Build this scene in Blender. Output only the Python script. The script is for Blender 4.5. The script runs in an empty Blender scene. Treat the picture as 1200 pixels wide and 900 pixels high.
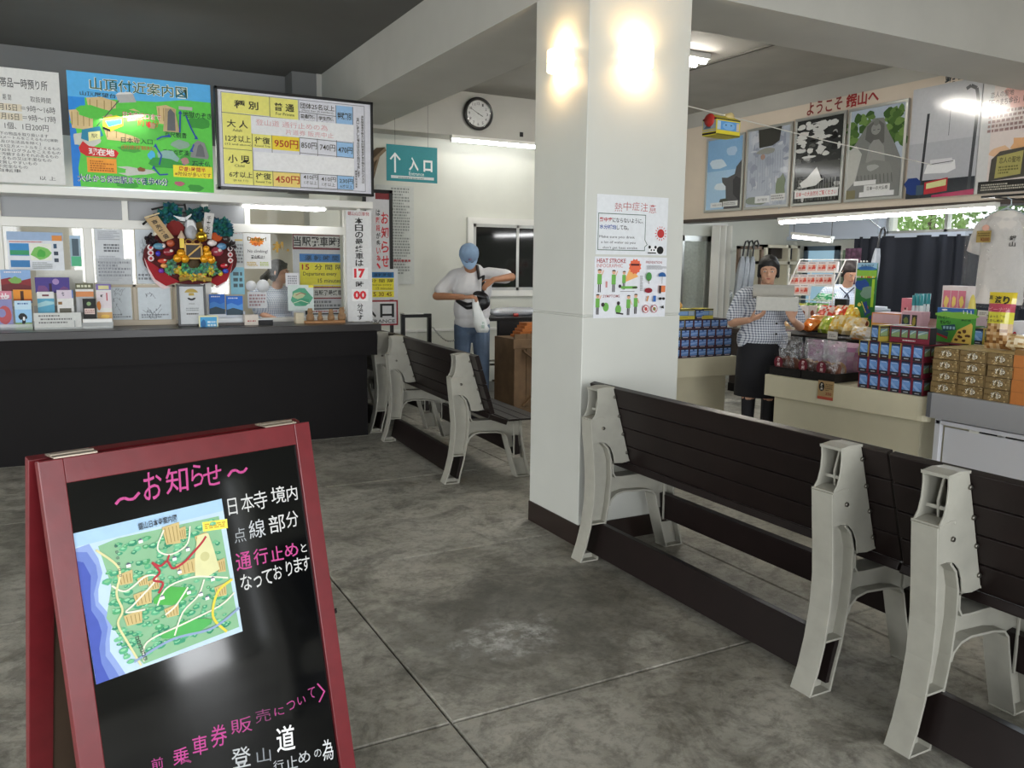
import bpy, bmesh, math, random
from mathutils import Vector, Matrix, Euler

# ------------------------------------------------------------------ camera, world, big lights, exposure
SC = bpy.context.scene
COL = SC.collection
YAW, PITCH, ROLL, FPX, EYE = math.radians(28.236), math.radians(8.206), math.radians(.66), 968.6, 1.5
_f = Vector((math.sin(YAW)*math.cos(PITCH), math.cos(YAW)*math.cos(PITCH), -math.sin(PITCH)))
_r0 = Vector((math.cos(YAW), -math.sin(YAW), 0)); _u0 = _r0.cross(_f)
_r = _r0*math.cos(ROLL) + _u0*math.sin(ROLL); _u = _u0*math.cos(ROLL) - _r0*math.sin(ROLL)
CAM = Vector((0, 0, EYE))
cd = bpy.data.cameras.new('camera'); cam = bpy.data.objects.new('camera', cd); COL.objects.link(cam)
cd.sensor_width = 36; cd.lens = 36*FPX/1200; cd.clip_start = .05; cd.clip_end = 200
m3 = Matrix((_r, _u, -_f)).transposed(); cam.matrix_world = Matrix.Translation(CAM) @ m3.to_4x4()
SC.camera = cam

def at(px, py, x=None, y=None, z=None, d=None):
    """a point of the room seen at a pixel of the 1200x900 photograph, on a plane x=, y=, z= or at a depth"""
    v = _r*((px-600)/FPX) + _u*((450-py)/FPX) + _f
    if x is not None: t = (x-CAM.x)/v.x
    elif y is not None: t = (y-CAM.y)/v.y
    elif z is not None: t = (z-CAM.z)/v.z
    else: t = d
    return CAM + v*t

SC.view_settings.view_transform = 'Standard'; SC.view_settings.look = 'None'
SC.view_settings.gamma = 1; SC.view_settings.use_curve_mapping = False
SC.view_settings.exposure = 0.55
W = bpy.data.worlds.new('daylight'); SC.world = W; W.use_nodes = True
bg = W.node_tree.nodes['Background']; bg.inputs[1].default_value = 2.4
bg.inputs[0].default_value = (.92, .96, 1.0, 1)

def area(name, loc, target, sx, sy, power, col=(1, 1, 1)):
    l = bpy.data.lights.new(name, 'AREA'); l.shape = 'RECTANGLE'; l.size = sx; l.size_y = sy; l.energy = power; l.color = col
    o = bpy.data.objects.new(name, l); COL.objects.link(o); o.location = loc
    o.rotation_euler = (Vector(target)-Vector(loc)).to_track_quat('-Z', 'Y').to_euler(); return o
# daylight entering by the entrances behind the camera and the reflection gap
for i, x in enumerate((-2.2, 1.6, 4.68)):
    area('entrance_and_gap_daylight', (x, -3.3, (1.45, 1.45, .72)[i]), (x, 0, (1.3, 1.3, .7)[i]), (2.9, 2.9, .62)[i], (2.4, 2.4, 1.4)[i], (60, 105, 22)[i], (.95, .975, 1))
# daylight entering by the open left side of the hall
area('side_daylight', (-4.15, 2.6, 1.15), (2.3, 3.8, .7), 3.6, 2.0, 62, (1, .985, .95))
# daylight through the shop's clerestory window
area('shop_window_daylight', (8.93, 4.8, 2.2), (6.0, 4.6, 1.2), 3.2, .5, 45, (.8, .9, 1))
# unseen fill light added to brighten the ticket office
area('ticket_office_fill', (.6, 7.95, 2.55), (.9, 7.9, 1.0), 2.2, .3, 22, (1, .98, .93))

# ------------------------------------------------------------------ helpers
def lin(c):
    if isinstance(c, str):
        c = c.lstrip('#'); c = c if len(c) == 6 else ''.join(x*2 for x in c); c = tuple(int(c[i:i+2], 16)/255 for i in (0, 2, 4))
    return tuple((v/12.92 if v <= .04045 else ((v+.055)/1.055)**2.4) for v in c[:3]) + (1,)
_mats = {}
def mat(name, col, rough=.5, metal=0, noise=0, scale=12, bump=0, spec=.5, emit=0, trans=0, alpha=1, coat=0, attr=False):
    if name in _mats: return _mats[name]
    m = bpy.data.materials.new(name); m.use_nodes = True; nt = m.node_tree; n = nt.nodes; L = nt.links
    b = n['Principled BSDF']; c = lin(col)
    b.inputs['Base Color'].default_value = c; b.inputs['Roughness'].default_value = rough
    b.inputs['Metallic'].default_value = metal; b.inputs['Specular IOR Level'].default_value = spec
    b.inputs['Coat Weight'].default_value = coat; b.inputs['Transmission Weight'].default_value = trans; b.inputs['Alpha'].default_value = alpha
    if emit:
        b.inputs['Emission Color'].default_value = c; b.inputs['Emission Strength'].default_value = emit
    src = None
    if attr:
        a = n.new('ShaderNodeAttribute'); a.attribute_name = 'Col'; src = a.outputs['Color']; L.new(src, b.inputs['Base Color'])
    if noise or bump:
        g = n.new('ShaderNodeNewGeometry'); t = n.new('ShaderNodeTexNoise'); t.inputs['Scale'].default_value = scale
        t.inputs['Detail'].default_value = 5; L.new(g.outputs['Position'], t.inputs['Vector'])
        if noise:
            mr = n.new('ShaderNodeMapRange'); mr.inputs[3].default_value = 1-noise; mr.inputs[4].default_value = 1+noise
            mr.inputs[1].default_value = .3; mr.inputs[2].default_value = .7
            L.new(t.outputs[0], mr.inputs[0]); vm = n.new('ShaderNodeVectorMath'); vm.operation = 'SCALE'
            if src: L.new(src, vm.inputs[0])
            else: vm.inputs[0].default_value = c[:3]
            L.new(mr.outputs[0], vm.inputs['Scale']); L.new(vm.outputs[0], b.inputs['Base Color'])
        if bump:
            bp = n.new('ShaderNodeBump'); bp.inputs['Strength'].default_value = bump; bp.inputs['Distance'].default_value = .01
            L.new(t.outputs[0], bp.inputs['Height']); L.new(bp.outputs[0], b.inputs['Normal'])
    _mats[name] = m; return m

_tc = {}
def glyphs(s, bold=0):
    """flat triangulated outline of a string, scaled to the unit square; returns verts, faces, aspect"""
    k = (s, bold)
    if k in _tc: return _tc[k]
    cu = bpy.data.curves.new('t', 'FONT'); cu.body = s; cu.resolution_u = 2; cu.offset = bold
    cu.fill_mode = 'FRONT'
    o = bpy.data.objects.new('t', cu); me = bpy.data.meshes.new_from_object(o)
    v = [(p.co.x, p.co.y) for p in me.vertices]; f = [tuple(p.vertices) for p in me.polygons]
    bpy.data.objects.remove(o); bpy.data.curves.remove(cu); bpy.data.meshes.remove(me)
    if v:
        x0 = min(a for a, b in v); x1 = max(a for a, b in v); y0 = min(b for a, b in v); y1 = max(b for a, b in v)
        w = max(x1-x0, 1e-4); h = max(y1-y0, 1e-4); v = [((a-x0)/w, (b-y0)/h) for a, b in v]; asp = w/h
    else: asp = 1
    _tc[k] = (v, f, asp); return _tc[k]

class MB:
    """collects shapes into one mesh"""
    def __init__(s, M=None): s.v = []; s.f = []; s.c = []; s.sm = []; s.M = M or Matrix.Identity(4)
    def add(s, vs, fs, col=(1, 1, 1, 1), smooth=False):
        b = len(s.v); s.v += [s.M @ Vector(p) for p in vs]
        if isinstance(col, str): col = lin(col)
        for f in fs: s.f.append([b+i for i in f]); s.c.append(col); s.sm.append(smooth)
        return s
    def box(s, a, b, col=(1, 1, 1, 1), M=None):
        (x0, y0, z0), (x1, y1, z1) = a, b
        vs = [(x0, y0, z0), (x1, y0, z0), (x1, y1, z0), (x0, y1, z0), (x0, y0, z1), (x1, y0, z1), (x1, y1, z1), (x0, y1, z1)]
        if M is not None: vs = [M @ Vector(p) for p in vs]
        return s.add(vs, [(0, 3, 2, 1), (4, 5, 6, 7), (0, 1, 5, 4), (1, 2, 6, 5), (2, 3, 7, 6), (3, 0, 4, 7)], col)
    def bar(s, p0, p1, w, h, col=(1, 1, 1, 1), up=(0, 0, 1)):
        p0 = Vector(p0); p1 = Vector(p1); d = (p1-p0).normalized(); sx = d.cross(Vector(up))
        if sx.length < 1e-4: sx = d.cross(Vector((0, 1, 0)))
        sx.normalize(); sy = sx.cross(d); vs = []
        for p in (p0, p1):
            for i, j in ((-1, -1), (1, -1), (1, 1), (-1, 1)): vs.append(p+sx*i*w/2+sy*j*h/2)
        return s.add(vs, [(3, 2, 1, 0), (4, 5, 6, 7), (0, 1, 5, 4), (1, 2, 6, 5), (2, 3, 7, 6), (3, 0, 4, 7)], col)
    def tube(s, pts, r, n=8, col=(1, 1, 1, 1), closed=False):
        pts = [Vector(p) for p in pts]; rs = r if isinstance(r, (list, tuple)) else [r]*len(pts)
        vs = []; up = None
        for i, p in enumerate(pts):
            a = pts[(i-1) % len(pts)] if (closed or i > 0) else p; b = pts[(i+1) % len(pts)] if (closed or i < len(pts)-1) else p
            d = (b-a).normalized()
            if up is None: up = Vector((0, 0, 1)) if abs(d.z) < .9 else Vector((0, 1, 0))
            e1 = d.cross(up).normalized(); e2 = e1.cross(d); up = e2
            for k in range(n):
                t = 2*math.pi*k/n; vs.append(p+e1*math.cos(t)*rs[i]+e2*math.sin(t)*rs[i])
        fs = []; m = len(pts)
        for i in range(m if closed else m-1):
            for k in range(n):
                a = i*n+k; b = i*n+(k+1) % n; c = ((i+1) % m)*n+(k+1) % n; d = ((i+1) % m)*n+k; fs.append((a, b, c, d))
        s.add(vs, fs, col, True)
        if not closed:
            s.add(vs[:n], [tuple(range(n))[::-1]], col); s.add(vs[-n:], [tuple(range(n))], col)
        return s
    def sphere(s, c, r, n=12, m=8, col=(1, 1, 1, 1), M=None):
        if not isinstance(r, (list, tuple)): r = (r, r, r)
        vs = []; fs = []
        for j in range(m+1):
            ph = math.pi*j/m
            for i in range(n):
                t = 2*math.pi*i/n; p = Vector((r[0]*math.sin(ph)*math.cos(t), r[1]*math.sin(ph)*math.sin(t), r[2]*math.cos(ph)))
                if M is not None: p = M @ p
                vs.append(p+Vector(c))
        for j in range(m):
            for i in range(n):
                a = j*n+i; b = j*n+(i+1) % n; fs.append((a, a+n, b+n, b))
        return s.add(vs, fs, col, True)
    def lathe(s, prof, c=(0, 0, 0), n=24, col=(1, 1, 1, 1), M=None, smooth=True):
        vs = []; fs = []
        for r, z in prof:
            for k in range(n):
                t = 2*math.pi*k/n; p = Vector((r*math.cos(t), r*math.sin(t), z))
                if M is not None: p = M @ p
                vs.append(p+Vector(c))
        for j in range(len(prof)-1):
            for k in range(n):
                a = j*n+k; b = j*n+(k+1) % n; fs.append((a, b, b+n, a+n))
        return s.add(vs, fs, col, smooth)
    def prism(s, poly, o, eu, ev, depth, col=(1, 1, 1, 1)):
        """2D polygon extruded by depth along eu x ev, both sides of origin"""
        o = Vector(o); eu = Vector(eu); ev = Vector(ev); n = eu.cross(ev).normalized()
        A = [o+eu*a+ev*b-n*depth/2 for a, b in poly]; B = [o+eu*a+ev*b+n*depth/2 for a, b in poly]; k = len(poly)
        return s.add(A+B, [tuple(range(k))[::-1], tuple(range(k, 2*k))]+[(i, (i+1) % k, k+(i+1) % k, k+i) for i in range(k)], col)
    def ribbon(s, path, y0, y1, t, col=(1, 1, 1, 1)):
        """strip following a path in the x-z plane, spanning y0..y1, thickness t"""
        n = len(path); off = []
        for i in range(n):
            a = Vector(path[max(i-1, 0)]); b = Vector(path[min(i+1, n-1)]); d = (b-a).normalized(); off.append((-d.y*t/2, d.x*t/2))
        vs = []
        for (x, z), (ox, oz) in zip(path, off):
            vs += [(x-ox, y0, z-oz), (x+ox, y0, z+oz), (x+ox, y1, z+oz), (x-ox, y1, z-oz)]
        fs = [(0, 1, 2, 3), tuple(4*(n-1)+k for k in (3, 2, 1, 0))]
        for i in range(n-1):
            for k in range(4): fs.append((4*i+k, 4*i+(k+1) % 4, 4*i+4+(k+1) % 4, 4*i+4+k))
        return s.add(vs, fs, col)
    def plane(s, o, eu, ev, U, V): return Painter(s, Vector(o), Vector(eu), Vector(ev), U, V)
    def build(s, name, m=None, parent=None, bevel=0, loc=None, rotz=None):
        me = bpy.data.meshes.new(name); me.from_pydata([tuple(p) for p in s.v], [], s.f)
        me.polygons.foreach_set('use_smooth', s.sm)
        if m is None: m = PRINT
        if m in (PRINT, GLOSSPRINT, CLOTHPRINT):
            ca = me.color_attributes.new('Col', 'FLOAT_COLOR', 'CORNER'); buf = []
            for p, c in zip(me.polygons, s.c): buf += list(c)*len(p.vertices)
            ca.data.foreach_set('color', buf)
        me.materials.append(m); me.validate(); me.update()
        o = bpy.data.objects.new(name, me); COL.objects.link(o)
        if parent: o.parent = parent
        if loc is not None: o.location = loc
        if rotz is not None: o.rotation_euler = (0, 0, rotz)
        if bevel:
            bv = o.modifiers.new('bevel', 'BEVEL'); bv.width = bevel; bv.segments = 2; bv.limit_method = 'ANGLE'; bv.angle_limit = .7
        return o

class Painter:
    """flat print on a plane: u runs right 0..U, v runs down 0..V; eu, ev are the full width and full UP vectors, o the lower left corner"""
    STEP = .00007
    def __init__(s, mb, o, eu, ev, U, V):
        s.mb = mb; s.o = o; s.eu = eu; s.ev = ev; s.U = U; s.V = V; s.n = eu.cross(ev).normalized(); s.k = 2
    def P(s, u, v): return s.o + s.eu*(u/s.U) + s.ev*(1-v/s.V) + s.n*(s.k*s.STEP)
    def poly(s, pts, col): s.k += 1; s.mb.add([s.P(*p) for p in pts], [tuple(range(len(pts)))], col); return s
    def rect(s, a, b, c, d, col): return s.poly([(a, d), (c, d), (c, b), (a, b)], col)
    def frame(s, a, b, c, d, t, col):
        s.rect(a, b, c, b+t, col); s.rect(a, d-t, c, d, col); s.rect(a, b, a+t, d, col); return s.rect(c-t, b, c, d, col)
    def disc(s, cx, cy, rx, col, ry=None, n=14, a0=0, a1=360):
        ry = ry or rx; full = a1-a0 >= 360
        pts = [(cx+rx*math.cos(math.radians(a0+(a1-a0)*i/n)), cy-ry*math.sin(math.radians(a0+(a1-a0)*i/n))) for i in range(n if full else n+1)]
        return s.poly(pts, col)
    def blob(s, cx, cy, rx, ry, col, seed=0, n=11, j=.25):
        R = random.Random(seed*7+int(cx*3+cy*11)); return s.poly([(cx+rx*(1+R.uniform(-j, j))*math.cos(6.283*i/n), cy-ry*(1+R.uniform(-j, j))*math.sin(6.283*i/n)) for i in range(n)], col)
    def line(s, pts, w, col):
        s.k += 1; e = s.eu.length/s.U; g = s.ev.length/s.V
        for (a, b), (c, d) in zip(pts, pts[1:]):
            dx, dy = (c-a)*e, (d-b)*g; L = math.hypot(dx, dy) or 1; nx, ny = -dy/L*w*e/2, dx/L*w*e/2
            q = [(a+nx/e, b+ny/g), (c+nx/e, d+ny/g), (c-nx/e, d-ny/g), (a-nx/e, b-ny/g)]
            s.mb.add([s.P(*p) for p in q], [(0, 1, 2, 3)], col)
        return s
    def curve(s, pts, w, col, n=6):
        out = []; P_ = [pts[0]]+list(pts)+[pts[-1]]
        for i in range(1, len(P_)-2):
            for k in range(n):
                t = k/n; out.append(tuple(.5*(2*P_[i][j]+(P_[i+1][j]-P_[i-1][j])*t+(2*P_[i-1][j]-5*P_[i][j]+4*P_[i+1][j]-P_[i+2][j])*t*t+(3*P_[i][j]-P_[i-1][j]-3*P_[i+1][j]+P_[i+2][j])*t**3) for j in (0, 1)))
        return s.line(out+[pts[-1]], w, col)
    def text(s, t, a, b, c, d, col, bold=0, q=None):
        """text stretched into the box a,b (top left) .. c,d (bottom right), or into the quad q = TL,TR,BR,BL"""
        s.k += 1; vs, fs, asp = glyphs(t, bold)
        q = q or ((a, b), (c, b), (c, d), (a, d)); out = []
        for x, y in vs:
            tx = q[0][0]*(1-x)+q[1][0]*x, q[0][1]*(1-x)+q[1][1]*x; bx = q[3][0]*(1-x)+q[2][0]*x, q[3][1]*(1-x)+q[2][1]*x
            out.append(s.P(bx[0]*(1-y)+tx[0]*y, bx[1]*(1-y)+tx[1]*y))
        s.mb.add(out, fs, col); return s
    def vtext(s, t, cx, y0, y1, w, col, bold=0, fill=.86):
        n = len(t); h = (y1-y0)/n
        for i, ch in enumerate(t):
            if ch in 'ーっ、。 　':
                if ch == 'ー': s.rect(cx-w*.05, y0+h*(i+.1), cx+w*.05, y0+h*(i+.9), col)
                elif ch in '、。': s.disc(cx+w*.3, y0+h*(i+.25), w*.08, col, n=6)
                elif ch == 'っ': s.text(ch, cx-w*.1, y0+h*(i+.3), cx+w*.4, y0+h*(i+.8), col, bold)
                continue
            s.text(ch, cx-w/2, y0+h*(i+(1-fill)/2), cx+w/2, y0+h*(i+(1+fill)/2), col, bold)
        return s
    def dashes(s, a, b, c, d, rows, col, seed=0, fill=.6, gap=.25):
        """rows of marks too small to read"""
        R = random.Random(seed); h = (d-b)/rows
        for r in range(rows):
            x = a; end = c if R.random() > .3 else a+(c-a)*R.uniform(.5, .95)
            while x < end:
                w = h*R.uniform(.5, 1.6)*fill
                s.rect(x, b+h*(r+(1-fill)/2), min(x+w, end), b+h*(r+(1+fill)/2), col); x += w+h*gap
        return s

PRINT = mat('printed_surface', '#ffffff', .5, attr=True, noise=.04, scale=40, spec=.3)
GLOSSPRINT = mat('glossy_printed_surface', '#ffffff', .12, attr=True, noise=.03, scale=40)
CLOTHPRINT = mat('dyed_surface', '#ffffff', .85, attr=True, noise=.08, scale=60)

def tag(o, label=None, cat=None, group=None, kind=None):
    if label: o['label'] = label
    if cat: o['category'] = cat
    if group: o['group'] = group
    if kind: o['kind'] = kind
    return o
def thing(name, label, cat, loc=(0, 0, 0), rotz=0, group=None):
    o = bpy.data.objects.new(name, None); COL.objects.link(o); o.location = loc; o.rotation_euler = (0, 0, rotz); o.empty_display_size = .1
    return tag(o, label, cat, group)
def struct(name, mb, m, bevel=0): return tag(mb.build(name, m, bevel=bevel), kind='structure')
_kids = {}
def dup(o, loc=None, rotz=None, label=None, group=None, parent=None):
    c = o.copy(); COL.objects.link(c)
    if parent: c.parent = parent
    if loc is not None: c.location = loc
    if rotz is not None: c.rotation_euler = (0, 0, rotz)
    if label: c['label'] = label
    if group: c['group'] = group
    for ch in [k for k in o.children]: dup(ch, parent=c)
    return c
def sheet(name, label, cat, loc, rotz, w, h, draw=None, U=100, V=None, th=.003, base='#e8e8e4', group=None, tilt=0, m=None, parent=None, pname='print'):
    """a flat panel standing at loc (lower left corner seen from the front), its printed face towards local -Y"""
    V = V or U*h/w; M = Euler((tilt, 0, 0)).to_matrix().to_4x4()
    b = MB(M); b.box((0, 0, 0), (w, th, h), base)
    o = b.build(name, m if m else PRINT, parent, loc=loc, rotz=rotz)
    if label: tag(o, label, cat, group)
    if draw:
        q = MB(M); p = q.plane((0, 0, 0), (w, 0, 0), (0, 0, h), U, V); draw(p); q.build(pname, PRINT if m is not GLOSSPRINT else GLOSSPRINT, o)
    return o
def sheet_y(name, label, cat, x0, y0, x1, y1, Y, draw=None, **k):
    a = at(x0, y0, y=Y); b = at(x1, y1, y=Y); return sheet(name, label, cat, (a.x, Y, b.z), 0, b.x-a.x, a.z-b.z, draw, **k)
# ------------------------------------------------------------------ materials of the room
white_wall = mat('white_painted_wall', '#d2d3c8', .55, noise=.03, scale=3, bump=.12)
cool_paint = mat('white_pillar_paint', '#c9cac3', .42, noise=.02, scale=4, bump=.10)
ceil_m = mat('ceiling_paint', '#a3a098', .85, noise=.07, scale=2.5, bump=.2)
beam_m = mat('beam_paint', '#b5b3ab', .7, noise=.04, scale=3, bump=.15)
dark_base = mat('dark_brown_skirting', '#2a1f1c', .35, noise=.15, scale=8)
alu = mat('aluminium', '#b9bab6', .35, metal=.8)
white_paint = mat('white_paint', '#e4e3dc', .4)
black_board = mat('black_laminate', '#100d0e', .6, noise=.1, scale=6, spec=.2)
black_metal = mat('black_metal', '#151515', .35)
chrome = mat('polished_steel', '#c9c9c7', .18, metal=1)
tube_on = mat('lit_fluorescent_tube', '#ffffff', .4, emit=12)
dark_glass = mat('dark_window_glass', '#0b0e0e', .06)
clear_glass = mat('clear_glass', '#ffffff', .02, trans=1, spec=.5)

def floor_mat():
    m = bpy.data.materials.new('worn_concrete'); m.use_nodes = True; nt = m.node_tree; n = nt.nodes; L = nt.links; b = n['Principled BSDF']
    g = n.new('ShaderNodeNewGeometry')
    def noise(s, d=6, r=.55, dist=0):
        t = n.new('ShaderNodeTexNoise'); t.inputs['Scale'].default_value = s; t.inputs['Detail'].default_value = d; t.inputs['Roughness'].default_value = r
        t.inputs['Distortion'].default_value = dist; L.new(g.outputs['Position'], t.inputs['Vector']); return t.outputs[0]
    def ramp(src, stops):
        r = n.new('ShaderNodeValToRGB'); L.new(src, r.inputs[0]); e = r.color_ramp.elements
        e[0].position, e[0].color = stops[0][0], lin(stops[0][1]); e[1].position, e[1].color = stops[-1][0], lin(stops[-1][1])
        for p, c in stops[1:-1]: x = e.new(p); x.color = lin(c)
        return r.outputs[0]
    def mix(kind, f, a, c):
        x = n.new('ShaderNodeMix'); x.data_type = 'RGBA'; x.blend_type = kind
        if isinstance(f, float): x.inputs[0].default_value = f
        else: L.new(f, x.inputs[0])
        for s_, i in ((a, 6), (c, 7)):
            if isinstance(s_, str): x.inputs[i].default_value = lin(s_)
            else: L.new(s_, x.inputs[i])
        return x.outputs[2]
    base = ramp(noise(1.1, 8, .62, .4), [(.32, '#7d7a70'), (.44, '#9a978c'), (.54, '#b0ada2'), (.68, '#c4c1b6')])
    fine = ramp(noise(26, 6, .7), [(.32, '#5c5850'), (.52, '#ffffff')]); c = mix('MULTIPLY', .42, base, fine)
    blot = ramp(noise(4.2, 7, .7, .8), [(.36, '#000000'), (.43, '#ffffff')]); c = mix('MIX', mix('MULTIPLY', 1.0, ramp(noise(.8, 3), [(.45, '#ffffff'), (.6, '#000000')]), blot), '#6b665c', c) if False else c
    c = mix('MULTIPLY', .5, c, ramp(noise(2.6, 9, .72, 1.2), [(.38, '#6b675f'), (.50, '#ffffff')])); c = mix('MULTIPLY', .4, c, ramp(noise(9, 9, .75, .6), [(.40, '#77736a'), (.52, '#ffffff')]))
    # a worn dark patch and a pale patch painting the tube's glare on the floor
    def patch(cx, cy, r0, r1, sx=1, sy=1):
        mp = n.new('ShaderNodeVectorMath'); mp.operation = 'SUBTRACT'; mp.inputs[1].default_value = (cx, cy, 0); L.new(g.outputs['Position'], mp.inputs[0])
        ms = n.new('ShaderNodeVectorMath'); ms.operation = 'MULTIPLY'; ms.inputs[1].default_value = (sx, sy, 0); L.new(mp.outputs[0], ms.inputs[0])
        ln = n.new('ShaderNodeVectorMath'); ln.operation = 'LENGTH'; L.new(ms.outputs[0], ln.inputs[0])
        nz = n.new('ShaderNodeMath'); nz.operation = 'MULTIPLY_ADD'; L.new(noise(5, 8, .7), nz.inputs[0]); nz.inputs[1].default_value = .9; L.new(ln.outputs['Value'], nz.inputs[2])
        mr = n.new('ShaderNodeMapRange'); L.new(nz.outputs[0], mr.inputs[0]); mr.inputs[1].default_value = r0+.45; mr.inputs[2].default_value = r1+.45; mr.inputs[3].default_value = 1; mr.inputs[4].default_value = 0
        return mr.outputs[0]
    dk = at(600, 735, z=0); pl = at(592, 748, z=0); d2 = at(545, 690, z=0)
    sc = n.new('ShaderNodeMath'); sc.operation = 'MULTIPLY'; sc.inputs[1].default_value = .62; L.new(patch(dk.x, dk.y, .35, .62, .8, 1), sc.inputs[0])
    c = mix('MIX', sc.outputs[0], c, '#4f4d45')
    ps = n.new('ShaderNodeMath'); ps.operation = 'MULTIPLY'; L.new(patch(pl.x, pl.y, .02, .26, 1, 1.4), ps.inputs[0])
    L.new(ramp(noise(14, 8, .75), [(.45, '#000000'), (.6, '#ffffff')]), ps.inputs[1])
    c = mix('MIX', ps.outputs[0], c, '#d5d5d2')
    L.new(c, b.inputs['Base Color'])
    rr = n.new('ShaderNodeMapRange'); L.new(noise(3, 6, .6), rr.inputs[0]); rr.inputs[3].default_value = .30; rr.inputs[4].default_value = .62; L.new(rr.outputs[0], b.inputs['Roughness'])
    bp = n.new('ShaderNodeBump'); bp.inputs['Strength'].default_value = .25; bp.inputs['Distance'].default_value = .01; L.new(noise(30, 8, .75), bp.inputs['Height']); L.new(bp.outputs[0], b.inputs['Normal'])
    return m
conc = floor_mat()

X0, X1, Y0, Y1, ZC, ZB = -4.2, 9.1, -3.4, 8.76, 3.35, 2.92
fl = struct('floor', MB().box((X0-.4, Y0-1.5, -.12), (X1+.2, Y1+.2, -.035)), mat('joint_dirt', '#57534a', .9))
gx = [X0, -2.60, -.78, 1.04, 2.90, 4.75, 6.6, 8.0, X1]; gy = [Y0-1.4]+[2.33+1.52*k for k in range(-3, 4)]+[8.41, Y1]
for i in range(len(gx)-1):
    for j in range(len(gy)-1):
        g = .0028; b = MB(); x0, x1, y0, y1 = gx[i]+g, gx[i+1]-g, gy[j]+g, gy[j+1]-g; e = .006
        b.add([(x0, y0, -.035), (x1, y0, -.035), (x1, y1, -.035), (x0, y1, -.035), (x0, y0, -e), (x1, y0, -e), (x1, y1, -e), (x0, y1, -e),
               (x0+e, y0+e, 0), (x1-e, y0+e, 0), (x1-e, y1-e, 0), (x0+e, y1-e, 0)],
              [(0, 1, 5, 4), (1, 2, 6, 5), (2, 3, 7, 6), (3, 0, 4, 7), (4, 5, 9, 8), (5, 6, 10, 9), (6, 7, 11, 10), (7, 4, 8, 11), (8, 9, 10, 11)])
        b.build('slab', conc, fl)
struct('ceiling', MB().box((2.35, Y0-.3, ZC), (X1+.2, Y1+.2, ZC+.15)), ceil_m)
struct('ceiling_left', MB().box((X0-.2, Y0-.3, ZC), (2.35, Y1+.2, ZC+.15)), mat('shade_darkened_ceiling', '#565552', .9, noise=.06, scale=2, bump=.2))  # colour darkened to carry the shade of the left bay
struct('wall_back', MB().box((X0-.2, Y1, 0), (X1+.2, Y1+.2, ZC)), white_wall)
struct('shade_panel', MB().box((X0, Y1-.012, 2.62), (2.06, Y1, ZC)), mat('shade_toned_upper_wall', '#747472', .8, noise=.04, scale=2))  # thin panel whose grey stands in for shade above the signs
struct('wall_left', MB().box((X0-.2, Y0, 0), (X0, .7, ZC)).box((X0-.2, 4.5, 0), (X0, Y1, ZC)).box((X0-.2, .7, 2.55), (X0, 4.5, ZC)), white_wall)
# wall on the right, with an opening for the clerestory window and a glazed door
wy0, wy1, wz0, wz1 = 3.3, 7.07, 1.93, 2.62
dy0, dy1, dz1 = 8.05, 8.5, 1.95
wr = MB(); wr.box((X1, Y0, 0), (X1+.2, wy0, ZC)); wr.box((X1, wy0, 0), (X1+.2, wy1, wz0)); wr.box((X1, wy0, wz1), (X1+.2, wy1, ZC)); wr.box((X1, wy1, 0), (X1+.2, Y1, ZC))
struct('wall_right', wr, white_wall)
# front wall behind the camera: two open entrances, low gaps shaped for board reflections
wf = MB(); wf.box((X0-.2, Y0-.2, 2.75), (X1+.2, Y0, ZC))
for a, b_ in ((X0-.2, -3.7), (-.7, .1), (3.1, 4.35), (5.0, 5.55), (5.82, X1+.2)): wf.box((a, Y0-.2, 0), (b_, Y0, 2.75))
wf.box((4.35, Y0-.2, 1.45), (5.0, Y0, 2.75)).box((5.55, Y0-.2, 1.9), (5.82, Y0, 2.75))
struct('wall_front', wf, white_wall)
# beams: one along the benches, one across over the pillar, one deep beam on the back wall
struct('trim_1', MB().box((2.35, -.5, ZB), (2.98, 8.45, ZC)), beam_m)
struct('trim_2', MB().box((2.98, 3.6, ZB), (X1, 4.13, ZC)), beam_m)
struct('trim_3', MB().box((2.30, 8.45, 2.88), (6.94, Y1, ZC)), beam_m)
struct('trim_4', MB().box((2.06, 8.46, 2.2), (2.30, Y1, ZC)), mat('shade_toned_upper_wall', '#747472', .8))  # same shade-toned grey as the upper wall panel
# pillar
pl_ = MB(); pl_.box((2.346, 3.604, 0.118), (2.986, 4.134, 1.236)); pl_.box((2.350, 3.608, 1.236), (2.982, 4.130, 1.246)); pl_.box((2.346, 3.604, 1.246), (2.986, 4.134, ZB))
P = struct('pillar', pl_, cool_paint, bevel=.004)
MB().box((2.342, 3.600, 0), (2.990, 4.138, .118)).build('skirting', dark_base, P)
# ceiling joint strips and a fine crack line of the right bay
struct('trim_5', MB().box((5.3, 4.2, ZC-.012), (5.33, 8.45, ZC)).box((4.2, 5.3, ZC-.010), (6.79, 5.33, ZC)), mat('dark_joint_strip', '#57544e', .9))
# chair rail on the back wall
struct('trim_6', MB().box((2.30, Y1-.02, .735), (6.9, Y1, .765)), white_paint)
struct('baseboard_back', MB().box((2.30, Y1-.022, 0), (6.9, Y1, .12)), mat('grey_skirting', '#8b8a82', .5))
# wall of the right bay that stands forward, above and beside the shop's side door
fw = MB(); fw.box((6.94, 8.45, 1.90), (7.72, Y1, ZC)); fw.box((6.94, 8.45, 0), (7.00, Y1, 1.90)); fw.box((7.50, 8.45, 0), (7.72, Y1, 1.90)); fw.box((7.72, 8.52, 0), (X1, Y1, ZC))
struct('wall_shop', fw, white_wall)
struct('trim_7', MB().box((6.93, 8.44, 2.60), (7.74, 8.45, 2.64)).box((6.93, 8.44, 2.04), (7.74, 8.45, 2.07)), white_paint)
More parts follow.
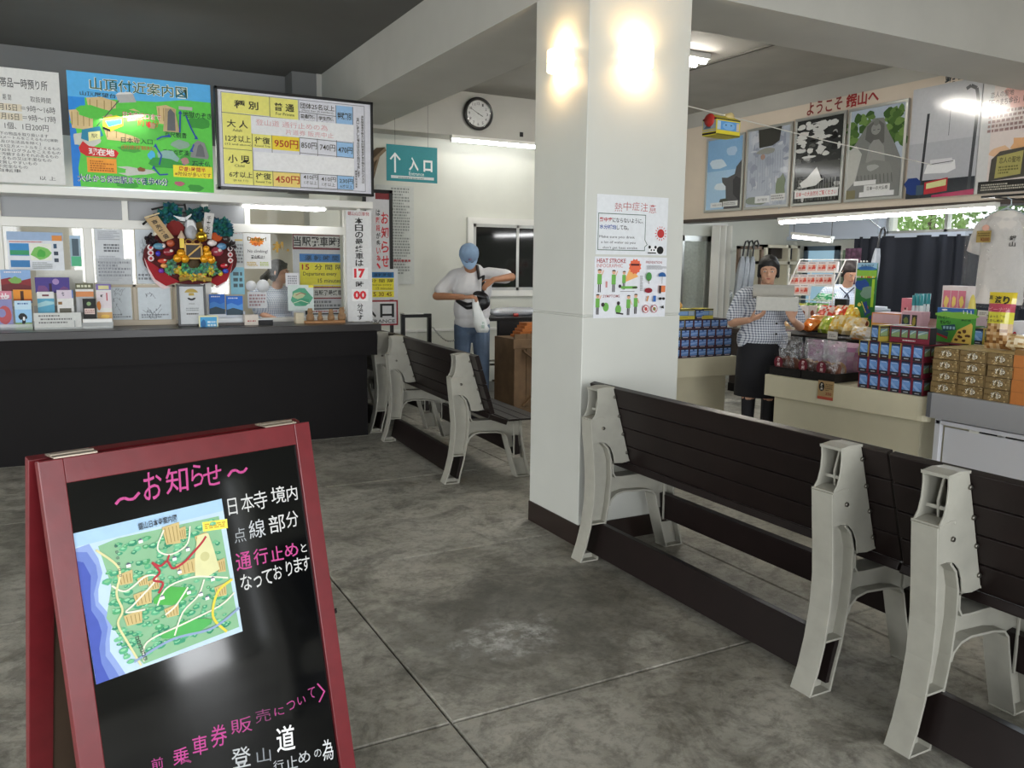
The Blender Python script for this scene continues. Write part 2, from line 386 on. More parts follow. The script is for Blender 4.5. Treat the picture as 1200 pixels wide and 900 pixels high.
# frosted side door
d = struct('door_1', MB().box((6.99, 8.47, 0), (7.05, 8.53, 1.90)).box((7.42, 8.47, 0), (7.50, 8.53, 1.90)).box((6.99, 8.47, 1.83), (7.5, 8.53, 1.90)).box((6.99, 8.47, .02), (7.5, 8.53, .18)), alu)
MB().box((7.05, 8.495, .18), (7.42, 8.505, 1.83)).build('frosted_pane', mat('frosted_glass', '#a4aaa0', .35, noise=.12, scale=30, bump=.3), d)

# dark sliding window on the back wall
a = at(553, 262, y=Y1); c = at(640, 337, y=Y1)
wx0, wx1, z0, z1 = a.x, a.x+1.72, 1.20, a.z
w = MB()
w.box((wx0-.07, Y1-.045, z0-.07), (wx1+.07, Y1, z0)).box((wx0-.07, Y1-.045, z1), (wx1+.07, Y1, z1+.07)).box((wx0-.07, Y1-.045, z0), (wx0, Y1, z1)).box((wx1, Y1-.045, z0), (wx1+.07, Y1, z1))
win = struct('window_1', w, white_paint)
wm = (wx0+at(602, 300, y=Y1).x-at(553, 300, y=Y1).x)
for nm, xa, xb, yo in (('sliding_sash', wx0, wm+.05, .03), ('sliding_sash', wm, wx1, .012)):
    s_ = MB(); t = .035; y = Y1-yo
    s_.box((xa, y-.012, z0), (xa+t, y, z1)).box((xb-t, y-.012, z0), (xb, y, z1)).box((xa, y-.012, z0), (xb, y, z0+t)).box((xa, y-.012, z1-t), (xb, y, z1))
    so = s_.build(nm, alu, win); MB().box((xa+t, y-.007, z0+t), (xb-t, y-.003, z1-t)).build('pane', dark_glass, so)
tag(MB().box((wx0+.01, Y1-.001, z0), (wx1-.01, Y1-.0005, z1)).build('window_2', dark_glass), kind='structure')
# ------------------------------------------------------------------ benches
cast = mat('grey_cast_paint', '#a3a196', .5, metal=.0, noise=.07, scale=14, bump=.05)
plank_m = mat('dark_stained_plank', '#1c1413', .38, noise=.16, scale=9, bump=.04, spec=.32)
bolt_m = mat('steel_bolt', '#77746c', .35, metal=.8)
BK = [(.0, 0), (.03, .08), (.055, .18), (.072, .30), (.075, .42), (.064, .55), (.054, .64), (.045, .735)]
FR = [(.10, 0), (.115, .07), (.14, .16), (.165, .30), (.175, .42), (.170, .52), (.150, .58), (.115, .615), (.075, .62)]
AR = [(.168, .28), (.178, .31), (.21, .335), (.26, .345), (.38, .338), (.44, .325), (.465, .30), (.48, .24), (.51, .13), (.55, 0)]
FL = [(.655, 0), (.615, .13), (.588, .25), (.578, .36), (.575, .425)]
def interp(C, z):
    for (a, b), (c, d) in zip(C, C[1:]):
        if min(b, d) <= z <= max(b, d) and b != d: return a+(c-a)*(z-b)/(d-b)
    return C[-1][0]
def end_frame(y):
    m = MB(); h = .045; t = .009
    m.ribbon(BK, y-h, y+h, t).ribbon(FR[:-1], y-h, y+h, t)
    lo, hi = .195, .735
    zs = [.195, .3, .42, .52, .58]
    m.prism([(interp(BK, z), z) for z in zs]+[(.058, .62)]+[(.10, .62), (.145, .585)]+[(interp(FR[:6], z), z) for z in (.52, .42, .3, .195)], (0, y, 0), (1, 0, 0), (0, 0, 1), .008)
    m.prism([(0.005, 0), (.095, 0), (.105, .03), (.012, .03)], (0, y, 0), (1, 0, 0), (0, 0, 1), .008)
    m.box((interp(BK, .195), y-h, .19), (interp(FR, .195), y+h, .198)); m.box((0, y-h, 0), (.10, y+h, .007))
    plate = [(.045, .735), (.066, .765), (.076, .805), (.078, .85), (.074, .888), (.17, .893), (.283, .506), (.19, .502), (.18, .55), (.163, .585), (.135, .61), (.10, .618), (.058, .615)]
    for s in (-1, 1): m.prism(plate, (0, y+s*(h-.003), 0), (1, 0, 0), (0, 0, 1), .006)
    m.ribbon([(.070, .887), (.12, .895), (.176, .892)], y-h, y+h, .008)
    m.ribbon([(.045, .735), (.10, .745), (.12, .742)], y-h-.002, y+h+.002, .009)
    m.ribbon([(.108, .745), (.10, .80), (.125, .888)], y-.004, y+.004, .01)
    m.ribbon([(.10, .78), (.20, .76)], y-h+.004, y+h-.004, .008)
    m.ribbon([(.181, .50), (.185, .45), (.20, .428), (.24, .424), (.40, .424), (.575, .428)], y-h, y+h, .009)
    m.ribbon([(.19, .505), (.24, .50), (.283, .507)], y-h, y+h, .006)
    m.prism([(.172, .30), (.178, .31), (.21, .335), (.26, .345), (.38, .338), (.44, .325), (.465, .30), (.575, .30), (.575, .425), (.20, .425), (.176, .42)], (0, y, 0), (1, 0, 0), (0, 0, 1), .008)
    m.ribbon(AR, y-h, y+h, .009).ribbon(FL, y-h, y+h, .009)
    m.prism([(.555, 0), (.65, 0), (.612, .13), (.515, .13)], (0, y, 0), (1, 0, 0), (0, 0, 1), .008)
    m.prism([(.49, .215), (.595, .215), (.578, .30), (.467, .30)], (0, y, 0), (1, 0, 0), (0, 0, 1), .008)
    m.box((.54, y-h, 0), (.655, y+h, .007)); m.ribbon([(.52, .16), (.52, .42)], y-h, y-h+.008, .01)
    return m
L_B = 1.87; YL = (.145, 1.63)
def tilted(u0, z0, u1, z1, t, ya, yb):
    """plank whose back face runs (u0,z0)-(u1,z1) in section"""
    d = Vector((u1-u0, z1-z0)).normalized(); nx, nz = -d.y*-1, d.x*-1
    nx, nz = (-d.y, d.x) if -d.y > 0 else (d.y, -d.x)
    P4 = [(u0, z0), (u1, z1), (u1+nx*t, z1+nz*t), (u0+nx*t, z0+nz*t)]
    return MB().prism(P4, (0, (ya+yb)/2, 0), (1, 0, 0), (0, 0, 1), yb-ya)
def make_bench(label):
    root = thing('bench', label, 'bench', group='slatted benches in one line')
    for y in YL:
        e = end_frame(y).build('end_frame', cast, root, bevel=.0015)
        for s in (-1, 1):
            for u, z in ((.178, .845), (.208, .745), (.236, .65), (.264, .55), (.115, .69)):
                MB().lathe([(0.0001, -.006), (.008, -.006), (.009, 0), (.0001, 0)] , (u, y+s*(.0455), z), 8, M=Euler((s*-math.pi/2*-1, 0, 0)).to_matrix()).build('bolt', bolt_m, e)
    du, dz = (.292-.17)/4, (.893-.486)/4
    for k in range(4):
        u0, z0 = .172+du*k, .893-dz*k; u1, z1 = u0+du, z0-dz; g = .05
        tilted(u0+du*g, z0-dz*g, u1-du*g*0, z1, .032, 0, L_B).build('backrest_plank', plank_m, root, bevel=.003)
    tilted(.285, .490, .425, .437, -.034, 0, L_B).build('seat_plank', plank_m, root, bevel=.004)
    for k in range(3):
        u = .429+k*.09; MB().box((u, 0, .429), (u+.086, L_B, .463-.02)).build('seat_plank', plank_m, root, bevel=.004)
    a = Vector((.075, .035)); MB().prism([(.085, .03), (.12, .028), (.158, .185), (.122, .188)], (0, (YL[0]+YL[1])/2, 0), (1, 0, 0), (0, 0, 1), YL[1]-YL[0]+.07).build('stretcher', plank_m, root, bevel=.002)
    MB().prism([(.535, .16), (.57, .165), (.555, .30), (.52, .295)], (0, (YL[0]+YL[1])/2, 0), (1, 0, 0), (0, 0, 1), YL[1]-YL[0]+.07).build('stretcher', plank_m, root, bevel=.002)
    return root
b1 = make_bench('dark slatted bench right of the white pillar, its grey end frames seen from behind'); b1.location = (2.228, 1.80, 0)
dup(b1, (2.215, -.087, 0), label='dark slatted bench cut off by the right edge, nearest the camera')
an = math.radians(-3.2)
b3 = dup(b1, (2.208, 4.975, 0), an, label='dark slatted bench left of the pillar with its near seat end showing')
dup(b1, (2.208+math.sin(-an)*1.885, 4.975+1.885, 0), 0, label='farthest dark slatted bench, mostly hidden by the corner of the ticket counter')
# ------------------------------------------------------------------ A-frame notice board in the foreground
BA = Vector((-.071, 1.866, 1.1)); BTH = math.radians(18.2); BAL = math.radians(11.6)
red_wood = mat('red_painted_wood', '#6c1c22', .34, noise=.10, scale=25, bump=.05)
gloss_black = mat('gloss_black_writing_board', '#08090a', .07, noise=0)
brd = thing('a_frame_sign', 'red wooden A-frame notice board with glossy black writing panel, standing in the foreground', 'sign', (BA.x, BA.y, 0), BTH)
HL = 1.1/math.cos(BAL); BW = .6255; MT = Matrix.Translation((0, 0, 1.1)) @ Matrix.Rotation(-BAL, 4, 'X')   # local: x right, y into the board, z up, origin at the top left
st = .047
m = MB(MT); m.box((0, 0, -HL), (st, .024, 0)).box((BW-st*.92, 0, -HL), (BW, .024, 0)); m.build('stile', red_wood, brd, bevel=.002)
MB(MT).box((st, .0005, -.052), (BW-st*.92, .0235, 0)).build('top_rail', red_wood, brd, bevel=.0015)
MB(MT).box((st, .0005, -1.0), (BW-st*.92, .0235, -.94)).build('bottom_rail', red_wood, brd, bevel=.0015)
panel = MB(MT).box((st, .008, -.945), (BW-st*.92, .016, -.052)).build('writing_panel', gloss_black, brd)
MB2 = Matrix.Translation((0, .055, 1.1)) @ Matrix.Rotation(BAL*1.05, 4, 'X')
m = MB(MB2); m.box((-.004, -.012, -HL), (st, .012, -.002)).box((BW-st*.92, -.012, -HL), (BW, .012, -.002)); m.build('back_stile', red_wood, brd, bevel=.002)
MB(MB2).box((st, -.011, -.052), (BW-st, .011, -.002)).build('back_rail', red_wood, brd)
MB(MB2).box((st, -.011, -1.0), (BW-st, .011, -.94)).build('back_rail', red_wood, brd)
MB(MB2).box((st, -.004, -.945), (BW-st, .004, -.05)).build('back_panel', mat('brown_hardboard', '#4a3a2c', .6, noise=.1), brd)
hin = mat('hinge_steel', '#b5a898', .35, metal=.7)
for x in (.03, BW-.12):
    h_ = MB(Matrix.Translation((0, 0, 1.1))); h_.box((x, .003, 0), (x+.085, .022, .003)).box((x, .032, -.001), (x+.085, .055, .002)); h_.tube([(x, .027, .003), (x+.085, .027, .003)], .004, 8); h_.build('hinge', hin, brd)
# helper: pixel -> coordinates on the board front (x right, z up)
BR = Matrix.Translation(BA.to_3d()*1) if False else None
_Mb = Matrix.Translation((BA.x, BA.y, 0)) @ Matrix.Rotation(BTH, 4, 'Z') @ MT
_Mi = _Mb.inverted()
def bp(px, py, off=.008):
    o = _Mi @ CAM; p = _Mi @ at(px, py, d=1.0); v = p-o; t = (off-o.y)/v.y; q = o+v*t; return q.x, -q.z
pink = '#bf4789'; wh = '#cfcfcc'
def chalk(name, items, off):
    m = MB(MT); p = m.plane((0, off, -1), (1, 0, 0), (0, 0, 1), 1, 1); p.k = 4
    for s, q, c, b in items:
        p.text(s, 0, 0, 0, 0, c, b, q=[bp(*k) for k in q]); p.k -= 1
    return m
def C8(*pts): return [(x*.4667, 480+y*.4667) for x, y in pts]
def C8b(*pts): return [(140+x*.2333, 800+y*.2333) for x, y in pts]
it = [('お', C8((358, 160), (404, 152), (408, 222), (362, 230)), pink, .006), ('知', C8((414, 150), (470, 140), (474, 205), (418, 214)), pink, .006),
      ('ら', C8((478, 140), (508, 134), (512, 190), (482, 196)), pink, .006), ('せ', C8((508, 146), (554, 136), (558, 186), (512, 196)), pink, .006),
      ('日', C8((570, 225), (592, 221), (597, 262), (575, 266)), wh, 0), ('本', C8((602, 214), (634, 208), (640, 254), (608, 260)), wh, 0), ('寺', C8((634, 208), (668, 200), (673, 246), (640, 254)), wh, 0),
      ('境', C8((678, 196), (714, 190), (719, 232), (683, 238)), wh, .004), ('内', C8((718, 194), (744, 189), (748, 226), (722, 231)), wh, .004),
      ('点', C8((585, 300), (614, 294), (619, 330), (590, 336)), '#9fa3a6', -.004), ('線', C8((622, 280), (662, 272), (668, 318), (628, 326)), '#c3c6c8', 0), ('部', C8((672, 268), (712, 260), (718, 304), (678, 312)), wh, .003), ('分', C8((716, 258), (746, 252), (751, 292), (721, 298)), wh, .003),
      ('通', C8((590, 362), (628, 354), (633, 398), (595, 406)), pink, .008), ('行', C8((634, 352), (670, 344), (675, 384), (639, 392)), pink, .008), ('止', C8((676, 346), (708, 340), (713, 376), (681, 382)), pink, .008), ('め', C8((712, 340), (746, 333), (751, 366), (717, 373)), pink, .008), ('と', C8((754, 338), (768, 335), (771, 356), (757, 359)), wh, .004),
      ('な', C8((602, 416), (630, 410), (634, 450), (606, 456)), wh, .004), ('っ', C8((636, 420), (656, 416), (659, 444), (639, 448)), wh, .004), ('て', C8((656, 404), (682, 399), (686, 436), (660, 441)), wh, .004), ('お', C8((684, 392), (706, 388), (710, 424), (688, 428)), wh, .004), ('り', C8((716, 382), (732, 379), (736, 416), (720, 419)), wh, .004), ('ま', C8((736, 374), (756, 370), (760, 406), (740, 410)), wh, .004), ('す', C8((756, 370), (776, 366), (780, 402), (760, 406)), wh, .004)]
lo = [('前', C8b((158, 384), (216, 370), (222, 425), (164, 440)), '#a83c80', 0), ('乗', C8b((265, 338), (345, 318), (352, 400), (272, 420)), '#b8428a', .004), ('車', C8b((362, 275), (438, 256), (446, 352), (370, 372)), '#b8428a', .004), ('券', C8b((455, 222), (535, 202), (543, 310), (463, 330)), '#b8428a', .004),
      ('販', C8b((556, 190), (660, 166), (668, 240), (562, 262)), '#a8407e', 0), ('売', C8b((680, 142), (756, 124), (762, 188), (686, 206)), '#7e3a66', -.004),
      ('に', C8b((776, 130), (824, 118), (828, 158), (780, 168)), '#a8407e', 0), ('つ', C8b((838, 96), (880, 86), (884, 132), (842, 142)), '#a8407e', 0), ('い', C8b((892, 74), (932, 64), (936, 104), (896, 114)), '#a8407e', 0), ('て', C8b((945, 28), (980, 20), (984, 74), (949, 82)), '#a8407e', 0), ('〉', C8b((990, 4), (1030, -6), (1036, 92), (1000, 100)), pink, 0),
      ('登', C8b((560, 335), (655, 314), (662, 415), (566, 436)), '#b9bcbd', .004), ('山', C8b((686, 336), (756, 320), (762, 392), (692, 406)), '#878c90', -.003), ('道', C8b((785, 226), (876, 206), (884, 334), (792, 352)), '#f2f2f0', .01),
      ('行', C8b((770, 395), (822, 384), (828, 430), (776, 442)), '#aeb1b3', 0), ('止', C8b((832, 376), (890, 362), (896, 425), (838, 438)), '#aeb1b3', .003), ('め', C8b((895, 352), (955, 338), (961, 395), (901, 408)), '#b9bcbd', .003), ('の', C8b((975, 338), (1012, 330), (1016, 370), (980, 378)), '#b9bcbd', .003), ('為', C8b((1016, 290), (1070, 278), (1076, 384), (1022, 396)), '#d5d7d8', .003)]
def wave(p, pts, w, c): p.line([bp(*k) for k in C8(*pts)], w, c)
for grp, wv in ((it[:4], 1), (it[4:9], 0), (it[9:13], 0), (it[13:18], 0), (it[18:], 0), (lo[:11], 0), (lo[11:14], 0), (lo[14:], 2)):
    m = chalk('w', grp, .008); p = m.plane((0, .008, -1), (1, 0, 0), (0, 0, 1), 1, 1); p.k = 4
    if wv == 1: wave(p, [(290, 238), (300, 226), (312, 222), (324, 226), (336, 224), (350, 208)], .006, pink); wave(p, [(572, 168), (582, 154), (592, 152), (602, 158), (612, 156), (620, 146)], .006, pink)
    if wv == 2: wave(p, [(455, 888), (470, 880), (480, 885)], .004, '#8b3566')
    m.build('handwriting', PRINT, brd)
# area map sheet taped to the black panel
def bsheet(name, label, cat, TL, TR, BRc, BL, off, draw, group=None, U=100, V=100):
    q = [bp(*k, off=off) for k in (TL, TR, BRc, BL)]
    x0 = (q[0][0]+q[3][0])/2; x1 = (q[1][0]+q[2][0])/2
    # rotated rectangle: average edge vectors
    ex = Vector((q[1][0]-q[0][0]+q[2][0]-q[3][0], -(q[1][1]-q[0][1]+q[2][1]-q[3][1])))/2
    ez = Vector((q[0][0]-q[3][0]+q[1][0]-q[2][0], -(q[0][1]-q[3][1]+q[1][1]-q[2][1])))/2
    c = Vector((sum(a for a, b in q)/4, -sum(b for a, b in q)/4))
    o = c-ex/2-ez/2; Mw = _Mb
    m = MB(Mw); O = Vector((o.x, off, o.y)); EX = Vector((ex.x, 0, ex.y)); EZ = Vector((ez.x, 0, ez.y)); n = Vector((0, .0012, 0))
    m.add([O, O+EX, O+EX+EZ, O+EZ, O+n, O+EX+n, O+EX+EZ+n, O+EZ+n], [(0, 1, 2, 3), (7, 6, 5, 4), (0, 4, 5, 1), (1, 5, 6, 2), (2, 6, 7, 3), (3, 7, 4, 0)], '#dfe6ec')
    ob = tag(m.build(name, PRINT), label, cat, group)
    m = MB(Mw); p = m.plane(O, EX, EZ, U, V); draw(p); m.build('print', PRINT, ob); return ob
def area_map(p, title=True, dens=1.0):
    R = random.Random(5); p.STEP = .000005; p.k = 20
    p.rect(0, 0, 100, 100, '#bfd6e6'); p.rect(0, 0, 100, 9, '#a9cbe8')
    p.poly([(0, 10), (9, 9), (13, 20), (14, 30), (10, 40), (9, 48), (13, 56), (15, 64), (12, 74), (11, 82), (15, 92), (18, 100), (0, 100)], '#8ea3d6'); p.poly([(0, 12), (7, 14), (11, 24), (11, 32), (7, 42), (7, 50), (11, 58), (12, 66), (9, 76), (8, 84), (12, 94), (14, 100), (0, 100)], '#6a80c6')
    p.poly([(0, 18), (4, 20), (7, 30), (5, 42), (4, 52), (7, 60), (8, 68), (5, 78), (5, 88), (8, 100), (0, 100)], '#4356b0')
    p.poly([(14, 12), (26, 10), (96, 12), (98, 96), (30, 98), (20, 80), (12, 60), (18, 40)], '#8ab98f')
    g = ['#3f9a72', '#57ad80', '#2f8a66', '#6bb98c', '#4aa06a']
    for i in range(int(330*dens)):
        x = R.uniform(16, 92); y = R.uniform(14, 94)
        if x < 24 and y < 30: continue
        if 70 < x < 88 and 22 < y < 52: continue
        p.blob(x, y, (rr := R.uniform(1.4, 3.4)), rr*.62, (cc := R.choice(g)), i, 8); p.blob(x-.3, y-rr*.2, rr*.55, rr*.3, '#8fcf9f' if i % 3 else '#79bf88', i, 6)
    for x, y, w, h in ((40, 44, 8, 7), (64, 14, 7, 8), (48, 66, 10, 7), (88, 44, 7, 9), (34, 40, 7, 6), (55, 10, 12, 14), (22, 34, 10, 8), (30, 50, 12, 9), (22, 62, 12, 8), (60, 38, 14, 9), (84, 62, 9, 8), (76, 22, 9, 6)):
        p.poly([(x, y), (x+w, y-1), (x+w*.9, y+h), (x+w*.1, y+h*.9)], '#cdb67c')
        for k in range(4): p.line([(x+w*(.15+.22*k), y+1), (x+w*(.2+.2*k), y+h*.85)], .5, '#9c8148')
    p.poly([(78, 22), (86, 22), (88, 34), (90, 50), (80, 53), (72, 50), (74, 36)], '#dcd9a4'); p.disc(81, 38, 3.4, '#c9c58c')
    p.blob(55, 58, 12, 6, '#4fae4c', 3); p.blob(62, 84, 16, 5, '#53b05a', 8)
    cr = '#e9e6d2'
    for L_ in ([(30, 96), (34, 84), (60, 80), (86, 76), (98, 70)], [(44, 62), (52, 52), (70, 50), (84, 54), (95, 58)], [(56, 12), (50, 24), (58, 30), (70, 26), (74, 14)], [(18, 40), (26, 46), (40, 40), (46, 44), (30, 56), (24, 60), (36, 62)], [(66, 56), (56, 66), (48, 70)], [(78, 54), (72, 64), (60, 72), (52, 86)]):
        p.curve(L_, 1.1, cr)
    p.curve([(12, 14), (24, 30), (20, 46), (22, 58), (18, 66), (22, 80), (28, 98)], 1.4, '#ded7a0')
    p.curve([(88, 96), (80, 82), (86, 66), (98, 60)], 1.8, '#e4d24a'); p.curve([(24, 94), (50, 88), (78, 90), (100, 82)], 1.6, '#8fa4c4')
    rd = '#b5313c'
    p.curve([(45, 32), (50, 36), (55, 34), (58, 40), (66, 38), (72, 34), (80, 28), (84, 24)], 1.5, rd); p.curve([(45, 32), (49, 40), (44, 44), (50, 48), (46, 54)], 1.5, rd); p.line([(55, 34), (57, 30)], 1.2, rd)
    for x, y in ((40, 16), (60, 34), (70, 30), (66, 60), (74, 64), (78, 68), (30, 30), (48, 58), (62, 44), (84, 56)):
        p.rect(x-1.4, y-1, x+1.4, y+1, '#f2f0ea'); p.poly([(x-1.8, y-1), (x, y-2.4), (x+1.8, y-1)], '#5f6478')
    for k in range(12): p.frame(23.5, 12+k*2, 25, 13.6+k*2, .3, '#4a4f5a') if k % 2 else None
    for k in range(6): p.frame(27+k*.6, 78+k*3, 29.2+k*.6, 80.4+k*3, .4, '#33363c')
    if title: p.text('鋸山日本寺案内図', 40, 3.2, 66, 8.2, '#3a4048', .01)
bsheet('area_map_poster', 'illustrated green mountain trail map taped to the black writing panel', 'map', (85, 625), (259, 585), (285, 739), (112, 803), .0066, area_map)
bsheet('sticky_note', 'small yellow sticky note on the upper right corner of the trail map', 'note', (237, 612), (266, 608), (267, 619), (238, 623), .0056, lambda p: p.rect(0, 0, 100, 100, '#f0e45a').dashes(8, 20, 92, 80, 3, '#c9a23a', 2))
# marker clipped behind the right stile
q = _Mb @ Vector((BW+.004, .012, -bp(396, 721)[1]))
mk = MB(Matrix.Translation(q) @ Matrix.Rotation(BTH, 4, 'Z')); mk.tube([(-.03, .02, 0), (.018, .02, .002)], .006, 8, '#141414').tube([(.006, .02, .006), (.02, .02, .008)], .002, 6, '#141414').box((-.03, .004, -.006), (-.004, .03, .004), '#202020')
tag(mk.build('marker_pen', PRINT), 'black marker pen tip sticking out behind the right edge of the notice board', 'pen')
# ------------------------------------------------------------------ ticket office: counter, screen, signs over it
YC = 6.8
ctr = thing('ticket_counter', 'long black ticket counter with a projecting top, under the map and fare boards', 'counter', (0, 6.9, 0))
def rel(o): return Matrix.Translation(-Vector(o.location))
MB(rel(ctr)).box((X0+.9, 6.9, 0), (2.27, 7.395, .715)).build('base', black_board, ctr)
MB(rel(ctr)).box((X0+.9, YC+.03, .715), (2.34, 7.395, .925)).build('apron', black_board, ctr)
MB(rel(ctr)).box((X0+.9, YC, .925), (2.37, 7.395, .985)).build('counter_top', mat('dark_counter_top', '#282524', .32, noise=.08, scale=6), ctr, bevel=.004)

# glazed screen standing on the counter
GY = 7.35
fr = MB(); fr.box((X0+.9, GY-.03, 1.745), (2.27, GY+.03, 1.815)); fr.box((X0+.9, GY-.03, 1.985), (2.27, GY+.03, 2.05)); fr.box((X0+.9, GY-.025, .985), (2.27, GY+.025, 1.02))
for x in (-.43, 1.04, 2.24): fr.box((x-.028, GY-.028, 1.0), (x+.028, GY+.028, 2.0))
a = at(104, 300, y=GY).x; fr.box((a-.028, GY-.028, 1.0), (a+.028, GY+.028, 1.75)); a2 = at(146, 243, y=GY).x; fr.box((a2-.022, GY-.02, 1.8), (a2+.022, GY+.02, 2.0))
a3 = at(289, 243, y=GY).x; fr.box((a3-.022, GY-.02, 1.8), (a3+.022, GY+.02, 2.0))
scr = struct('window_3', fr, white_paint, bevel=.003)
for x0, x1 in ((-3.2, -.46), (-.40, a-.03), (a+.03, 1.01), (1.07, 2.21)):
    MB().box((x0, GY-.003, 1.03 if x0 < .9 else 1.10), (x1, GY+.003, 1.745)).build('pane', clear_glass, scr)
for x0, x1 in ((-.40, a2-.02), (a2+.02, a3-.02)):
    MB().box((x0, GY-.006, 1.815), (x1, GY+.006, 1.985)).build('transom_panel', mat('grey_transom_panel', '#8c8e90', .35), scr)
for x0, x1 in ((a3+.02, 2.2),): MB().box((x0, GY-.003, 1.815), (x1, GY+.003, 1.985)).build('pane', clear_glass, scr)
# shelf carrying the boards and the front valance
struct('trim_8', MB().box((X0+.9, 6.96, 1.965), (2.36, 7.38, 2.02)), white_paint)
struct('wall_booth', MB().box((2.20, 7.40, 0), (2.27, 8.46, 2.2)), white_wall)
struct('trim_9', MB().box((-3.2, 8.68, .9), (2.2, 8.76, 2.1)).box((1.3, 8.5, 1.78), (2.2, 8.68, 1.81)), mat('cream_cupboard', '#c9c3b0', .5))

# left: luggage notice
def lug(p):
    ink = '#3c3c3c'
    p.text('手荷物携', 0, 8, 27, 17, ink, .008); p.text('帯品一時預り所', 28, 8.5, 85, 17, ink, .008); p.text('期 間', 30, 23, 40, 28, ink); p.text('取扱時間', 63, 23, 88, 28, ink)
    for i, s in enumerate(('2月15日 ＝9時〜16時', '11月15日 ＝9時〜17時')): p.rect(10, 31+i*8, 52, 37+i*8, '#d9cfb8'); p.text(s, 20, 31+i*8, 93, 37+i*8, ink)
    p.text('1個、1日200円', 30, 47, 83, 53, ink)
    for i, s in enumerate(('以下の物品を取り扱います', 'が2メートルをこえるもの[運動', '具及び生活品を除く]', 'が0.5立方メートルをこえるもの', 'が30キログラムをこえるもの', 'を汚損するおそれのあるもの', 'するもの又は不潔なもの', '変質しやすいもの', '不完全なもの', '自転車')):
        p.text(s, 18, 55.5+i*3.6, (82, 94, 72, 96, 96, 93, 84, 66, 54, 46)[i], 58.5+i*3.6, ink)
    p.text('以 上', 68, 93, 88, 96.5, ink)
wb = sheet_y('luggage_notice_board', 'white luggage storage notice board at the far left above the counter', 'sign', -30, 75, 77, 217, 6.95, lambda p: lug(p), th=.012, base='#dededa', U=100, V=100)
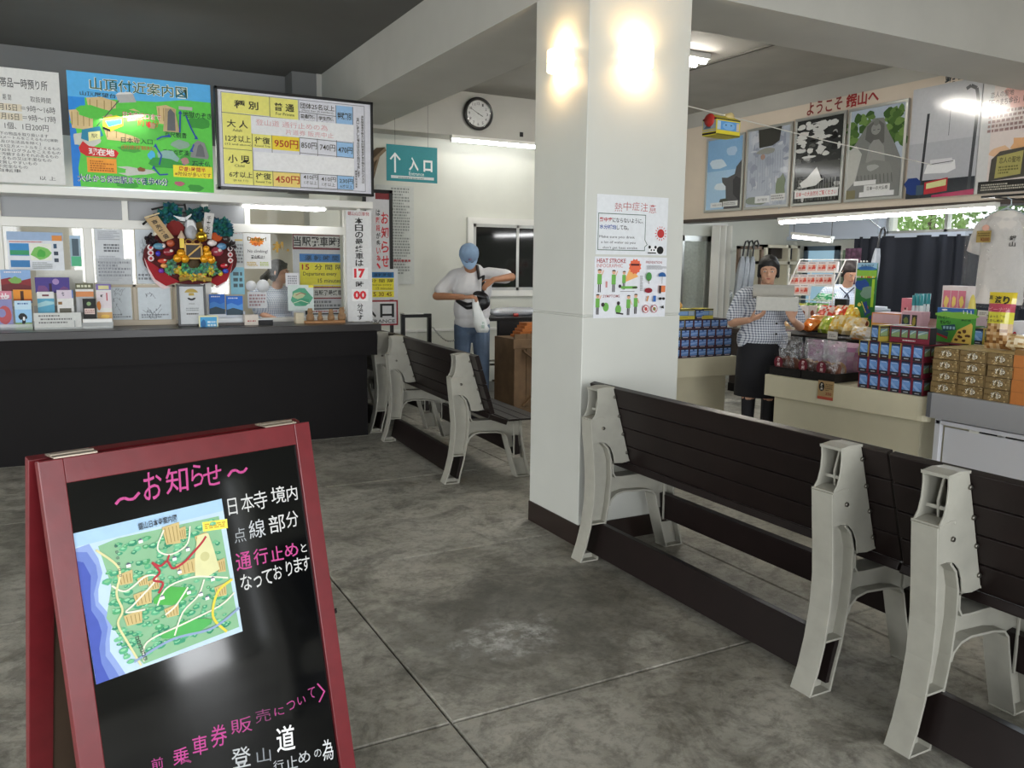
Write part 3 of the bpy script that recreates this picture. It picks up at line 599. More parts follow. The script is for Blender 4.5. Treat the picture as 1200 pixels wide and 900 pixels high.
# summit map board
def summit(p):
    p.rect(0, 0, 100, 100, '#62d04e'); p.rect(0, 0, 100, 16, '#58b4ec'); p.poly([(0, 0), (100, 0), (100, 12), (60, 20), (20, 22), (0, 22)], '#5cb6ee')
    p.poly([(0, 22), (11, 22), (11, 34), (4, 40), (0, 44)], '#2b8fe2'); p.poly([(0, 44), (4, 50), (6, 72), (4, 84), (5, 100), (0, 100)], '#2a7fd6')
    for x, y, w, h in ((12, 22, 20, 16), (0, 34, 16, 16), (22, 44, 26, 14), (60, 24, 14, 16), (38, 30, 12, 10)):
        p.poly([(x, y), (x+w*.5, y-2), (x+w, y+1), (x+w*.95, y+h), (x+w*.1, y+h*.95)], '#d9c08c')
        for k in range(4): p.line([(x+w*(.12+.24*k), y+1), (x+w*(.1+.24*k), y+h*.8)], .6, '#a98c55')
    for x, y, rx, ry, c in ((16, 34, 12, 5, '#5fca4b'), (40, 33, 14, 4, '#5fca4b'), (52, 47, 20, 8, '#58b84a'), (10, 58, 10, 6, '#c9ccc2'), (40, 84, 15, 4, '#c9ccc2'), (26, 84, 10, 3, '#5fca4b'), (90, 36, 9, 5, '#3f9d3c'), (84, 70, 8, 6, '#4aa844'), (86, 96, 6, 3, '#3f9d3c'), (40, 64, 8, 3, '#4aa844'), (36, 96, 9, 3, '#49a944')): p.blob(x, y, rx, ry, c, 3)
    p.text('山頂付近案内図', 14.5, 3.5, 83, 15, '#f0f3e0', .03); p.text('山頂付近案内図', 15, 4, 82.5, 14.5, '#2d5b46', .004)
    p.text('山頂展望台', 8, 16.5, 32, 20.5, '#333c3a', .01)
    p.poly([(32, 17), (44, 15), (46, 22), (34, 24)], '#b9b9b7'); p.poly([(32, 17), (44, 15), (42, 13.5), (34, 15)], '#e4e4e2')
    p.line([(34, 22), (18, 46)], .6, '#555'); p.poly([(23, 38), (32, 35), (36, 38), (36, 44), (27, 50), (22, 46)], '#f0e23c'); p.poly([(24, 41), (35, 38), (35, 42), (26, 46)], '#4a9bd0'); p.poly([(22, 46), (27, 48), (27, 50), (22, 48)], '#222')
    p.poly([(8, 50), (20, 46), (22, 54), (12, 60), (7, 58)], '#2f86a6'); p.poly([(12, 52), (20, 50), (20, 57), (12, 60)], '#e8e6a0'); p.text('駅', 14, 53, 18, 56.5, '#444')
    p.poly([(5, 66), (8, 60), (12, 64), (30, 66), (32, 68.5), (30, 73), (10, 73), (6, 70)], '#cc2a2a'); p.text('現在地', 11.5, 65.5, 29, 72, '#f5e9e6', .03)
    p.rect(10, 74, 30, 87, '#f1a13a'); p.dashes(12, 76, 28, 86, 5, '#b86a20', 4)
    p.text('日本寺境口まで', 36, 31, 63, 37, '#f3e6dc', .05); p.text('日本寺境口まで', 36, 31, 63, 37, '#c24a3e', 0); p.text('約10分', 46, 37, 61, 43, '#c24a3e')
    p.poly([(66, 25), (73, 25), (76, 46), (64, 46)], '#b9a37a'); p.poly([(68, 28), (70, 25), (73, 29), (73, 45), (67, 45)], '#66686a')
    p.text('百尺観音', 65, 46, 81, 51, '#1f3c34', .006); p.text('地獄のぞき', 79, 26, 100, 32, '#1f3c34', .006); p.rect(76, 22, 86, 25, '#b9bab4')
    p.text('日本寺入口', 34, 54, 56, 59, '#23443a', .008); p.text('(別途拝観料)', 34, 60.5, 57, 65, '#c24a3e')
    p.text('千五百羅漢', 63, 62, 82, 67, '#23443a', .006); p.text('石大仏', 84, 71, 98, 77, '#23443a', .008)
    p.blob(76, 57, 7, 4, '#8fae9a', 1); p.poly([(83, 68), (85, 56), (89, 52), (94, 54), (97, 66), (96, 69)], '#8b8d8b'); p.poly([(87, 67), (89, 57), (91, 55), (93, 58), (94, 67)], '#6b6d6f')
    p.blob(66, 70, 9, 6, '#8fb8b0', 2); p.blob(55, 69, 2.5, 4, '#4fb6e2', 2); p.blob(64, 75, 12, 5, '#3b9c44', 5)
    for L_ in ([(59, 54), (63, 51), (68, 50)], [(76, 46), (77, 28)], [(81, 30), (84, 40), (88, 50)], [(86, 56), (84, 62)], [(60, 77), (62, 68), (58, 60)], [(66, 85), (60, 86), (56, 80)], [(76, 70), (79, 78), (86, 79)]):
        p.line(L_, 1.1, '#2d4fa8'); (x, y) = L_[-1]; p.poly([(x-1.5, y+1), (x+1.5, y+1), (x, y-2.5)], '#2d4fa8')
    p.blob(47, 82, 3, 2, '#8a5a34', 3); p.blob(79, 72, 3, 3, '#b98a84', 3); p.blob(74, 93, 3.4, 2, '#c26a7a', 3); p.blob(56, 42, 3, 3, '#a58c6a', 3); p.blob(54, 41, 1.2, 3, '#c83c34', 3)
    p.rect(70, 76, 99, 87, '#f7e63c'); p.text('周遊1時間半', 74, 77, 94, 81.5, '#c23a2e', .02); p.text('※階段が多いです', 71, 82, 98, 86, '#8a4a2a', .008)
    p.text('大仏から保田駅まで徒歩40分', 3, 89, 66, 96, '#f4f6ee', .05); p.text('大仏から保田駅まで徒歩40分', 3, 89, 66, 96, '#23457c', .01)
sheet_y('summit_map_board', 'blue and green illustrated map board of the summit area above the counter', 'sign', 77.5, 82, 251, 226, 6.94, summit, th=.012, base='#5cb6ee', U=100, V=100)
# fare board, slightly in front with its dark frame
a = at(251, 100, y=6.85); b = at(438.5, 230.5, y=6.85); fw_, fh_ = b.x-a.x, a.z-b.z
fb = thing('fare_board', 'framed white and yellow fare table hanging at the right end over the ticket window', 'sign', (a.x, 6.85, b.z), 0)
MB().box((0, .0, 0), (fw_, .05, .022)).box((0, 0, fh_-.022), (fw_, .05, fh_)).box((0, 0, 0), (.022, .05, fh_)).box((fw_-.022, 0, 0), (fw_, .05, fh_)).build('frame', black_metal, fb, bevel=.003)
MB().box((.02, .012, .02), (fw_-.02, .045, fh_-.02), '#dfdfe6').build('panel', PRINT, fb)
q = MB(); p = q.plane((.022, .012, .022), (fw_-.044, 0, 0), (0, 0, fh_-.044), 100, 70)
ye, bl, ink = '#efe97e', '#9cc3e8', '#3d3a2c'
p.frame(2, 1.5, 96, 68.5, .35, '#6c6f78')
p.rect(2.5, 2, 32, 16, ye); p.rect(32.4, 2, 50.5, 22, ye); p.rect(2.5, 16.5, 20.5, 68, ye); p.rect(20.5, 30, 33, 40, ye); p.rect(20.5, 57, 33, 68, ye); p.rect(33, 30, 51, 40.5, '#efd640'); p.rect(33, 57, 51, 68, '#f2d97e')
p.rect(76, 3, 87.5, 17, bl); p.rect(76, 31, 87.5, 42.5, bl); p.rect(76, 57, 87.5, 67.5, bl)
for L_ in ([(2, 16.2), (50.5, 17)], [(51, 2), (51, 68)], [(32.2, 2), (32.2, 20)], [(51, 10.6), (76, 11.5)], [(63, 11), (63, 68)], [(76, 3), (76, 68)], [(87.7, 3), (87.7, 67)], [(2, 42.2), (20, 42.4)], [(33, 30), (33, 68)], [(20.5, 30), (20.5, 68)], [(51, 41.5), (87.5, 42.5)], [(51, 30), (87, 31)], [(20.5, 57), (87, 57)], [(51, 67.6), (87, 67.6)]): p.line(L_, .35, '#57584e')
p.text('種 別', 10, 6.5, 25, 12.5, ink, .02); p.text('普 通', 35, 5.5, 48, 11.5, ink, .02); p.text('For Private', 36, 12.5, 48, 14.6, ink)
p.text('団体25名以上', 52, 3.6, 75, 8, ink, .01); p.text('(More than 25 members)', 53, 8.5, 74, 10.3, ink); p.text('普通団体', 52, 12, 62, 15.2, ink, .02); p.text('学生団体', 64.2, 12.4, 74.6, 15.6, ink, .02); p.text('General', 54, 16, 61, 17.6, ink); p.text('Students', 66, 16.2, 73.5, 17.8, ink)
p.text('特殊割引', 77, 8, 86.8, 13.4, ink, .02)
p.text('大 人', 5, 21, 18, 26.6, ink, .015); p.text('Adult', 8.5, 27.4, 14.5, 29.4, ink); p.text('12才以上', 4, 32, 19.5, 37, ink, .01); p.text('(12 and above)', 3.5, 38, 19.8, 39.8, ink)
p.text('往復', 22, 32, 31.8, 37, ink, .015); p.text('Round Trip', 22, 37.8, 31.8, 39.6, ink)
p.text('小 児', 5, 46.5, 18.5, 52.5, ink, .015); p.text('Child', 9, 53.4, 15, 55.2, ink); p.text('6才以上', 5.5, 58.5, 20, 63, ink, .01); p.text('(6 to 11)', 8, 64.2, 17, 66.2, ink); p.text('往復', 22, 58.5, 31.8, 63.5, ink, .015); p.text('Round Trip', 22, 64.5, 31.8, 66.4, ink)
p.text('950円', 34.5, 32.5, 50, 38.8, '#b9412c', .012); p.text('450円', 34.5, 59.5, 50.3, 65.5, '#b9412c', .012)
for s, x0, x1, y in (('850円', 52, 62.5, 33), ('740円', 64.5, 75, 33.5), ('470円', 77, 87, 34.4)): p.text(s, x0, y, x1, y+5, ink, .004)
for s, x0, x1, y, t_ in (('410円', 53, 62.5, 58.3, '1才以上'), ('410円', 65, 75, 59, '1才以上'), ('230円', 77.5, 87, 59.6, '6才以上')): p.text(s, x0, y-.4, x1, y+3.2, ink, .004); p.text(t_, x0+.5, y+4.1, x1-.5, y+6.9, ink)
p.rect(20, 16.8, 88, 29.8, '#ececec'); p.rect(21.5, 43, 88, 56.6, '#eeeeee'); p.text('登山道 通行止めの為', 23, 19, 70, 23.4, '#dca6a8', 0); p.text('片道券 販売中止', 42, 24.6, 74, 28.6, '#dca6a8', 0)
p.vtext('身体障害者手帳及び知的障害者療育手帳をお持ちの方は', 94.2, 9, 62, 1.9, ink, .01, .95); p.vtext('窓口に提示した場合は左記の割引を致します。', 91, 11, 60, 1.9, ink, .01, .95); p.vtext('障害者割引運賃', 89.2, 52, 66, 1.4, ink, .01)
q.build('print', PRINT, fb)
MB().bar((fw_-.02, .06, .30), (fw_+.13, .18, .42), .09, .03).bar((fw_-.02, .10, .24), (fw_+.13, .20, .42), .02, .03).bar((fw_-.0, .10, .12), (fw_+.12, .22, .40), .03, .03).build('wooden_bracket', mat('brown_wood', '#6e5c44', .6, noise=.15), fb)
MB().box((.02, .05, .01), (.08, .24, .05)).box((fw_-.12, .05, .02), (fw_-.06, .24, .05)).build('mounting_arm', black_metal, fb)

# fluorescent tube below the fare board
def tube_light(name, label, p0, p1, r=.016, body=True, power=14, group=None, gap=.03, up=True, emit=tube_on):
    p0 = Vector(p0); p1 = Vector(p1); mid = (p0+p1)/2; o = thing(name, label, 'light', mid, 0, group); T = Matrix.Translation(-mid); z = Vector((0, 0, r+gap))
    MB(T).tube([p0, p1], r, 12).build('tube', emit, o)
    d = (p1-p0).normalized()
    m = MB(T); m.bar(p0-d*.02+z, p1+d*.02+z, .07, .035); m.bar(p0-d*.02, p0, .03, .05).bar(p1, p1+d*.02, .03, .05); m.bar(p0-d*.02+z*.5, p0+z*.5, .03, z.z); m.bar(p1+z*.5, p1+d*.02+z*.5, .03, z.z); m.build('fitting', white_paint, o, bevel=.002)
    return o
tube_light('tube_light', 'lit fluorescent tube under the fare board over the ticket window', at(284, 238.5, y=7.25), at(380, 243, y=7.25), r=.03, gap=.0)

# the clerk's window area: papers on and behind the glass
def paper_y(name, label, cat, x0, y0, x1, y1, Y, base='#dadad6', draw=None, group=None, **k): return sheet_y(name, label, cat, x0, y0, x1, y1, Y, draw, base=base, group=group, th=k.pop('th', .002), **k)
GF = GY-.036
def lines(rows, seed, c='#8d8d92', a=8, b=8, cc=92, d=92): return lambda p: p.dashes(a, b*p.V/100, cc, d*p.V/100, rows, c, seed)
def areaposter(p):
    p.rect(0, 0, 100, p.V*.22, '#9db4d2'); p.rect(4, p.V*.30, 38, p.V*.62, '#3f8cc8'); p.rect(4, p.V*.48, 38, p.V*.6, '#3b9a6a'); p.rect(4, p.V*.74, 38, p.V*.92, '#3f7fb8'); p.rect(40, p.V*.3, 78, p.V*.74, '#e9ece0'); p.blob(58, p.V*.54, 17, p.V*.17, '#7cc060', 4); p.blob(60, p.V*.56, 9, p.V*.1, '#4eae46', 2)
    p.rect(82, p.V*.3, 88, p.V*.42, '#34506a'); p.rect(82, p.V*.5, 90, p.V*.6, '#3c4654'); p.rect(82, p.V*.68, 90, p.V*.78, '#49525e'); p.dashes(42, p.V*.78, 78, p.V*.96, 5, '#9aa0a0', 3); p.rect(80, p.V*.08, 98, p.V*.22, '#e0914a'); p.dashes(4, p.V*.24, 70, p.V*.28, 1, '#c04a4a', 1)
paper_y('area_poster', 'sightseeing poster with blue sea pictures on the glass at the far left', 'poster', 7, 271, 76, 317, GF, '#dfe3e8', areaposter)
paper_y('photo_leaflet', 'narrow leaflet with a pale blue picture over a green slip beside the white mullion', 'leaflet', 81, 276, 96, 312, GF, '#9fb6c4', lambda p: p.rect(20, 8, 80, p.V*.66, '#50626e').rect(0, 0, 100, p.V*.1, '#a9c4dc').rect(8, p.V*.68, 100, p.V, '#57b98a'))
paper_y('white_sheet', 'large blank white sheet behind the purple brochures', 'paper', 42, 316, 100, 372, GF+.012, '#d8d8d0')
paper_y('typed_notice', 'tall typed notice right of the white mullion', 'paper', 110, 268, 147, 333, GF, '#d2d6da', lambda p: p.dashes(12, 6, 88, p.V*.2, 6, '#a4a8b0', 1).dashes(30, p.V*.26, 84, p.V*.42, 3, '#74787e', 2).dashes(12, p.V*.48, 88, p.V*.94, 14, '#b0b4ba', 3))
paper_y('handwritten_sheet', 'grey sheet of handwriting taped below the tall typed notice', 'paper', 112, 303, 156, 333.5, GF-.004, '#c6cacd', lambda p: p.dashes(6, 6, 94, p.V*.7, 5, '#8f9399', 7))
def shiki(seed):
    def f(p):
        R = random.Random(seed); p.frame(0, 0, 100, p.V, 2, '#b9a88a'); V = p.V
        for k in range(5):
            x, y = R.uniform(10, 40), R.uniform(.1, .8)*V; pts = [(x, y)]
            for _ in range(14): x += R.uniform(-3, 8); y += R.uniform(-.09, .09)*V; pts.append((min(max(x, 5), 94), min(max(y, V*.06), V*.94)))
            p.line(pts, 1.1, '#6e747c')
        p.dashes(10, V*.8, 90, V*.93, 2, '#80868c', seed)
    return f
bx = at(210, 370, y=7.14)
for i, (x0, y0, x1, y1, lb) in enumerate(((157, 268, 183, 333, 'tall autograph card with bold black strokes, half behind the rake decoration'), (128, 336, 156, 375, 'small autograph card left of the large square one on the counter'), (160, 336, 202, 375, 'large square autograph card left of the framed certificate'))):
    o = paper_y('autograph_card', lb, 'card', x0, y0, x1, y1, 7.24 if i else GF, '#cdd5da', shiki(i+3), 'autograph cards in the ticket window', th=.006)
cm = MB(); c0 = at(127, 334, y=7.26); c1 = at(207, 384, y=7.26); cm.box((c0.x, 7.25, .986), (c1.x, 7.28, 1.03)).box((c0.x, 7.262, 1.0), (c0.x+.02, 7.28, c0.z)).box((c1.x-.02, 7.262, 1.0), (c1.x, 7.28, c0.z)).box((c0.x, 7.262, c0.z-.015), (c1.x, 7.28, c0.z)); xm = at(158, 350, y=7.26).x; cm.box((xm-.012, 7.262, 1.0), (xm+.012, 7.28, c0.z))
tag(cm.build('card_rack', mat('pale_rack', '#c8bba6', .5)), 'pale wooden rack holding the autograph cards on the counter', 'rack')

# framed certificate
a = at(207, 333, y=7.0); b = at(243, 382, y=7.0); fc = thing('certificate_frame', 'black framed certificate with a gold fan emblem, on the counter below the rake', 'frame', (a.x, 7.0, .986)); w_, h_ = b.x-a.x, a.z-.986
T = Euler((-.06, 0, 0)).to_matrix().to_4x4()
MB(T).box((0, 0, 0), (w_, .02, .018)).box((0, 0, h_-.018), (w_, .02, h_)).box((0, 0, 0), (.018, .02, h_)).box((w_-.018, 0, 0), (w_, .02, h_)).build('frame', black_metal, fc, bevel=.002)
q = MB(T); q.box((.015, .006, .015), (w_-.015, .014, h_-.015), '#c9cdd0'); p = q.plane((.018, .006, .018), (w_-.036, 0, 0), (0, 0, h_-.036), 100, 140)
p.disc(50, 30, 30, '#b39a4a', 22, 14, 20, 160).poly([(38, 34), (62, 34), (60, 24), (40, 24)], '#b39a4a'); p.disc(50, 42, 17, '#2c2c2e', 10, 14, 180, 360); p.disc(50, 40, 9, '#cfd2d4', 5); p.text('感謝状', 38, 62, 62, 67, '#555'); p.dashes(25, 78, 78, 92, 2, '#8d9194', 2); p.text('銀座幸太', 26, 98, 76, 106, '#3a3a3a', .01) if False else p.dashes(26, 98, 76, 106, 1, '#3a3a3a', 5); q.build('certificate', PRINT, fc)
MB().bar((w_/2, .03, h_*.6), (w_/2, .13, .003), .05, .004).build('stand', black_metal, fc)

# brochures and display stands at the left end
def broch(name, label, x0, y0, x1, y1, Y, draw, base='#e3e3e0', group='tourist brochures on the counter', th=.02): return sheet_y(name, label, 'brochure', x0, y0, x1, y1, Y, draw, base=base, th=th, group=group)
def landscape(sky, mid, fg, ttl=None, hill=None):
    def f(p):
        V = p.V; p.rect(0, 0, 100, V, sky); p.poly([(0, V*.45), (30, V*.36), (70, V*.5), (100, V*.4), (100, V), (0, V)], mid); p.poly([(0, V*.72), (40, V*.62), (100, V*.76), (100, V), (0, V)], fg)
        if hill: p.blob(50, V*.5, 22, V*.16, hill, 2)
        if ttl: p.dashes(12, V*.06, 88, V*.16, 1, ttl, 3)
    return f
B_ = [('magazine', 'wide magazine with a red roofed picture, uppermost at the far left', 0, 316, 37, 341, 7.22, landscape('#8fb2de', '#8d2f34', '#6f2a30', '#f0e6e6', '#7fae5a')),
      ('pink_brochure', 'pink brochure with white lettering at the very left edge', -14, 341, 15, 365, 7.18, lambda p: p.rect(0, 0, 100, p.V, '#d98a9e').text('旅', 50, 10, 90, p.V*.8, '#f6eef0', .02)),
      ('sunset_brochure', 'orange sunset brochure behind the lighthouse one', 15, 339.5, 38, 355, 7.18, lambda p: p.rect(0, 0, 100, p.V, '#e79636').rect(0, p.V*.7, 100, p.V, '#b9521e').rect(38, p.V*.1, 56, p.V, '#4a2a18').rect(0, p.V*.86, 100, p.V, '#4b6ea0')),
      ('purple_sky_brochure', 'mauve brochure with a large red figure at the left edge', -10, 351, 16.5, 387, 7.08, lambda p: p.rect(0, 0, 100, p.V, '#8f8fbe').disc(60, p.V*.5, 34, '#bd5a5e', p.V*.3).disc(46, p.V*.44, 20, '#8f8fbe', p.V*.14).poly([(56, p.V*.7), (70, p.V*.7), (62, p.V), (54, p.V)], '#bd5a5e').rect(0, p.V*.88, 100, p.V, '#4a4566')),
      ('cow_brochure', 'pale blue brochure with a black and white cow on grass', 16.5, 352.5, 38.5, 386, 7.08, lambda p: p.rect(0, 0, 100, p.V, '#9ccbee').rect(0, 0, 100, p.V*.3, '#c5e2f4').rect(0, p.V*.76, 100, p.V, '#7fa64a').blob(44, p.V*.56, 26, p.V*.12, '#26282a', 1).blob(50, p.V*.72, 10, p.V*.14, '#22262a', 3).blob(52, p.V*.62, 7, p.V*.08, '#e8ecec', 2).dashes(18, p.V*.06, 80, p.V*.14, 1, '#4a6ea8', 2)),
      ('night_brochure', 'wide purple night scene brochure with a pale moon', 40.5, 325, 82, 343, 7.2, lambda p: p.rect(0, 0, 100, p.V, '#4d3f8c').disc(60, p.V*.28, 10, '#a78cc0').blob(20, p.V*.8, 18, p.V*.3, '#7a4f86', 1).blob(85, p.V*.85, 16, p.V*.24, '#7a4f86', 1).rect(40, p.V*.4, 48, p.V, '#3a1f3c')),
      ('lake_brochure', 'brochure with a turquoise sea picture under the purple one', 43, 342, 64.5, 368, 7.14, lambda p: p.rect(0, p.V*.3, 100, p.V, '#5fa8c6').poly([(0, p.V*.52), (50, p.V*.4), (100, p.V*.45), (100, p.V*.55), (0, p.V*.7)], '#a8d4dc').rect(30, p.V*.12, 70, p.V*.2, '#7a4a54')),
      ('timetable_brochure', 'white brochure with a small brown picture right of the turquoise one', 66, 340, 87, 367, 7.14, lambda p: p.rect(0, 0, 100, p.V*.36, '#d9ccd9').text('七', 30, p.V*.06, 46, p.V*.24, '#33364a', .03).rect(6, p.V*.5, 30, p.V*.62, '#8f6a3a').rect(12, p.V*.78, 84, p.V, '#6a675a').rect(92, 0, 100, p.V*.34, '#5b7ec0')),
      ('guide_brochure', 'orange banded guide leaflet behind the black card', 88, 332, 111, 366, 7.16, lambda p: p.rect(0, 0, 100, p.V*.2, '#66664e').dashes(8, p.V*.03, 96, p.V*.16, 1, '#d9d9c2', 1).rect(0, p.V*.28, 100, p.V*.46, '#d98f5a').rect(0, p.V*.46, 100, p.V, '#b4b6b8')),
      ('black_card', 'small black card with a round green emblem', 96.5, 350, 113.5, 375, 7.08, lambda p: p.rect(0, 0, 100, p.V, '#1b1b1b').disc(46, p.V*.24, 17, '#8aa878').rect(10, p.V*.46, 88, p.V*.72, '#e6cfc8').dashes(16, p.V*.5, 84, p.V*.68, 2, '#b08a84', 2)),
      ('autumn_brochure', 'cream brochure with orange leaves and a red vertical title', 112, 333, 132, 375, 7.12, lambda p: p.rect(0, 0, 100, p.V*.16, '#7f6fb0').rect(16, p.V*.04, 86, p.V*.14, '#d9d59a').rect(0, p.V*.2, 100, p.V*.66, '#e2d8dc').text('虹', 26, p.V*.28, 46, p.V*.38, '#33303a', .03).rect(66, p.V*.24, 74, p.V*.46, '#c0505c').blob(14, p.V*.6, 14, p.V*.12, '#e08a3a', 2).rect(0, p.V*.78, 100, p.V, '#d0a468').blob(50, p.V*.9, 30, p.V*.06, '#e8c060', 1))]
for n_, lb, x0, y0, x1, y1, Y, dr in B_: broch(n_, lb, x0, y0, x1, y1, Y, dr)
# clear step racks that hold them
for x0, x1, lb in ((-14, 39, 'clear step rack holding the brochures at the far left'), (40.5, 88, 'clear step rack behind the long white notice'), (88, 133, 'clear step rack holding the black card and the cream brochure')):
    a = at(x0, 387, y=7.05).x; b = at(x1, 387, y=7.05).x; m = MB()
    m.box((a, 7.02, .986), (b, 7.26, 1.0)); m.box((a, 7.035, 1.0), (b, 7.04, 1.03)); m.box((a, 7.115, .94), (b, 7.12, 1.04)) if False else None
    m.box((a, 7.25, 1.0), (b, 7.256, 1.15)); m.box((a, 7.02, 1.0), (a+.004, 7.256, 1.05)).box((b-.004, 7.02, 1.0), (b, 7.256, 1.05))
    tag(m.build('brochure_rack', mat('clear_acrylic', '#e8eeee', .08, alpha=.35)), lb, 'rack')
sheet_y('counter_notice', 'long low white card of small print in front of the brochures', 'notice', 39, 367, 96, 386, 7.03, lambda p: p.dashes(10, 4, 60, 10, 1, '#777', 1).dashes(14, 12, 80, 18, 1, '#777', 2).dashes(10, 20, 90, 26, 1, '#777', 3), base='#d4d6d2', th=.004)
sheet_y('blank_card', 'plain bright white card standing left of the autograph rack', 'card', 97, 374, 132, 385, 7.04, base='#efefec', th=.03)
for (x0, y0, x1, y1, Y, dr, lb) in ((245, 345, 264, 368, 7.16, landscape('#2f6fce', '#4a8cd8', '#3b4f5c', '#dfe8f4'), 'blue leaflet on the left of the pair beside the certificate'), (265, 347, 285, 369, 7.15, landscape('#2f6fce', '#5a98dc', '#3b4f5c', '#dfe8f4'), 'blue leaflet on the right of the pair beside the certificate')):
    sheet_y('blue_leaflet', lb, 'leaflet', x0, y0, x1, y1, Y, dr, base='#2f6fce', th=.02, group='pair of blue leaflets')
a = at(246, 381, y=7.1).x; b = at(290, 381, y=7.1).x
tag(MB().box((a, 7.08, .986), (b, 7.2, 1.005)).box((a, 7.08, 1.005), (b, 7.085, 1.04)).box((a, 7.19, 1.005), (b, 7.2, 1.09)).build('leaflet_rack', mat('white_acrylic', '#dfe4e8', .2)), 'white rack holding the pair of blue leaflets', 'rack')
tag(MB().box((a, 7.0, .986), (b, 7.06, 1.005)).build('dark_tray', mat('brown_tray', '#3b2f2a', .4)), 'dark brown tray in front of the blue leaflets', 'tray')
sheet_y('ticket_card', 'small yellow and blue ticket card at the foot of the certificate', 'card', 233, 370, 256, 388.5, 6.93, lambda p: p.rect(6, 8, 94, p.V-6, '#4fa6d8').blob(24, p.V*.5, 14, p.V*.24, '#2f6ea8', 1).dashes(44, p.V*.3, 90, p.V*.7, 2, '#d9ecf4', 2), base='#e9e6b8', th=.02)
sheet_y('side_notice', 'tall pale notice with a red heading right of the rake decoration', 'notice', 268, 272, 287, 345, GF, lambda p: p.text('ない', 40, 4, 96, 12, '#c05a5a', .01).rect(40, 50, 96, 62, '#d9bb6a').dashes(30, 80, 96, p.V*.5, 6, '#8c8e90', 2).rect(0, p.V*.56, 100, p.V, '#8fc6d8').dashes(20, p.V*.62, 94, p.V*.9, 3, '#54686e', 2), base='#cfd4d4', th=.002)

# danger sign
def danger(p):
    V = p.V
    pts = []
    for i in range(22): r = 22 if i % 2 else 30; pts.append((48+r*math.cos(6.283*i/22), V*.23-r*.62*math.sin(6.283*i/22)))
    p.poly(pts, '#e8862e'); p.text('Danger!', 14, V*.10, 84, V*.24, '#7a6a14', .03); p.text('Danger!', 14, V*.10, 84, V*.24, '#5b5212', 0); p.text('危険', 36, V*.26, 60, V*.36, '#b9401c', .02)
    p.text('No climbing!', 14, V*.46, 88, V*.57, '#3c3c3c', .01); p.text('登山禁止！', 25, V*.62, 76, V*.72, '#2c2c2c', .04)
    p.dashes(10, V*.8, 50, V*.93, 3, '#c9a92a', 1); p.dashes(58, V*.8, 90, V*.93, 3, '#a9b83a', 2)
sheet_y('danger_notice', 'white danger no climbing notice with an orange burst on the ticket glass', 'notice', 285, 273, 318, 315, GF-.002, danger, base='#e6e6e4', th=.002)
for s, x in (('札', 326),): # gold glass lettering
    q = MB(); a = at(319, 283, y=GF); b = at(339, 296, y=GF); p = q.plane((a.x, GF, b.z), (b.x-a.x, 0, 0), (0, 0, a.z-b.z), 100, 100); p.text('札', 0, 0, 100, 100, '#b08a3a', .03)
    q.build('lettering', PRINT, scr)
for i, (x0, x1) in enumerate(((289, 299.5), (301, 315))):
    a = at((x0+x1)/2, 335, y=GF-.002); m = MB(Matrix.Translation(a)); m.lathe([(.0001, 0), (.045 if i == 0 else .055, 0), (.045 if i == 0 else .055, .002), (.0001, .002)], (0, 0, 0), 16, '#d6d8da', Euler((math.pi/2, 0, 0)).to_matrix())
    tag(m.build('speech_hole_label', PRINT), ('smaller' if i == 0 else 'larger')+' round pale label on the ticket glass in front of the clerk', 'label')
paper_y('till_notice', 'small white notice with red lines on the glass in front of the clerk', 'notice', 290, 342, 313, 361, GF-.002, '#d5d7da', lambda p: p.dashes(8, 10, 92, p.V*.9, 4, '#a98c90', 2))
paper_y('round_note', 'small white handwritten note in front of the clerk\'s chin', 'note', 334.5, 320, 350.5, 336, GF-.004, '#dcdce0', lambda p: p.dashes(16, 16, 84, 84, 4, '#8f9096', 2))
paper_y('glass_trail_map', 'small green trail map taped to the ticket glass with a yellow tab', 'map', 337, 334, 368, 364, GF-.006, '#cfdcd8', lambda p: (p.blob(50, p.V*.5, 42, p.V*.34, '#5aa684', 1), p.blob(40, p.V*.4, 22, p.V*.14, '#b9c49a', 2), p.blob(60, p.V*.65, 24, p.V*.14, '#4a9a78', 3), p.line([(30, p.V*.4), (50, p.V*.3), (70, p.V*.36)], 2.4, '#a8484c'), p.line([(20, p.V*.7), (50, p.V*.6), (80, p.V*.7)], 2, '#dfe2c8'), p.rect(80, 0, 100, 10, '#e8dc4a')))

# departure time board behind the glass
def dep(p, full=True):
    V = p.V
    p.rect(0, V*0, 100, V*.19, '#7a2d33'); p.rect(2, V*.025, 100, V*.165, '#cfcfc9'); p.text('当駅発車時刻', 2, V*.035, 100, V*.155, '#222', .02)
    p.rect(12, V*.24, 94, V*.335, '#3f7fc0'); p.text('運 転 時 間', 22, V*.255, 86, V*.32, '#24425e', .02)
    p.rect(12, V*.345, 94, V*.61, '#efe64a'); p.text('15', 16, V*.365, 30, V*.43, '#b93a2a', .02); p.text('分 間 隔', 40, V*.365, 94, V*.43, '#3c3a1c', .01)
    p.text('Departures every', 18, V*.455, 82, V*.51, '#4a4828', .01); p.text('15 minutes', 46, V*.535, 90, V*.585, '#4a4828', .01)
    p.rect(12, V*.62, 94, V*.74, '#efe64a')
    for k, s in enumerate(('00', '15', '30', '45')): p.text(s, 16+k*20.5, V*.645, 29+k*20.5, V*.715, '#b9412c', .02); p.line([(12+20.5*k, V*.62), (12+20.5*k, V*.74)], .6, '#555') if k else None
sheet_y('departure_board', 'yellow and blue departure times board behind the ticket glass', 'sign', 342.5, 273, 406, 371, 7.42, dep, base='#cfd2d4', th=.01)
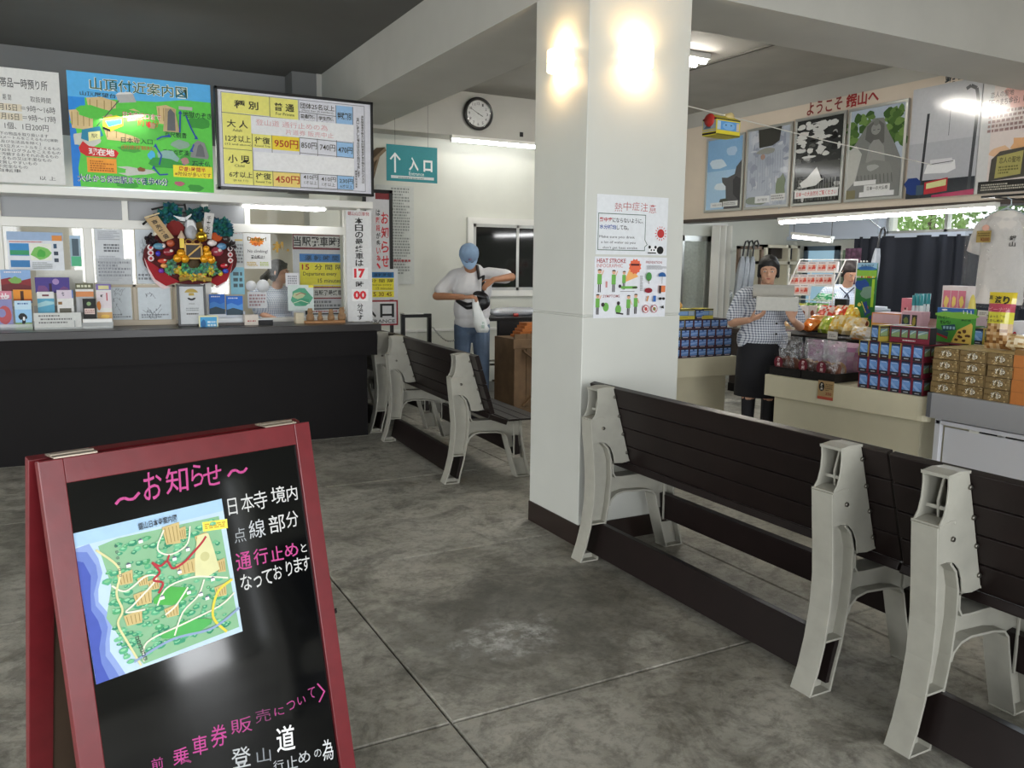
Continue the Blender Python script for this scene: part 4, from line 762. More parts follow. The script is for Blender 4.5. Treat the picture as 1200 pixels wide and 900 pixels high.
sheet_y('last_car_sign', 'small red bordered sign under the departure board', 'sign', 366, 336, 403, 350, 7.41, lambda p: p.frame(0, 0, 100, p.V, 4, '#8a2c34').text('当駅発最終車', 6, 10, 94, p.V-10, '#3a3a3a', .02), base='#d2d2ce', th=.004)
sheet_y('season_table', 'two line table of last cars under the red bordered sign', 'sign', 366, 350.5, 407, 361, 7.41, lambda p: p.dashes(4, 3, 96, p.V-3, 2, '#777b80', 4), base='#c6c8ca', th=.004)
sheet_y('black_plate', 'black edged plate behind the wooden figures', 'sign', 358, 361.5, 404, 368, 7.41, lambda p: p.rect(5, 3, 90, p.V-3, '#c8cacb').dashes(12, 5, 80, p.V-5, 1, '#a05050', 2), base='#2a2a2c', th=.006)
# tall last-car placard
def last(p):
    V = p.V
    p.text('鋸山山頂駅発', 6, 5, 92, 20, '#a8383c', .012)
    p.vtext('本日の最終車は', 50, 26, V*.50, 32, '#2e2e2e', .02, .94); p.rect(22, V*.51, 84, V*.615, '#ececec'); p.text('17', 28, V*.52, 72, V*.605, '#d8333c', .05)
    p.text('時', 34, V*.635, 66, V*.69, '#2e2e2e', .02); p.rect(18, V*.705, 84, V*.815, '#ececec'); p.text('00', 24, V*.72, 76, V*.80, '#d8333c', .05); p.vtext('分です', 50, V*.835, V*.99, 24, '#2e2e2e', .02, .9)
a = at(405.5, 246, y=7.05); b = at(436.5, 372, y=7.05); h = a.z-.992
o = sheet('last_car_placard', 'tall white last car placard, red 17 and 00, at the right counter end', 'sign', (a.x, 7.05, .992), 0, b.x-a.x, h, last, base='#d9dada', th=.012)
MB().box((.06, .012, -.006), (b.x-a.x-.06, .08, .01)).build('foot', white_paint, o)
MB().box((.1, .014, h*.2), (.13, .03, h+.05)).build('stay', white_paint, o)
# small things on the counter
def box_thing(name, label, cat, x0, x1, ybot, htop, Y, dep_, col, m=None, draw=None, z=.986):
    a = at(x0, ybot, y=Y).x; b = at(x1, ybot, y=Y).x; h = htop
    o = MB().box((0, 0, 0), (b-a, dep_, h), col).build(name, m or PRINT, bevel=.003 if m else 0, loc=(a, Y, z)); tag(o, label, cat)
    if draw: q = MB(); p = q.plane((0, 0, 0), (b-a, 0, 0), (0, 0, h), 100, 100*h/(b-a)); draw(p); q.build('print', PRINT, o)
    return o
box_thing('coin_box', 'small pinkish box of slips beside the blue leaflets', 'box', 287, 303, 379, .085, 6.98, .08, '#d9cfc4', draw=lambda p: p.dashes(20, p.V*.5, 80, p.V*.7, 1, '#b0504a', 2))
t_ = box_thing('money_tray', 'black tray with white paper on it before the clerk', 'tray', 303, 320, 379, .04, 6.97, .16, '#1c1c1e')
MB().box((.0, .0, .0405), (.12, .15, .045), '#dfe2e2').build('paper', PRINT, t_)
wd = thing('wooden_figures', 'low wooden stand of small carved figures in front of the departure board', 'ornament', (at(357, 377, y=7.0).x, 6.98, .986)); L_ = at(404, 377, y=7.0).x-at(357, 377, y=7.0).x
wood_l = mat('light_wood', '#a87a4e', .55, noise=.12, scale=20); wood_d = mat('carved_wood', '#8a6a48', .6, noise=.2, scale=30)
MB().box((0, 0, 0), (L_, .09, .022)).build('base', wood_l, wd, bevel=.003)
for i, (x, s) in enumerate(((.055, 1), (.14, .72), (.235, .9), (.33, 1.05))):
    MB().lathe([(.0001, 0), (.03, 0), (.036, .02), (.03, .05), (.02, .062), (.026, .08), (.018, .10), (.0001, .108)], (x, .045, .022), 10, M=Matrix.Scale(s, 3)).sphere((x-.012*s, .045, .022+.1*s), .008*s, 6, 4).sphere((x+.012*s, .045, .022+.1*s), .008*s, 6, 4).build('figure', wood_d, wd)
box_thing('wood_block', 'small pale wooden block left of the carved figures', 'block', 347, 356.5, 378, .09, 7.02, .07, '#c9bfa6')
# ------------------------------------------------------------------ the decorated lucky rake
KY = 7.20; k0 = at(224, 300, y=KY); ppm = (at(284, 300, y=KY).x-at(164, 300, y=KY).x)/120.
ku = thing('lucky_rake', 'large round lucky rake decoration crowded with gold balls, masks and leaves, above the certificate', 'decoration', (k0.x, KY, .986))
kz = k0.z-.986
def kx(px, py): return Vector(((px-224)*ppm, 0, kz-(py-300)*ppm))    # photo pixel -> position on the rake
def kc(x, y): return kx(160+x*.1333, 225+y*.1333)                    # zoomed crop coordinates
def K(name, m=None, **k): return lambda mb: mb.build(name, m, ku, **k)
def kdisc(mb, x, y, rx, rz, dy, th, col, n=16, a0=0, a1=360):
    c = kc(x, y); full = a1-a0 >= 360; pts = [(rx*ppm*math.cos(math.radians(a0+(a1-a0)*i/n)), rz*ppm*math.sin(math.radians(a0+(a1-a0)*i/n))) for i in range(n if full else n+1)]
    return mb.prism(pts, (c.x, dy, c.z), (1, 0, 0), (0, 0, 1), th, col)
MB().tube([(0, .05, 0), (0, .05, kz+.2)], .014, 8).box((-.1, .02, 0), (.1, .14, .012)).build('handle', mat('bamboo', '#b79c5e', .5, noise=.1), ku)
MB().prism([(.36*math.cos(t*.2618), (.27 if t < 12 else .20)*math.sin(t*.2618)) for t in range(24)], (0, .02, kz-.03), (1, 0, 0), (0, 0, 1), .02, '#5e2222').build('backing', CLOTHPRINT, ku)
for s, pts, trim in ((-1, [(80, 590), (150, 640), (300, 760), (370, 800), (250, 840), (160, 780), (110, 680)], [(75, 580), (100, 690), (150, 800), (220, 870), (300, 850), (250, 836), (160, 776), (110, 676)]),
                     (1, [(855, 600), (800, 680), (700, 750), (620, 790), (700, 840), (790, 790), (830, 690)], [(860, 590), (835, 700), (790, 800), (700, 862), (680, 845), (780, 790), (828, 690)])):
    def flat(P, c, dy, nm):
        q = [kc(*a) for a in P]; c0 = q[0]; MB().prism([(v.x, v.z) for v in q], (0, dy, 0), (1, 0, 0), (0, 0, 1), .018, c).build(nm, CLOTHPRINT, ku)
    flat(trim, '#e6d2d2', .012, 'white_trim'); flat(pts, '#a3202a', -.004, 'red_cloth')
# pine branches
br = mat('black_twig', '#1c1917', .6)
for P in ([(160, 150), (230, 130), (340, 100), (450, 100)], [(440, 90), (450, 130), (455, 170), (330, 165), (240, 180)], [(690, 200), (740, 230), (850, 270)], [(80, 285), (110, 260), (180, 190), (240, 185)], [(100, 420), (150, 360)]):
    MB().tube([kc(*a)+Vector((0, .01*((i % 2)*2-1), 0)) for i, a in enumerate(P)], [.009-.001*i for i in range(len(P))], 6).build('branch', br, ku)
R = random.Random(3)
def cluster(pts, r, col, nm, n=14, dy=-.02, spike=True):
    m = MB()
    for x, y in pts:
        c = kc(x, y)
        for i in range(n):
            v = Vector((R.uniform(-1, 1), R.uniform(-.8, .2), R.uniform(-1, 1))).normalized(); c2 = lin(col); c2 = tuple(min(1, max(0, a*R.uniform(.6, 1.5))) for a in c2[:3])+(1,)
            o = c+Vector((0, dy, 0)); e = v.cross(Vector((0, 1, .3))).normalized()*r*.3
            m.add([o-e*.3, o+v*r*.6-e, o+v*r, o+v*r*.6+e, o+v*r*.5+Vector((0, -r*.3, 0))], [(0, 1, 4), (1, 2, 4), (2, 3, 4), (3, 0, 4)], c2)
    o = m.build(nm, CLOTHPRINT, ku); o['kind'] = 'stuff'
cluster([(250, 215), (310, 150), (350, 170)], .075, '#12595c', 'pine_needles', 26); cluster([(600, 155), (500, 180), (540, 200)], .06, '#114c50', 'pine_needles', 22); cluster([(730, 290), (780, 270), (790, 320), (700, 280)], .075, '#12595c', 'pine_needles', 24)
cluster([(300, 640), (420, 670), (500, 690), (580, 660), (650, 640), (690, 700), (290, 690), (460, 710), (560, 700)], .05, '#5f9a78', 'green_leaves', 24, dy=-.05)
cluster([(340, 690), (400, 740), (480, 755), (560, 745), (640, 700), (560, 760)], .045, '#c9b347', 'gold_leaves', 16, dy=-.055)
cluster([(130, 420), (160, 450), (840, 460)], .05, '#2a2224', 'dark_leaves', 14)
# red and rust backs
m = MB(); kdisc(m, 350, 310, 10, 9, -.02, .02, '#7a1f1c'); m.build('red_fan', CLOTHPRINT, ku); m = MB(); kdisc(m, 710, 380, 6.5, 6, -.02, .02, '#cf5a26'); m.build('orange_flower', CLOTHPRINT, ku)
m = MB(); kdisc(m, 520, 300, 9, 12, -.012, .02, '#6b5a34'); m.build('bronze_fan', CLOTHPRINT, ku)
# wooden plaques
for P, c, s, lb in (([(95, 240), (200, 205), (330, 400), (235, 440)], '#b79a6c', '商売繁盛', 'tan plaque'), ([(605, 160), (690, 170), (655, 405), (578, 395)], '#c9c6c2', '千客万来', 'pale plaque')):
    q = [kc(*a) for a in P]; dy = -.06; m = MB(); m.prism([(v.x, v.z) for v in q][::-1], (0, dy, 0), (1, 0, 0), (0, 0, 1), .012, c)
    p = m.plane((0, dy-.0062, 0), (1, 0, 0), (0, 0, 1), 1, 1)
    tl, tr, brr, bl = [(v.x, 1-v.z) for v in q]
    L2 = lambda a, b, t: (a[0]*(1-t)+b[0]*t, a[1]*(1-t)+b[1]*t)
    for i, ch in enumerate(s):
        t0, t1 = .12+i*.21, .30+i*.21; l0, r0, l1, r1 = L2(tl, bl, t0), L2(tr, brr, t0), L2(tl, bl, t1), L2(tr, brr, t1)
        p.text(ch, 0, 0, 0, 0, '#2b2623', .02, q=[L2(l0, r0, .28), L2(l0, r0, .72), L2(l1, r1, .72), L2(l1, r1, .28)])
    o = m.build('plaque', PRINT, ku); o['label'] = lb
q = [kc(*a) for a in ((95, 235), (215, 190), (215, 178), (90, 222))]; MB().prism([(v.x, v.z) for v in q], (0, -.06, 0), (1, 0, 0), (0, 0, 1), .03, '#d2bd92').build('plaque_roof', PRINT, ku)
# white crane and mask
m = MB(); c = kc(480, 350); m.sphere((c.x, -.055, c.z), (.05, .04, .066), 14, 10, '#a9abb0').sphere((c.x, -.096, c.z+.004), (.008, .012, .016), 8, 6, '#9fa1a6'); m.sphere((c.x, -.045, c.z+.06), (.045, .03, .05), 12, 8, '#c8cacd'); m.build('mask', mat('silver_mask', '#a9abb0', .35), ku)
m = MB(); [m.prism([(kc(*a).x, kc(*a).z) for a in P], (0, -.07, 0), (1, 0, 0), (0, 0, 1), .012, '#dfe1e2') for P in ([(330, 200), (380, 210), (440, 215), (430, 250), (390, 245)], [(430, 215), (485, 180), (490, 190), (445, 240)], [(450, 235), (500, 240), (530, 320), (500, 330), (440, 320)])]; m.build('white_crane', CLOTHPRINT, ku)
# gold balls
gold = mat('gold_ball', '#e8a320', .22, metal=.35); gm = mat('gold_leaf', '#d8b13a', .2, metal=.9)
for x, y in ((380, 540), (348, 586), (412, 590), (608, 540), (580, 588), (640, 596), (600, 495)): c = kc(x, y); MB().sphere((c.x, -.10, c.z), .0335 if y > 500 else .026, 14, 10).build('gold_ball', gold, ku)
c = kc(566, 385); MB().sphere((c.x, -.09, c.z), .045, 12, 8).sphere((c.x, -.09, c.z+.055), .018, 8, 6).build('gold_bell', gm, ku)
c = kc(392, 440); MB().box((c.x-.016, -.10, c.z-.045), (c.x+.016, -.08, c.z+.03)).build('gold_tassel', mat('yellow_tassel', '#e9c62a', .4), ku); MB().lathe([(.004, .05), (.012, .03), (.03, .0), (.028, -.01)], (c.x, -.09, c.z+.04), 10).build('tassel_cap', mat('pale_cord', '#c9b09a', .6), ku)
# wooden measure box with slash, lidded gold pattern above
c = kc(488, 520); w_, h_ = .062, .056; m = MB()
for a, b in (((-w_, -h_), (w_, -h_)), ((w_, -h_), (w_, h_)), ((w_, h_), (-w_, h_)), ((-w_, h_), (-w_, -h_)), ((-w_, -h_), (w_, h_*.9))): m.bar((c.x+a[0], -.09, c.z+a[1]), (c.x+b[0], -.09, c.z+b[1]), .012, .03, up=(0, 1, 0))
m.tube([(c.x-.03+.026*math.cos(t*.5236), -.09, c.z+h_+.02+.02*math.sin(t*.5236)) for t in range(12)], .005, 6, closed=True).tube([(c.x+.03+.026*math.cos(t*.5236), -.09, c.z+h_+.02+.02*math.sin(t*.5236)) for t in range(12)], .005, 6, closed=True).build('measure_box', mat('gold_brown', '#a8843e', .4, metal=.3), ku)
MB().box((c.x-w_, -.085, c.z-h_), (c.x+w_, -.05, c.z+h_)).build('measure_box_back', mat('dark_box', '#2a1e16', .5), ku)
c = kc(490, 640); MB().lathe([(.03, -.03), (.05, 0), (.045, .03), (.03, .045)], (c.x, -.06, c.z), 14).build('rice_bale', mat('straw_dark', '#4a3b22', .8, noise=.2, scale=60), ku)
# small charms around the rim
m0 = [(130, 490, '#e9dcdc', 4.5), (130, 540, '#e0d0d0', 4.5), (130, 590, '#e6d8d8', 4.5), (825, 490, '#e9dcdc', 4), (825, 545, '#e4d4d4', 4), (825, 600, '#e9dcdc', 4)]
for x, y, c_, r_ in m0: m = MB(); kdisc(m, x, y, r_*.8, r_*.8, -.03, .012, c_, 8); kdisc(m, x, y, r_*.4, r_*.45, -.038, .006, '#c03a44', 6); m.build('round_charm', CLOTHPRINT, ku)
for x, y, rx, rz, c_, nm in ((200, 480, 7, 4, '#5d8fa8', 'blue_fan'), (745, 470, 6, 4.5, '#5f8fb4', 'blue_fan'), (190, 545, 3, 3.5, '#3c36b4', 'blue_charm'), (235, 475, 3, 3, '#e8dede', 'white_charm'), (225, 610, 6, 3, '#d7503e', 'red_fish'), (235, 655, 4, 3, '#e2a25c', 'yellow_fish'), (210, 700, 3.5, 3, '#7a3aa8', 'purple_charm'), (300, 450, 5, 4.5, '#b2573a', 'shrine_gate'), (280, 530, 7, 5, '#8a2a34', 'red_carp'), (660, 440, 6, 4, '#e8dcd8', 'white_fan'), (700, 520, 8, 6, '#a3404e', 'red_carp'), (760, 650, 5, 3, '#c2303a', 'striped_charm'), (770, 700, 4, 3, '#3a4fb8', 'blue_charm'), (725, 720, 3, 3.5, '#e6c63a', 'yellow_charm'), (555, 750, 5, 3.5, '#e8d472', 'gold_coin'), (425, 745, 4, 4, '#c9ab3c', 'gold_coin'), (345, 700, 4, 3.5, '#d0b040', 'gold_coin'), (640, 670, 4, 3.6, '#c9ab3c', 'gold_coin'), (790, 400, 5, 4, '#3a3434', 'dark_tag')):
    m = MB(); c = kc(x, y); m.sphere((c.x, -.06, c.z), (rx*ppm, .018, rz*ppm), 10, 6, c_); m.sphere((c.x+rx*ppm*.4, -.072, c.z+rz*ppm*.3), (rx*ppm*.35, .012, rz*ppm*.35), 6, 4, '#efe6dc' if nm[:3] in ('red', 'str') else c_); m.build(nm, GLOSSPRINT, ku)
MB().tube([kc(*a)+Vector((0, -.06, 0)) for a in ((360, 780), (440, 762), (540, 770), (640, 778))], .02, 8).build('straw_rope', mat('straw', '#9a8438', .7, noise=.2, scale=50), ku)
# ------------------------------------------------------------------ people
def melt(name, prims, voxel, m, parent=None, smooth=4, loc=None):
    """one continuous surface grown from overlapping tapered limbs"""
    b = MB()
    for p in prims:
        if p[0] == 'c':
            _, a, c, ra, rb = p; a = Vector(a); c = Vector(c); d = c-a; n = max(2, int(d.length/(min(ra, rb)*.55))+1)
            ax = d.normalized() if d.length > 1e-6 else Vector((0, 0, 1)); q = Vector((0, 0, 1)).rotation_difference(ax).to_matrix()
            b.lathe([(.0001, -ra), (ra*.5, -ra*.866), (ra*.866, -ra*.5), (ra, 0)]+[(rb, d.length), (rb*.866, d.length+rb*.5), (rb*.5, d.length+rb*.866), (.0001, d.length+rb)], a, 12, M=q)
        else:
            _, c, r, e = p; b.sphere(c, r, 16, 12, M=Euler(e).to_matrix())
    me = bpy.data.meshes.new('tmp'); me.from_pydata([tuple(v) for v in b.v], [], b.f); o = bpy.data.objects.new('tmp', me); COL.objects.link(o)
    r = o.modifiers.new('r', 'REMESH'); r.mode = 'VOXEL'; r.voxel_size = voxel; r.use_smooth_shade = True
    s = o.modifiers.new('s', 'SMOOTH'); s.factor = .5; s.iterations = smooth
    dg = bpy.context.evaluated_depsgraph_get(); ev = o.evaluated_get(dg); nm = bpy.data.meshes.new_from_object(ev)
    bpy.data.objects.remove(o); bpy.data.meshes.remove(me); nm.name = name; nm.materials.clear(); nm.materials.append(m)
    nm.polygons.foreach_set('use_smooth', [True]*len(nm.polygons))
    o = bpy.data.objects.new(name, nm); COL.objects.link(o)
    if parent: o.parent = parent
    return o
V = Vector
def hand(w, d, n, side, s=1.0, curl=.35, spread=.2):
    """hand from the wrist w pointing along d, back of the hand along n, thumb towards side"""
    w = V(w); d = V(d).normalized(); n = V(n); n = (n-d*n.dot(d)).normalized(); t = n.cross(d).normalized()*side; P = []
    for k in (-1.2, -.4, .4, 1.2): P.append(('c', w+d*.012*s+t*.012*k*s, w+d*.078*s+t*.0185*k*s, .0135*s, .0125*s))
    for k, L in ((1.3, .068), (.43, .078), (-.43, .072), (-1.3, .056)):
        b = w+d*.085*s+t*.0165*k*s; q = d.copy(); rr = .0088*s
        for j, f in enumerate((.45, .32, .23)):
            a = curl*(j+.6); q = (d*math.cos(a)-n*math.sin(a)+t*spread*.12*k).normalized(); e = b+q*L*f*s; P.append(('c', b, e, rr, rr*.93)); b = e; rr *= .93
    b = w+d*.028*s+t*.022*s
    for j, f in enumerate((.034, .028, .022)):
        q = (d*.7+t*(.85-.3*j)-n*.35*(j*.5+.3)).normalized(); e = b+q*f*s; P.append(('c', b, e, .0115*s-.001*j, .0105*s-.001*j)); b = e
    return P
def head_prims(c, R, s=1.0):
    """c centre of the skull, R rotation matrix; local -Y is the face"""
    T = lambda v: V(c)+R @ (V(v)*s); e = R.to_euler()
    return [('e', T((0, .012, .02)), (.074*s, .092*s, .092*s), e), ('e', T((0, -.018, -.045)), (.056*s, .066*s, .068*s), e), ('c', T((0, -.048, -.082)), T((0, -.052, -.086)), .026*s, .024*s),
            ('c', T((0, -.088, .0)), T((0, -.104, -.030)), .009*s, .013*s), ('c', T((-.028, -.072, .014)), T((.028, -.072, .014)), .016*s, .016*s), ('c', T((-.016, -.082, -.058)), T((.016, -.082, -.058)), .010*s, .010*s),
            ('e', T((.076, .004, -.012)), (.010*s, .020*s, .030*s), e), ('e', T((-.076, .004, -.012)), (.010*s, .020*s, .030*s), e)]
eye_m = mat('dark_eye', '#1a1412', .2); lip_m = mat('lips', '#a65a50', .5); white_eye = mat('eye_white', '#e4ded8', .3)
def face(root, c, R, s=1.0, brow=None):
    T = lambda v: V(c)+R @ (V(v)*s)
    for k in (-1, 1):
        MB().sphere(T((.029*k, -.083, .000)), (.011*s, .006*s, .0055*s), 10, 6, M=R).build('eye', white_eye, root)
        MB().sphere(T((.029*k, -.088, .000)), (.0052*s, .004*s, .0052*s), 8, 6, M=R).build('iris', eye_m, root)
        MB().tube([T((.014*k, -.092, .020)), T((.030*k, -.091, .025)), T((.044*k, -.080, .020))], .0024*s, 5).build('eyebrow', brow or eye_m, root)
    MB().sphere(T((0, -.091, -.058)), (.019*s, .006*s, .0055*s), 10, 6, M=R).build('mouth', lip_m, root)
skin_a = mat('tanned_skin', '#a97758', .5, noise=.04, scale=30); skin_b = mat('light_skin', '#c99a7e', .5, noise=.04, scale=30)
hair_m = mat('black_hair', '#14110f', .6, noise=.2, scale=80, bump=.3); hair_b = mat('dark_brown_hair', '#241915', .6, noise=.2, scale=80, bump=.3)
def gingham(name, c0, c1, sc):
    m = bpy.data.materials.new(name); m.use_nodes = True; nt = m.node_tree; n = nt.nodes; L = nt.links; b = n['Principled BSDF']; b.inputs['Roughness'].default_value = .85
    tc = n.new('ShaderNodeTexCoord'); sp = n.new('ShaderNodeSeparateXYZ'); L.new(tc.outputs['Object'], sp.inputs[0]); acc = None
    def stripe(sock):
        a = n.new('ShaderNodeMath'); a.operation = 'MULTIPLY'; a.inputs[1].default_value = sc; L.new(sock, a.inputs[0])
        f = n.new('ShaderNodeMath'); f.operation = 'FRACT'; L.new(a.outputs[0], f.inputs[0]); g = n.new('ShaderNodeMath'); g.operation = 'GREATER_THAN'; g.inputs[1].default_value = .62; L.new(f.outputs[0], g.inputs[0]); return g.outputs[0]
    sm = n.new('ShaderNodeMath'); sm.operation = 'ADD'; xy = n.new('ShaderNodeMath'); xy.operation = 'MULTIPLY_ADD'; xy.inputs[1].default_value = .6; L.new(sp.outputs[1], xy.inputs[0]); L.new(sp.outputs[0], xy.inputs[2])
    L.new(stripe(xy.outputs[0]), sm.inputs[0]); L.new(stripe(sp.outputs[2]), sm.inputs[1])
    h = n.new('ShaderNodeMath'); h.operation = 'MULTIPLY'; h.inputs[1].default_value = .5; L.new(sm.outputs[0], h.inputs[0])
    mx = n.new('ShaderNodeMix'); mx.data_type = 'RGBA'; mx.inputs[6].default_value = lin(c0); mx.inputs[7].default_value = lin(c1); L.new(h.outputs[0], mx.inputs[0]); L.new(mx.outputs[2], b.inputs['Base Color']); return m
ging_w = gingham('blue_white_gingham', '#d7dbe2', '#3d4966', 52); ging_c = gingham('pale_blue_gingham', '#dfe5ec', '#7f93b4', 60)
def place(name, label, p, face_cam=True, ang=0):
    rz = -math.atan2(p.x, p.y)+ang; return thing(name, label, 'person', (p.x, p.y, 0), rz)

# --- man in a cap looking into his bag
D = 8.40; pm = at(553, 384, y=7.6); man = place('person', 'man in a blue cap and white T-shirt looking down into his black sling bag', pm)
hz = 1.5; S = D/FPX
def mp(px, py, y): return V(((px-553)*S, y, hz-(py-309.2)*S))
R_h = Euler((math.radians(48), 0, math.radians(6))).to_matrix(); hc = mp(549, 301, -.09)
sL, sR = mp(533, 323, .03), mp(572, 321, .02)      # image left / right shoulders
eL, wL = mp(512, 346, -.06), mp(545, 346, -.27); eR, wR = mp(598, 323, -.14), mp(577, 326, -.28)
prims = head_prims(hc, R_h)+[('c', hc+V((0, .03, -.05)), V((0, .05, 1.40)), .058, .066), ('c', V((-.13, .04, 1.36)), V((.13, .04, 1.36)), .075, .075), ('c', V((0, .03, 1.28)), V((0, .03, .95)), .105, .105),
    ('c', sL, eL, .052, .042), ('c', eL, wL+(wL-eL).normalized()*-.02, .042, .028), ('c', sR, eR, .052, .042), ('c', eR, wR, .042, .028),
    ('c', V((-.09, .02, .92)), V((-.10, .03, .50)), .085, .06), ('c', V((.09, .02, .92)), V((.10, .0, .50)), .085, .06), ('c', V((-.10, .03, .50)), V((-.10, .05, .09)), .058, .04), ('c', V((.10, 0, .50)), V((.11, .02, .09)), .058, .04)]
prims += hand(wL, (.9, -.25, .05), (0, -.4, 1), 1, 1.0, .9)+hand(wR, (-.75, -.3, -.55), (.3, -.5, .8), -1, 1.0, .6)
melt('body', prims, .0075, skin_a, man); 
white_t = mat('white_cotton', '#d6d5d6', .85, noise=.05, scale=9, bump=.35)
shirt = [('c', V((-.14, .04, 1.365)), V((.14, .04, 1.365)), .098, .098), ('e', V((0, .02, 1.25)), (.205, .135, .18), (0, 0, 0)), ('e', V((0, .015, 1.05)), (.19, .14, .22), (0, 0, 0)), ('e', V((0, .015, .92)), (.185, .14, .09), (0, 0, 0)),
    ('c', sL, sL+(eL-sL)*.72, .075, .078), ('c', sR, sR+(eR-sR)*.75, .078, .074), ('c', V((-.05, .05, 1.44)), V((.05, .05, 1.44)), .065, .065)]
melt('t_shirt', shirt, .009, white_t, man)
jean = mat('washed_denim', '#5b6d85', .8, noise=.25, scale=7, bump=.2)
melt('jeans', [('e', V((0, .02, .90)), (.165, .125, .12), (0, 0, 0)), ('c', V((-.088, .02, .88)), V((-.10, .025, .5)), .098, .078), ('c', V((.088, .02, .88)), V((.105, 0, .5)), .098, .078), ('c', V((-.10, .025, .5)), V((-.10, .05, .08)), .078, .068), ('c', V((.105, 0, .5)), V((.11, .02, .08)), .078, .068)], .009, jean, man)
shoe = mat('dark_shoe', '#2a2a2c', .5)
for x, y in ((-.10, .05), (.11, .02)): MB().sphere((x, y-.05, .045), (.05, .13, .042), 14, 8).box((x-.045, y-.17, 0), (x+.045, y+.07, .02)).build('shoe', shoe, man)
capm = mat('faded_blue_cap', '#7f98b4', .85, noise=.08, scale=25, bump=.2); T = lambda v: hc+R_h @ V(v)
cp = MB(); cp.lathe([(.0985, -.005), (.099, .03), (.092, .065), (.07, .095), (.035, .112), (.0001, .117)], T((0, .012, .022)), 24, M=R_h); cp.build('cap', capm, man)
bpts = []
m = MB(); n = 12; top = []; bot = []
for i in range(n+1):
    a = math.radians(-155+130*i/n); x = .095*math.cos(a); y = .095*math.sin(a); top.append(T((x, y+.012, .022))); k = math.sin(math.radians(180*i/n)); bot.append(T((x*1.02, y-.082*k+.01, .018-.012*k-.0)))
m.add(top+bot+[v+R_h @ V((0, 0, -.004)) for v in top+bot], [(i, i+1, n+2+i, n+1+i) for i in range(n)]+[(2*(n+1)+n+1+i, 2*(n+1)+n+2+i, 2*(n+1)+i+1, 2*(n+1)+i) for i in range(n)]+[(n+1+i, n+2+i, 3*(n+1)+i+1, 3*(n+1)+i) for i in range(n)], (1, 1, 1, 1), True); m.build('cap_brim', capm, man)
q = MB(); o_ = T((-.014, -.090, .052)); e1 = R_h @ V((.03, 0, 0)); e2 = R_h @ V((0, .004, .02)); p = q.plane(o_, e1, e2, 30, 20); p.STEP = .0006; [p.rect(0, 2.9*k, 30, 2.9*k+1.5, '#b5555a') for k in range(7)]; p.rect(0, 0, 13, 10, '#3a4a7a'); q.build('cap_flag', CLOTHPRINT, man)
MB().sphere(T((0, .03, -.005)), (.083, .088, .07), 16, 10, M=R_h).build('hair', hair_m, man); face(man, hc, R_h)
# sling bag and plastic bag
leather = mat('black_leather', '#17171a', .35, bump=.1, scale=30)
bag = thing('sling_bag', 'black leather sling bag open on the man\'s chest', 'bag', man.location, man.rotation_euler.z)
b0 = mp(563, 352, -.20)
melt('pouch', [('e', b0+V((.0, 0, .06)), (.085, .055, .05), (0, .3, 0)), ('e', b0+V((.02, 0, 0)), (.075, .05, .075), (0, .2, 0)), ('c', b0+V((-.02, 0, -.03)), b0+V((.01, 0, -.07)), .045, .02)], .007, leather, bag)
MB().tube([b0+V((.02, .03, .09)), mp(566, 322, -.13), V((.07, -.10, 1.36)), V((.05, -.02, 1.485)), V((-.02, .12, 1.46))], [.016]*5, 6).build('strap', leather, bag)
melt('side_panel', [('c', mp(536, 351, -.10), mp(548, 357, -.15), .02, .035), ('c', mp(548, 357, -.15), b0+V((-.02, .02, -.02)), .035, .04)], .008, leather, bag)
pb = thing('plastic_bag', 'thin white plastic shopping bag with green print hanging from the man\'s hand', 'bag', man.location, man.rotation_euler.z)
film = mat('white_plastic_film', '#dfe2e0', .25, noise=.04, scale=20, bump=.5); m = MB(); prof = [(556, 344, .018), (557, 352, .030), (559, 362, .045), (562, 374, .062), (565, 382, .066), (565, 386, .05)]; n = 18; vs = []; 
for px, py, r_ in prof:
    c = mp(px, py, -.245)
    for k in range(n): t = 6.283*k/n; rr = r_*(1+.16*math.sin(5*t+px)); vs.append(c+V((rr*math.cos(t), .35*rr*math.sin(t), 0)))
m.add(vs, [(i*n+k, i*n+(k+1) % n, (i+1)*n+(k+1) % n, (i+1)*n+k) for i in range(len(prof)-1) for k in range(n)]+[tuple(range((len(prof)-1)*n, len(prof)*n))], (1, 1, 1, 1), True); bo = m.build('bag_body', film, pb)
q = MB(); c = mp(566, 378, -.275); p = q.plane(c+V((-.02, 0, -.03)), V((.035, 0, 0)), V((0, 0, .07)), 10, 20); p.text('茶', 1, 1, 9, 8, '#4f9a78', .02); p.dashes(1, 10, 9, 19, 3, '#4f9a78', 2); q.build('print', PRINT, pb)

